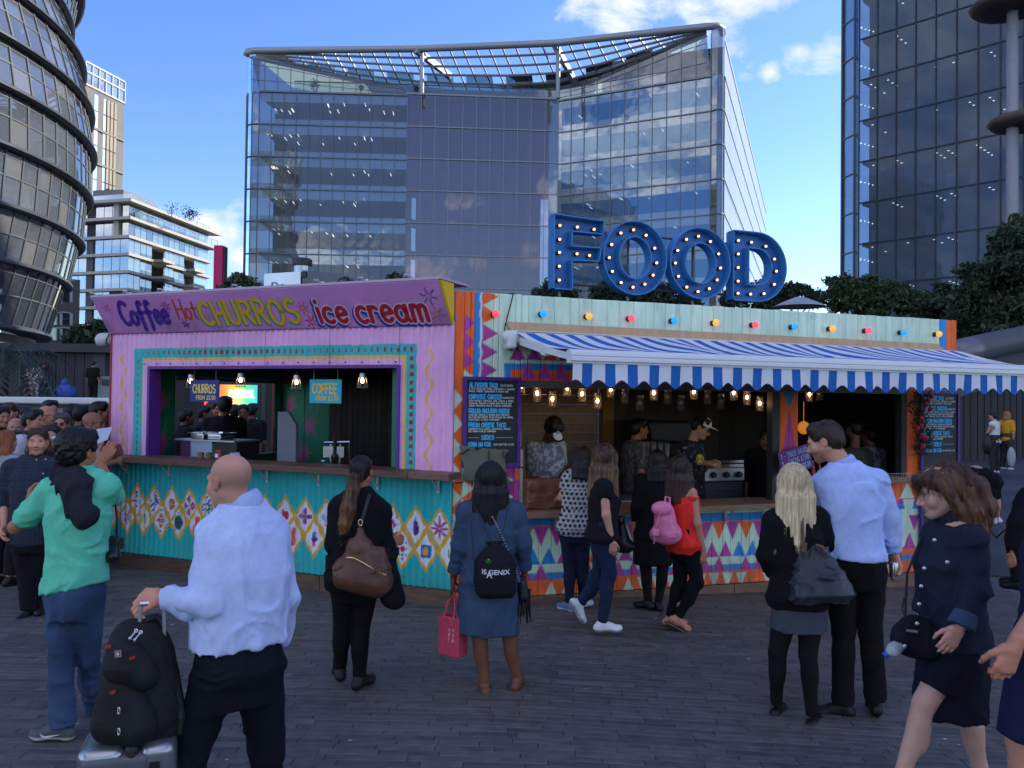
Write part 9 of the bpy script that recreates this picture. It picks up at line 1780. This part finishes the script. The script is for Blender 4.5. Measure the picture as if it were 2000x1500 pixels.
# 19 man cut by the right edge
b = at_depth(2075, 3.15); Y0 = b[1]
p = Person('man in navy T-shirt and shorts cut off by the right edge of the picture', b, yaw=-60, h=1.78, skin='b9826a', width=1.15, px=dict(head=(2120, 880, 0), neck=(2118, 960, 0), crotch=(2090, 1320, 0), sL=(2100, 1010, -.1), eL=(2050, 1170, -.12), wL=(1982, 1262, -.2), sR=(2120, 1010, .15), hL=(2045, 1290, -.05), kL=(2000, 1450, -.05), aL=(1995, 1640, -.05)))
p.hand('L', d=V(-.42, 0, -.9), t=V(-.75, 0, .4), n=V(.3, .9, 0), curl=.85, sp=.85); p.body(bare=True); p.top('161b38', sleeve=.85, hem=-.12, loose=.04, amp=.012, name='t_shirt', se=.03); p.trousers('171c3a', upto=.98, e=.03, name='shorts', flare=.02); p.hair('short', '2a1c15'); shoes(p, '303030', yL=-60, yR=-60)
# 20 stooping man, flight case, dark figure
b = V(P(1930, 900, 13.4)[0], 13.4, 0); b[2] = P(1930, 1028, 13.4)[2]; Y0 = 13.4
p = Person('man in black T-shirt and shorts bending down over a metal flight case', b, yaw=-90, h=1.75, skin='b88468', hpitch=60, px=dict(head=(1886, 926, 0), neck=(1896, 916, 0), crotch=(1942, 945, 0), sL=(1900, 922, -.18), sR=(1900, 922, .18), eL=(1893, 950, -.2), wL=(1888, 970, -.2), eR=(1895, 950, .2), wR=(1888, 968, .2), hL=(1938, 935, -.08), hR=(1940, 935, .08), kL=(1935, 975, -.1), kR=(1945, 975, .12), aL=(1938, 1014, -.1), aR=(1948, 1012, .1)), lod=1)
p.hand('L', curl=.5); p.body(bare=True); p.top('0c0c0f', sleeve=.8, hem=-.05, loose=.03, name='t_shirt', se=.02); p.trousers('0a0a0d', upto=.95, e=.02, name='shorts'); shoes(p, 'd8d8e0', yL=-90, yR=-80)
c = V(P(1880, 1000, 12.2)[0], 12.2, P(1880, 1078, 12.2)[2]); t = thing('flight_case', 'open topped metal flight case behind the denim jacket woman', 'flight case', c); Fc = yawfr(c, -.2); hh = P(1880, 958, 12.2)[2]-c[2]; mb = MB(); mb.box(Fc, -.34, .2, -.3, .3, 0, hh); obj('case_body', mb, mat('case_grey', (.05, .045, .04), .6), t)
mb = MB(); [mb.bar(Fc(a, b_, 0), Fc(a, b_, hh+.01), .035) for a in (-.35, .21) for b_ in (-.31, .31)]; [mb.bar(Fc(-.35, b_, z), Fc(.21, b_, z), .03) for b_ in (-.31, .31) for z in (.02, hh)]; mb.bar(Fc(.21, -.31, hh), Fc(.21, .31, hh), .03); mb.bar(Fc(-.35, -.31, hh), Fc(-.35, .31, hh), .03); mb.box(Fc, .02, .12, -.335, -.31, hh*.5, hh*.72); obj('metal_edging', mb, mat('case_alu', (.35, .33, .3), .4, metal=.7), t)
mb = MB(); mb.tube([P(1905+10*i, 1042+9*sin(i*1.9), 11.8-.1*i) for i in range(8)], .012, 5); tag(obj('loose_cable', mb, M_BLK), 'black cable coiling on the ground by the flight case', 'cable')
Yq = 7.2; b = V(P(1985, 900, Yq)[0], Yq, P(1985, 1150, Yq)[2]); p = Person('stooping person in black jacket with a rucksack strap at the right edge', b, yaw=-60, h=1.6, skin='a87860', px=dict(head=(2045, 930, 0), neck=(2040, 960, 0), crotch=(2025, 1070, 0), sL=(2010, 970, -.1), eL=(1985, 1020, -.1), wL=(1978, 1080, -.1), sR=(2060, 970, .1), eR=(2070, 1030, .1), wR=(2060, 1080, .1), hL=(2015, 1060, 0), hR=(2040, 1060, .05)), lod=1); p.hand('L', curl=.5); p.body(); p.top('0d0e14', sleeve=1.9, hem=.05, loose=.05, amp=.02, name='jacket', se=.03); p.trousers('101015'); p.hair('short', '1a120e'); shoes(p, BLK)
# 21 two women far right
for (x_, y0, y1, yw, lab, tc, tr, hc, sk) in ((1942, 802, 925, -35, 'woman in white vest top carrying a dark rucksack by the black wall', 'c8ccce', '2c2c2c', '15100e', 'b98a72'), (1966, 800, 918, 60, 'woman in mustard yellow top beside the black clad wall', 'c88a1e', '3a3436', '8a5a38', 'c08c74')):
 Yq = 20.5; b = V(P(x_, y1, Yq)[0], Yq, P(x_, y1, Yq)[2]); p = Person(lab, b, yaw=yw, h=P(x_, y0, Yq)[2]-b[2]-.03, fem=True, skin=sk, px={'eL': (x_-13, 845, 0), 'wL': (x_-4, 838, -.15)} if tc[0] == 'c' and x_ < 1950 else {'wR': (x_+12, 868, -.1)}, lod=2); p.hand('R', curl=.5); p.hand('L', curl=.5); p.body(); p.top(tc, sleeve=.1 if x_ < 1950 else .9, hem=.0, name='top'); p.trousers(tr, e=.02); p.hair('short' if x_ < 1950 else 'long', hc, length=.2); shoes(p, 'c0c0c0')
mb = MB(); mb.ell(P(1929, 868, 20.5), (.12, .12, .26), 8); tag(obj('rucksack', mb, M_BLK, smooth=True), 'dark rucksack on the back of the woman in the white vest', 'backpack')
mb = MB(); mb.ell(P(1975, 893, 20.3), (.10, .08, .26), 8); tag(obj('carrier_bag', mb, mat('pale_bag', (.3, .3, .33), .6), smooth=True), 'pale carrier bag held by the woman in mustard yellow', 'bag')
# crowd behind on the left: (px, py of the head, depth, yaw, hair, hair colour, top, skin, label, extra)
CW = [(14, 862, 8.6, 20, 'long', '8a4a24', '8c8f9a', 'c08a70', 'woman with long ginger hair in a pale grey top at the left edge', ''), (30, 836, 9.6, 150, 'none', '', '3a2a2a', 'a87860', 'balding man behind the ginger haired woman', ''), (20, 806, 11.2, 175, 'short', '33221a', '22252c', 'c08a70', 'brown haired man looking at us from the far left of the crowd', ''),
 (66, 822, 9.3, 95, 'short', '16110f', 'b8bcc8', 'a87860', 'dark haired man in white T-shirt with black straps, facing right', 's'), (93, 812, 10.4, 80, 'none', '', '3c4048', 'b87e66', 'bald man wearing sunglasses in the crowd', 'g'), (98, 801, 11.4, 120, 'short', '100c0b', '1a1c22', 'b08068', 'tall dark haired man just behind the bald man with sunglasses', ''),
 (121, 828, 9.8, 172, 'curly', '4a4240', '5a5c48', 'b88470', 'older woman with greying hair and glasses facing us', 'g'), (103, 853, 8.6, 165, 'short', '1c0c0a', '202026', 'b07c66', 'woman with mirrored sunglasses behind the plaid shirt man', 'm'), (142, 808, 11.2, 10, 'short', '0b0908', '2a2c34', '8a5c48', 'dark haired person with back turned, left of two', ''), (162, 811, 10.8, 30, 'short', '0d0a09', '1c1d24', '8a5c48', 'dark haired person with back turned, right of two', ''),
 (182, 826, 9.4, 75, 'none', '', 'aeb2bd', '8a5e4c', 'man with shaved head, sunglasses pushed up, reading a paper', 'gp'), (197, 805, 10.6, 70, 'short', '0c0a09', '33343c', '9a6a54', 'dark haired man in profile beside the pink stall', ''), (3, 815, 10.2, 120, 'short', '1c1411', '2a2018', 'a87860', 'dark haired man cut by the left picture edge', ''), (212, 812, 11.4, 200, 'short', '120e0c', '24252c', 'a87860', 'person half hidden by the corner of the pink stall', ''), (48, 812, 12., 100, 'short', '181210', '1a2a3a', 'a87860', 'person in dark blue deep inside the left crowd', '')]
# seen through the end hatch of the churros stall
CW += [(440, 793, 11.6, -10, 'curly', '090808', '11141f', '6a4a3a', 'tall dark haired man in navy shirt seen through the churros hatch', ''), (402, 808, 13.2, 80, 'short', '0c0a09', '1c2436', '6a4a3a', 'man bending in a dark blue top seen through the churros hatch', ''), (417, 800, 14., 100, 'short', '3a2418', '1a1a20', 'a07058', 'fair faced man in profile seen through the churros hatch', ''), (458, 805, 14.5, -20, 'short', '14100e', 'b0b0b0', '80584a', 'person with white collar seen through the churros hatch', ''), (476, 806, 13.6, 170, 'short', '0e0b0a', '1a1a1a', '6a4838', 'person facing us at the right of the churros hatch view', 'g'), (494, 803, 14.4, 20, 'short', '0b0908', '16161c', '60443a', 'dark person furthest right in the churros hatch view', ''), (366, 815, 12.8, 60, 'short', '0c0a09', '141418', '5a4034', 'dark person at the left of the churros hatch view', '')]
for (x_, y_, Yq, yw, hs_, hc, tc, sk, lab, ex) in CW:
 hd = P(x_, y_, Yq); g0 = gz(hd[0], Yq); h = min(max((hd[2]-g0)/1.625*1.75, 1.5), 1.92); b = V(hd[0], Yq, hd[2]-1.625*h/1.75); near = Yq < 10.5 and x_ < 300
 p = Person(lab, b, yaw=yw, h=h, fem='oman' in lab, skin=sk, px=dict(head=(x_, y_, 0)), lod=1 if near else 2, group='people in the crowd on the left' if x_ < 300 else 'people seen through the churros hatch'); p.J['neck'] = p.J['head']-V(0, 0, .15*p.k)-p.hf*.045*p.k
 if 'p' in ex: p.J['wR'] = p.J['sR']+p.f*.3-V(0, 0, .2); p.J['eR'] = p.J['sR']+p.f*.08-V(0, 0, .27)
 p.hand('R', curl=.6); p.body(arms='LR', legs='LR' if near else 'LR'); p.top(tc, sleeve=.85, hem=0, loose=.03, name='top', amp=.012, se=.02); p.trousers('16171d', e=.015, upto=1.9); shoes(p, '141414', yL=yw, yR=yw)
 if hs_ != 'none': p.hair(hs_, hc, length=.3, vol=1.06)
 else: p.stubble = None
 if 'g' in ex: p.glasses('0a0a0c')
 if 'm' in ex: p.glasses('c8d0d8')
 if 's' in ex: mb = MB(); [mb.tube([p.J['s'+a]*.6+p.J['neck']*.4+V(0, 0, .075)+p.f*q for q in (-.12, 0)]+[p.J['s'+a]*.6+p.J['neck']*.4+p.f*.14-V(0, 0, .2)], .03, 6) for a in 'LR']; obj('strap', mb, M_BLK, p.root)
 if 'p' in ex: c = P(193, 850, Yq-.2); mb = MB(); mb.add([c+V(-.08, 0, -.06), c+V(.09, .02, -.05), c+V(.1, .1, .09), c+V(-.05, .06, .07)], [(0, 1, 2, 3)]); mb.add([c+V(-.08, 0, -.06), c+V(.0, -.05, -.1), c+V(.09, .02, -.05)], [(0, 1, 2)]); obj('paper', mb, mat('blue_white_paper', (.45, .5, .65), .7), p.root)
# far figures above the stone wall
for (x_, y0, y1, Yq, yw, lab, tc, tr) in ((66, 746, 775, 31, -40, 'tiny person in pale top by the magenta poster', 'c8b4a8', 'b09a88'), (79, 747, 775, 31.5, 30, 'tiny person in black beside the thin pole', '101012', '101012'), (181, 748, 776, 30, 10, 'tiny person in black at the end of the dark pavilion', '0e0e10', '15151a')):
 b = V(P(x_, y1, Yq)[0], Yq, P(x_, y1+3, Yq)[2]-.3); p = Person(lab, b, yaw=yw, h=1.7, skin='a87860', lod=2, px={}); p.body(); p.top(tc, sleeve=1, hem=0); p.trousers(tr); p.hair('short', '15100e')
c = P(127, 768, 30.5); p = None; mb = MB(); mb.ell(c, (.45, .3, .34), 8); mb.ell(c+V(0, 0, .38), (.14, .14, .17), 7); tag(obj('person', mb, mat('blue_top', (.03, .08, .35), .7), smooth=True), 'tiny crouching person in a bright blue top above the stone wall', 'person')
# railings, kiosk, pole and screen in the distance
mb = MB(); a, b_ = P(25, 760, 31)[0], P(118, 760, 31)[0]; zt_ = P(60, 758, 31)[2]; [mb.tube([(a, 31, z), (b_, 31, z)], .02, 5) for z in (zt_, zt_-.5)]; [mb.tube([(a+(b_-a)*i/24, 31, zt_-1.1), (a+(b_-a)*i/24, 31, zt_)], .012, 4) for i in range(25)]; tag(obj('crowd_barrier', mb, mat('barrier', (.12, .13, .14), .5)), 'grey metal crowd barrier in front of the dark pavilion', 'barrier')
c = P(72, 775, 30.8); mb = MB(); mb.tube([c-V(0, 0, .6), c+V(0, 0, .75)], .04, 6); tag(obj('marker_pole', mb, mat('pale_pole', (.4, .4, .4), .6)), 'thin pale pole between the two tiny standing people', 'pole')
c = P(206, 755, 30); mb = MB(); mb.box(WORLD, c[0]-.28, c[0]+.6, 30, 30.6, 0, P(206, 735, 30)[2]); t = thing('ticket_kiosk', 'grey green service box with a dark window near the pink stall', 'kiosk', (c[0], 30, 0)); obj('box', mb, mat('kiosk_grey', (.16, .22, .21), .6), t); mb = MB(); mb.box(WORLD, c[0]-.12, c[0]+.2, 29.95, 29.99, P(206, 752, 30)[2], P(206, 741, 30)[2]); obj('window', mb, MDK, t)
Yc = 19.; c0 = P(398, 822, Yc); c1 = P(503, 752, Yc); fsn = Fr(V(c0[0], Yc, 0), V(1, 0, 0), V(0, -1, 0)); t = thing('led_screen', 'lit rainbow coloured event screen seen through the churros hatch', 'screen', V((c0[0]+c1[0])/2, Yc, 0)); Ws = c1[0]-c0[0]; mb = MB(); mb.box(fsn, -.1, Ws+.1, -.3, -.01, c0[2]-.1, c1[2]+.1); mb.box(fsn, Ws*.4, Ws*.6, -.3, -.1, 0, c0[2]); obj('frame', mb, M_BLK, t)
SCM = mat('screen_light', (0, 0, 0), .4); n_ = SCM.node_tree.nodes; l_ = SCM.node_tree.links; vc = n_.new('ShaderNodeVertexColor'); vc.layer_name = 'Col'; l_.new(vc.outputs[0], n_['Principled BSDF'].inputs['Emission Color']); n_['Principled BSDF'].inputs['Emission Strength'].default_value = .62
vv = []; cc2 = []; ff2 = []; NX, NZ = 24, 10; key = np.array([H('f04a4a'), H('f0603c'), H('e8b04a'), H('58c07a'), H('18a8b8')])
for i in range(NX+1):
 for j in range(NZ+1): vv.append(fsn(Ws*i/NX, 0, c0[2]+(c1[2]-c0[2])*j/NZ)); x_ = i/NX*4*.95; k_ = int(min(x_, 3)); q = key[k_]+(key[k_+1]-key[k_])*(x_-k_); cc2.append(q*(1-.0*j)+np.array(H('40a0e0'))*(.35*(1-j/NZ) if i > 12 else 0))
for i in range(NX):
 for j in range(NZ): a = i*(NZ+1)+j; ff2.append((a, a+1, a+NZ+2, a+NZ+1))
o = link('picture', mesh('picture', vv, ff2, SCM, col=np.array(cc2), org=ORG[t.name]), t)
mb = MB(); ribbons(mb, fsn, word_strokes('R FESTIVAL', Ws*.48, P(460, 776, Yc)[2], .16, .22, Ws*.46), .035, .01); obj('lettering', mb, mat('lit_white', (.5, .5, .5), .5, emit=(1, 1, 1), estr=.7), t)
mb = MB(); a = P(300, 880, 24)[0]; e = P(560, 880, 24)[0]; mb.box(WORLD, a, e, 24, 24.3, 0, P(400, 735, 24)[2]); tag(obj('dark_hoarding', mb, mat('dark_hoard', (.02, .018, .018), .8)), 'dark hoarding behind the lit screen', 'hoarding')
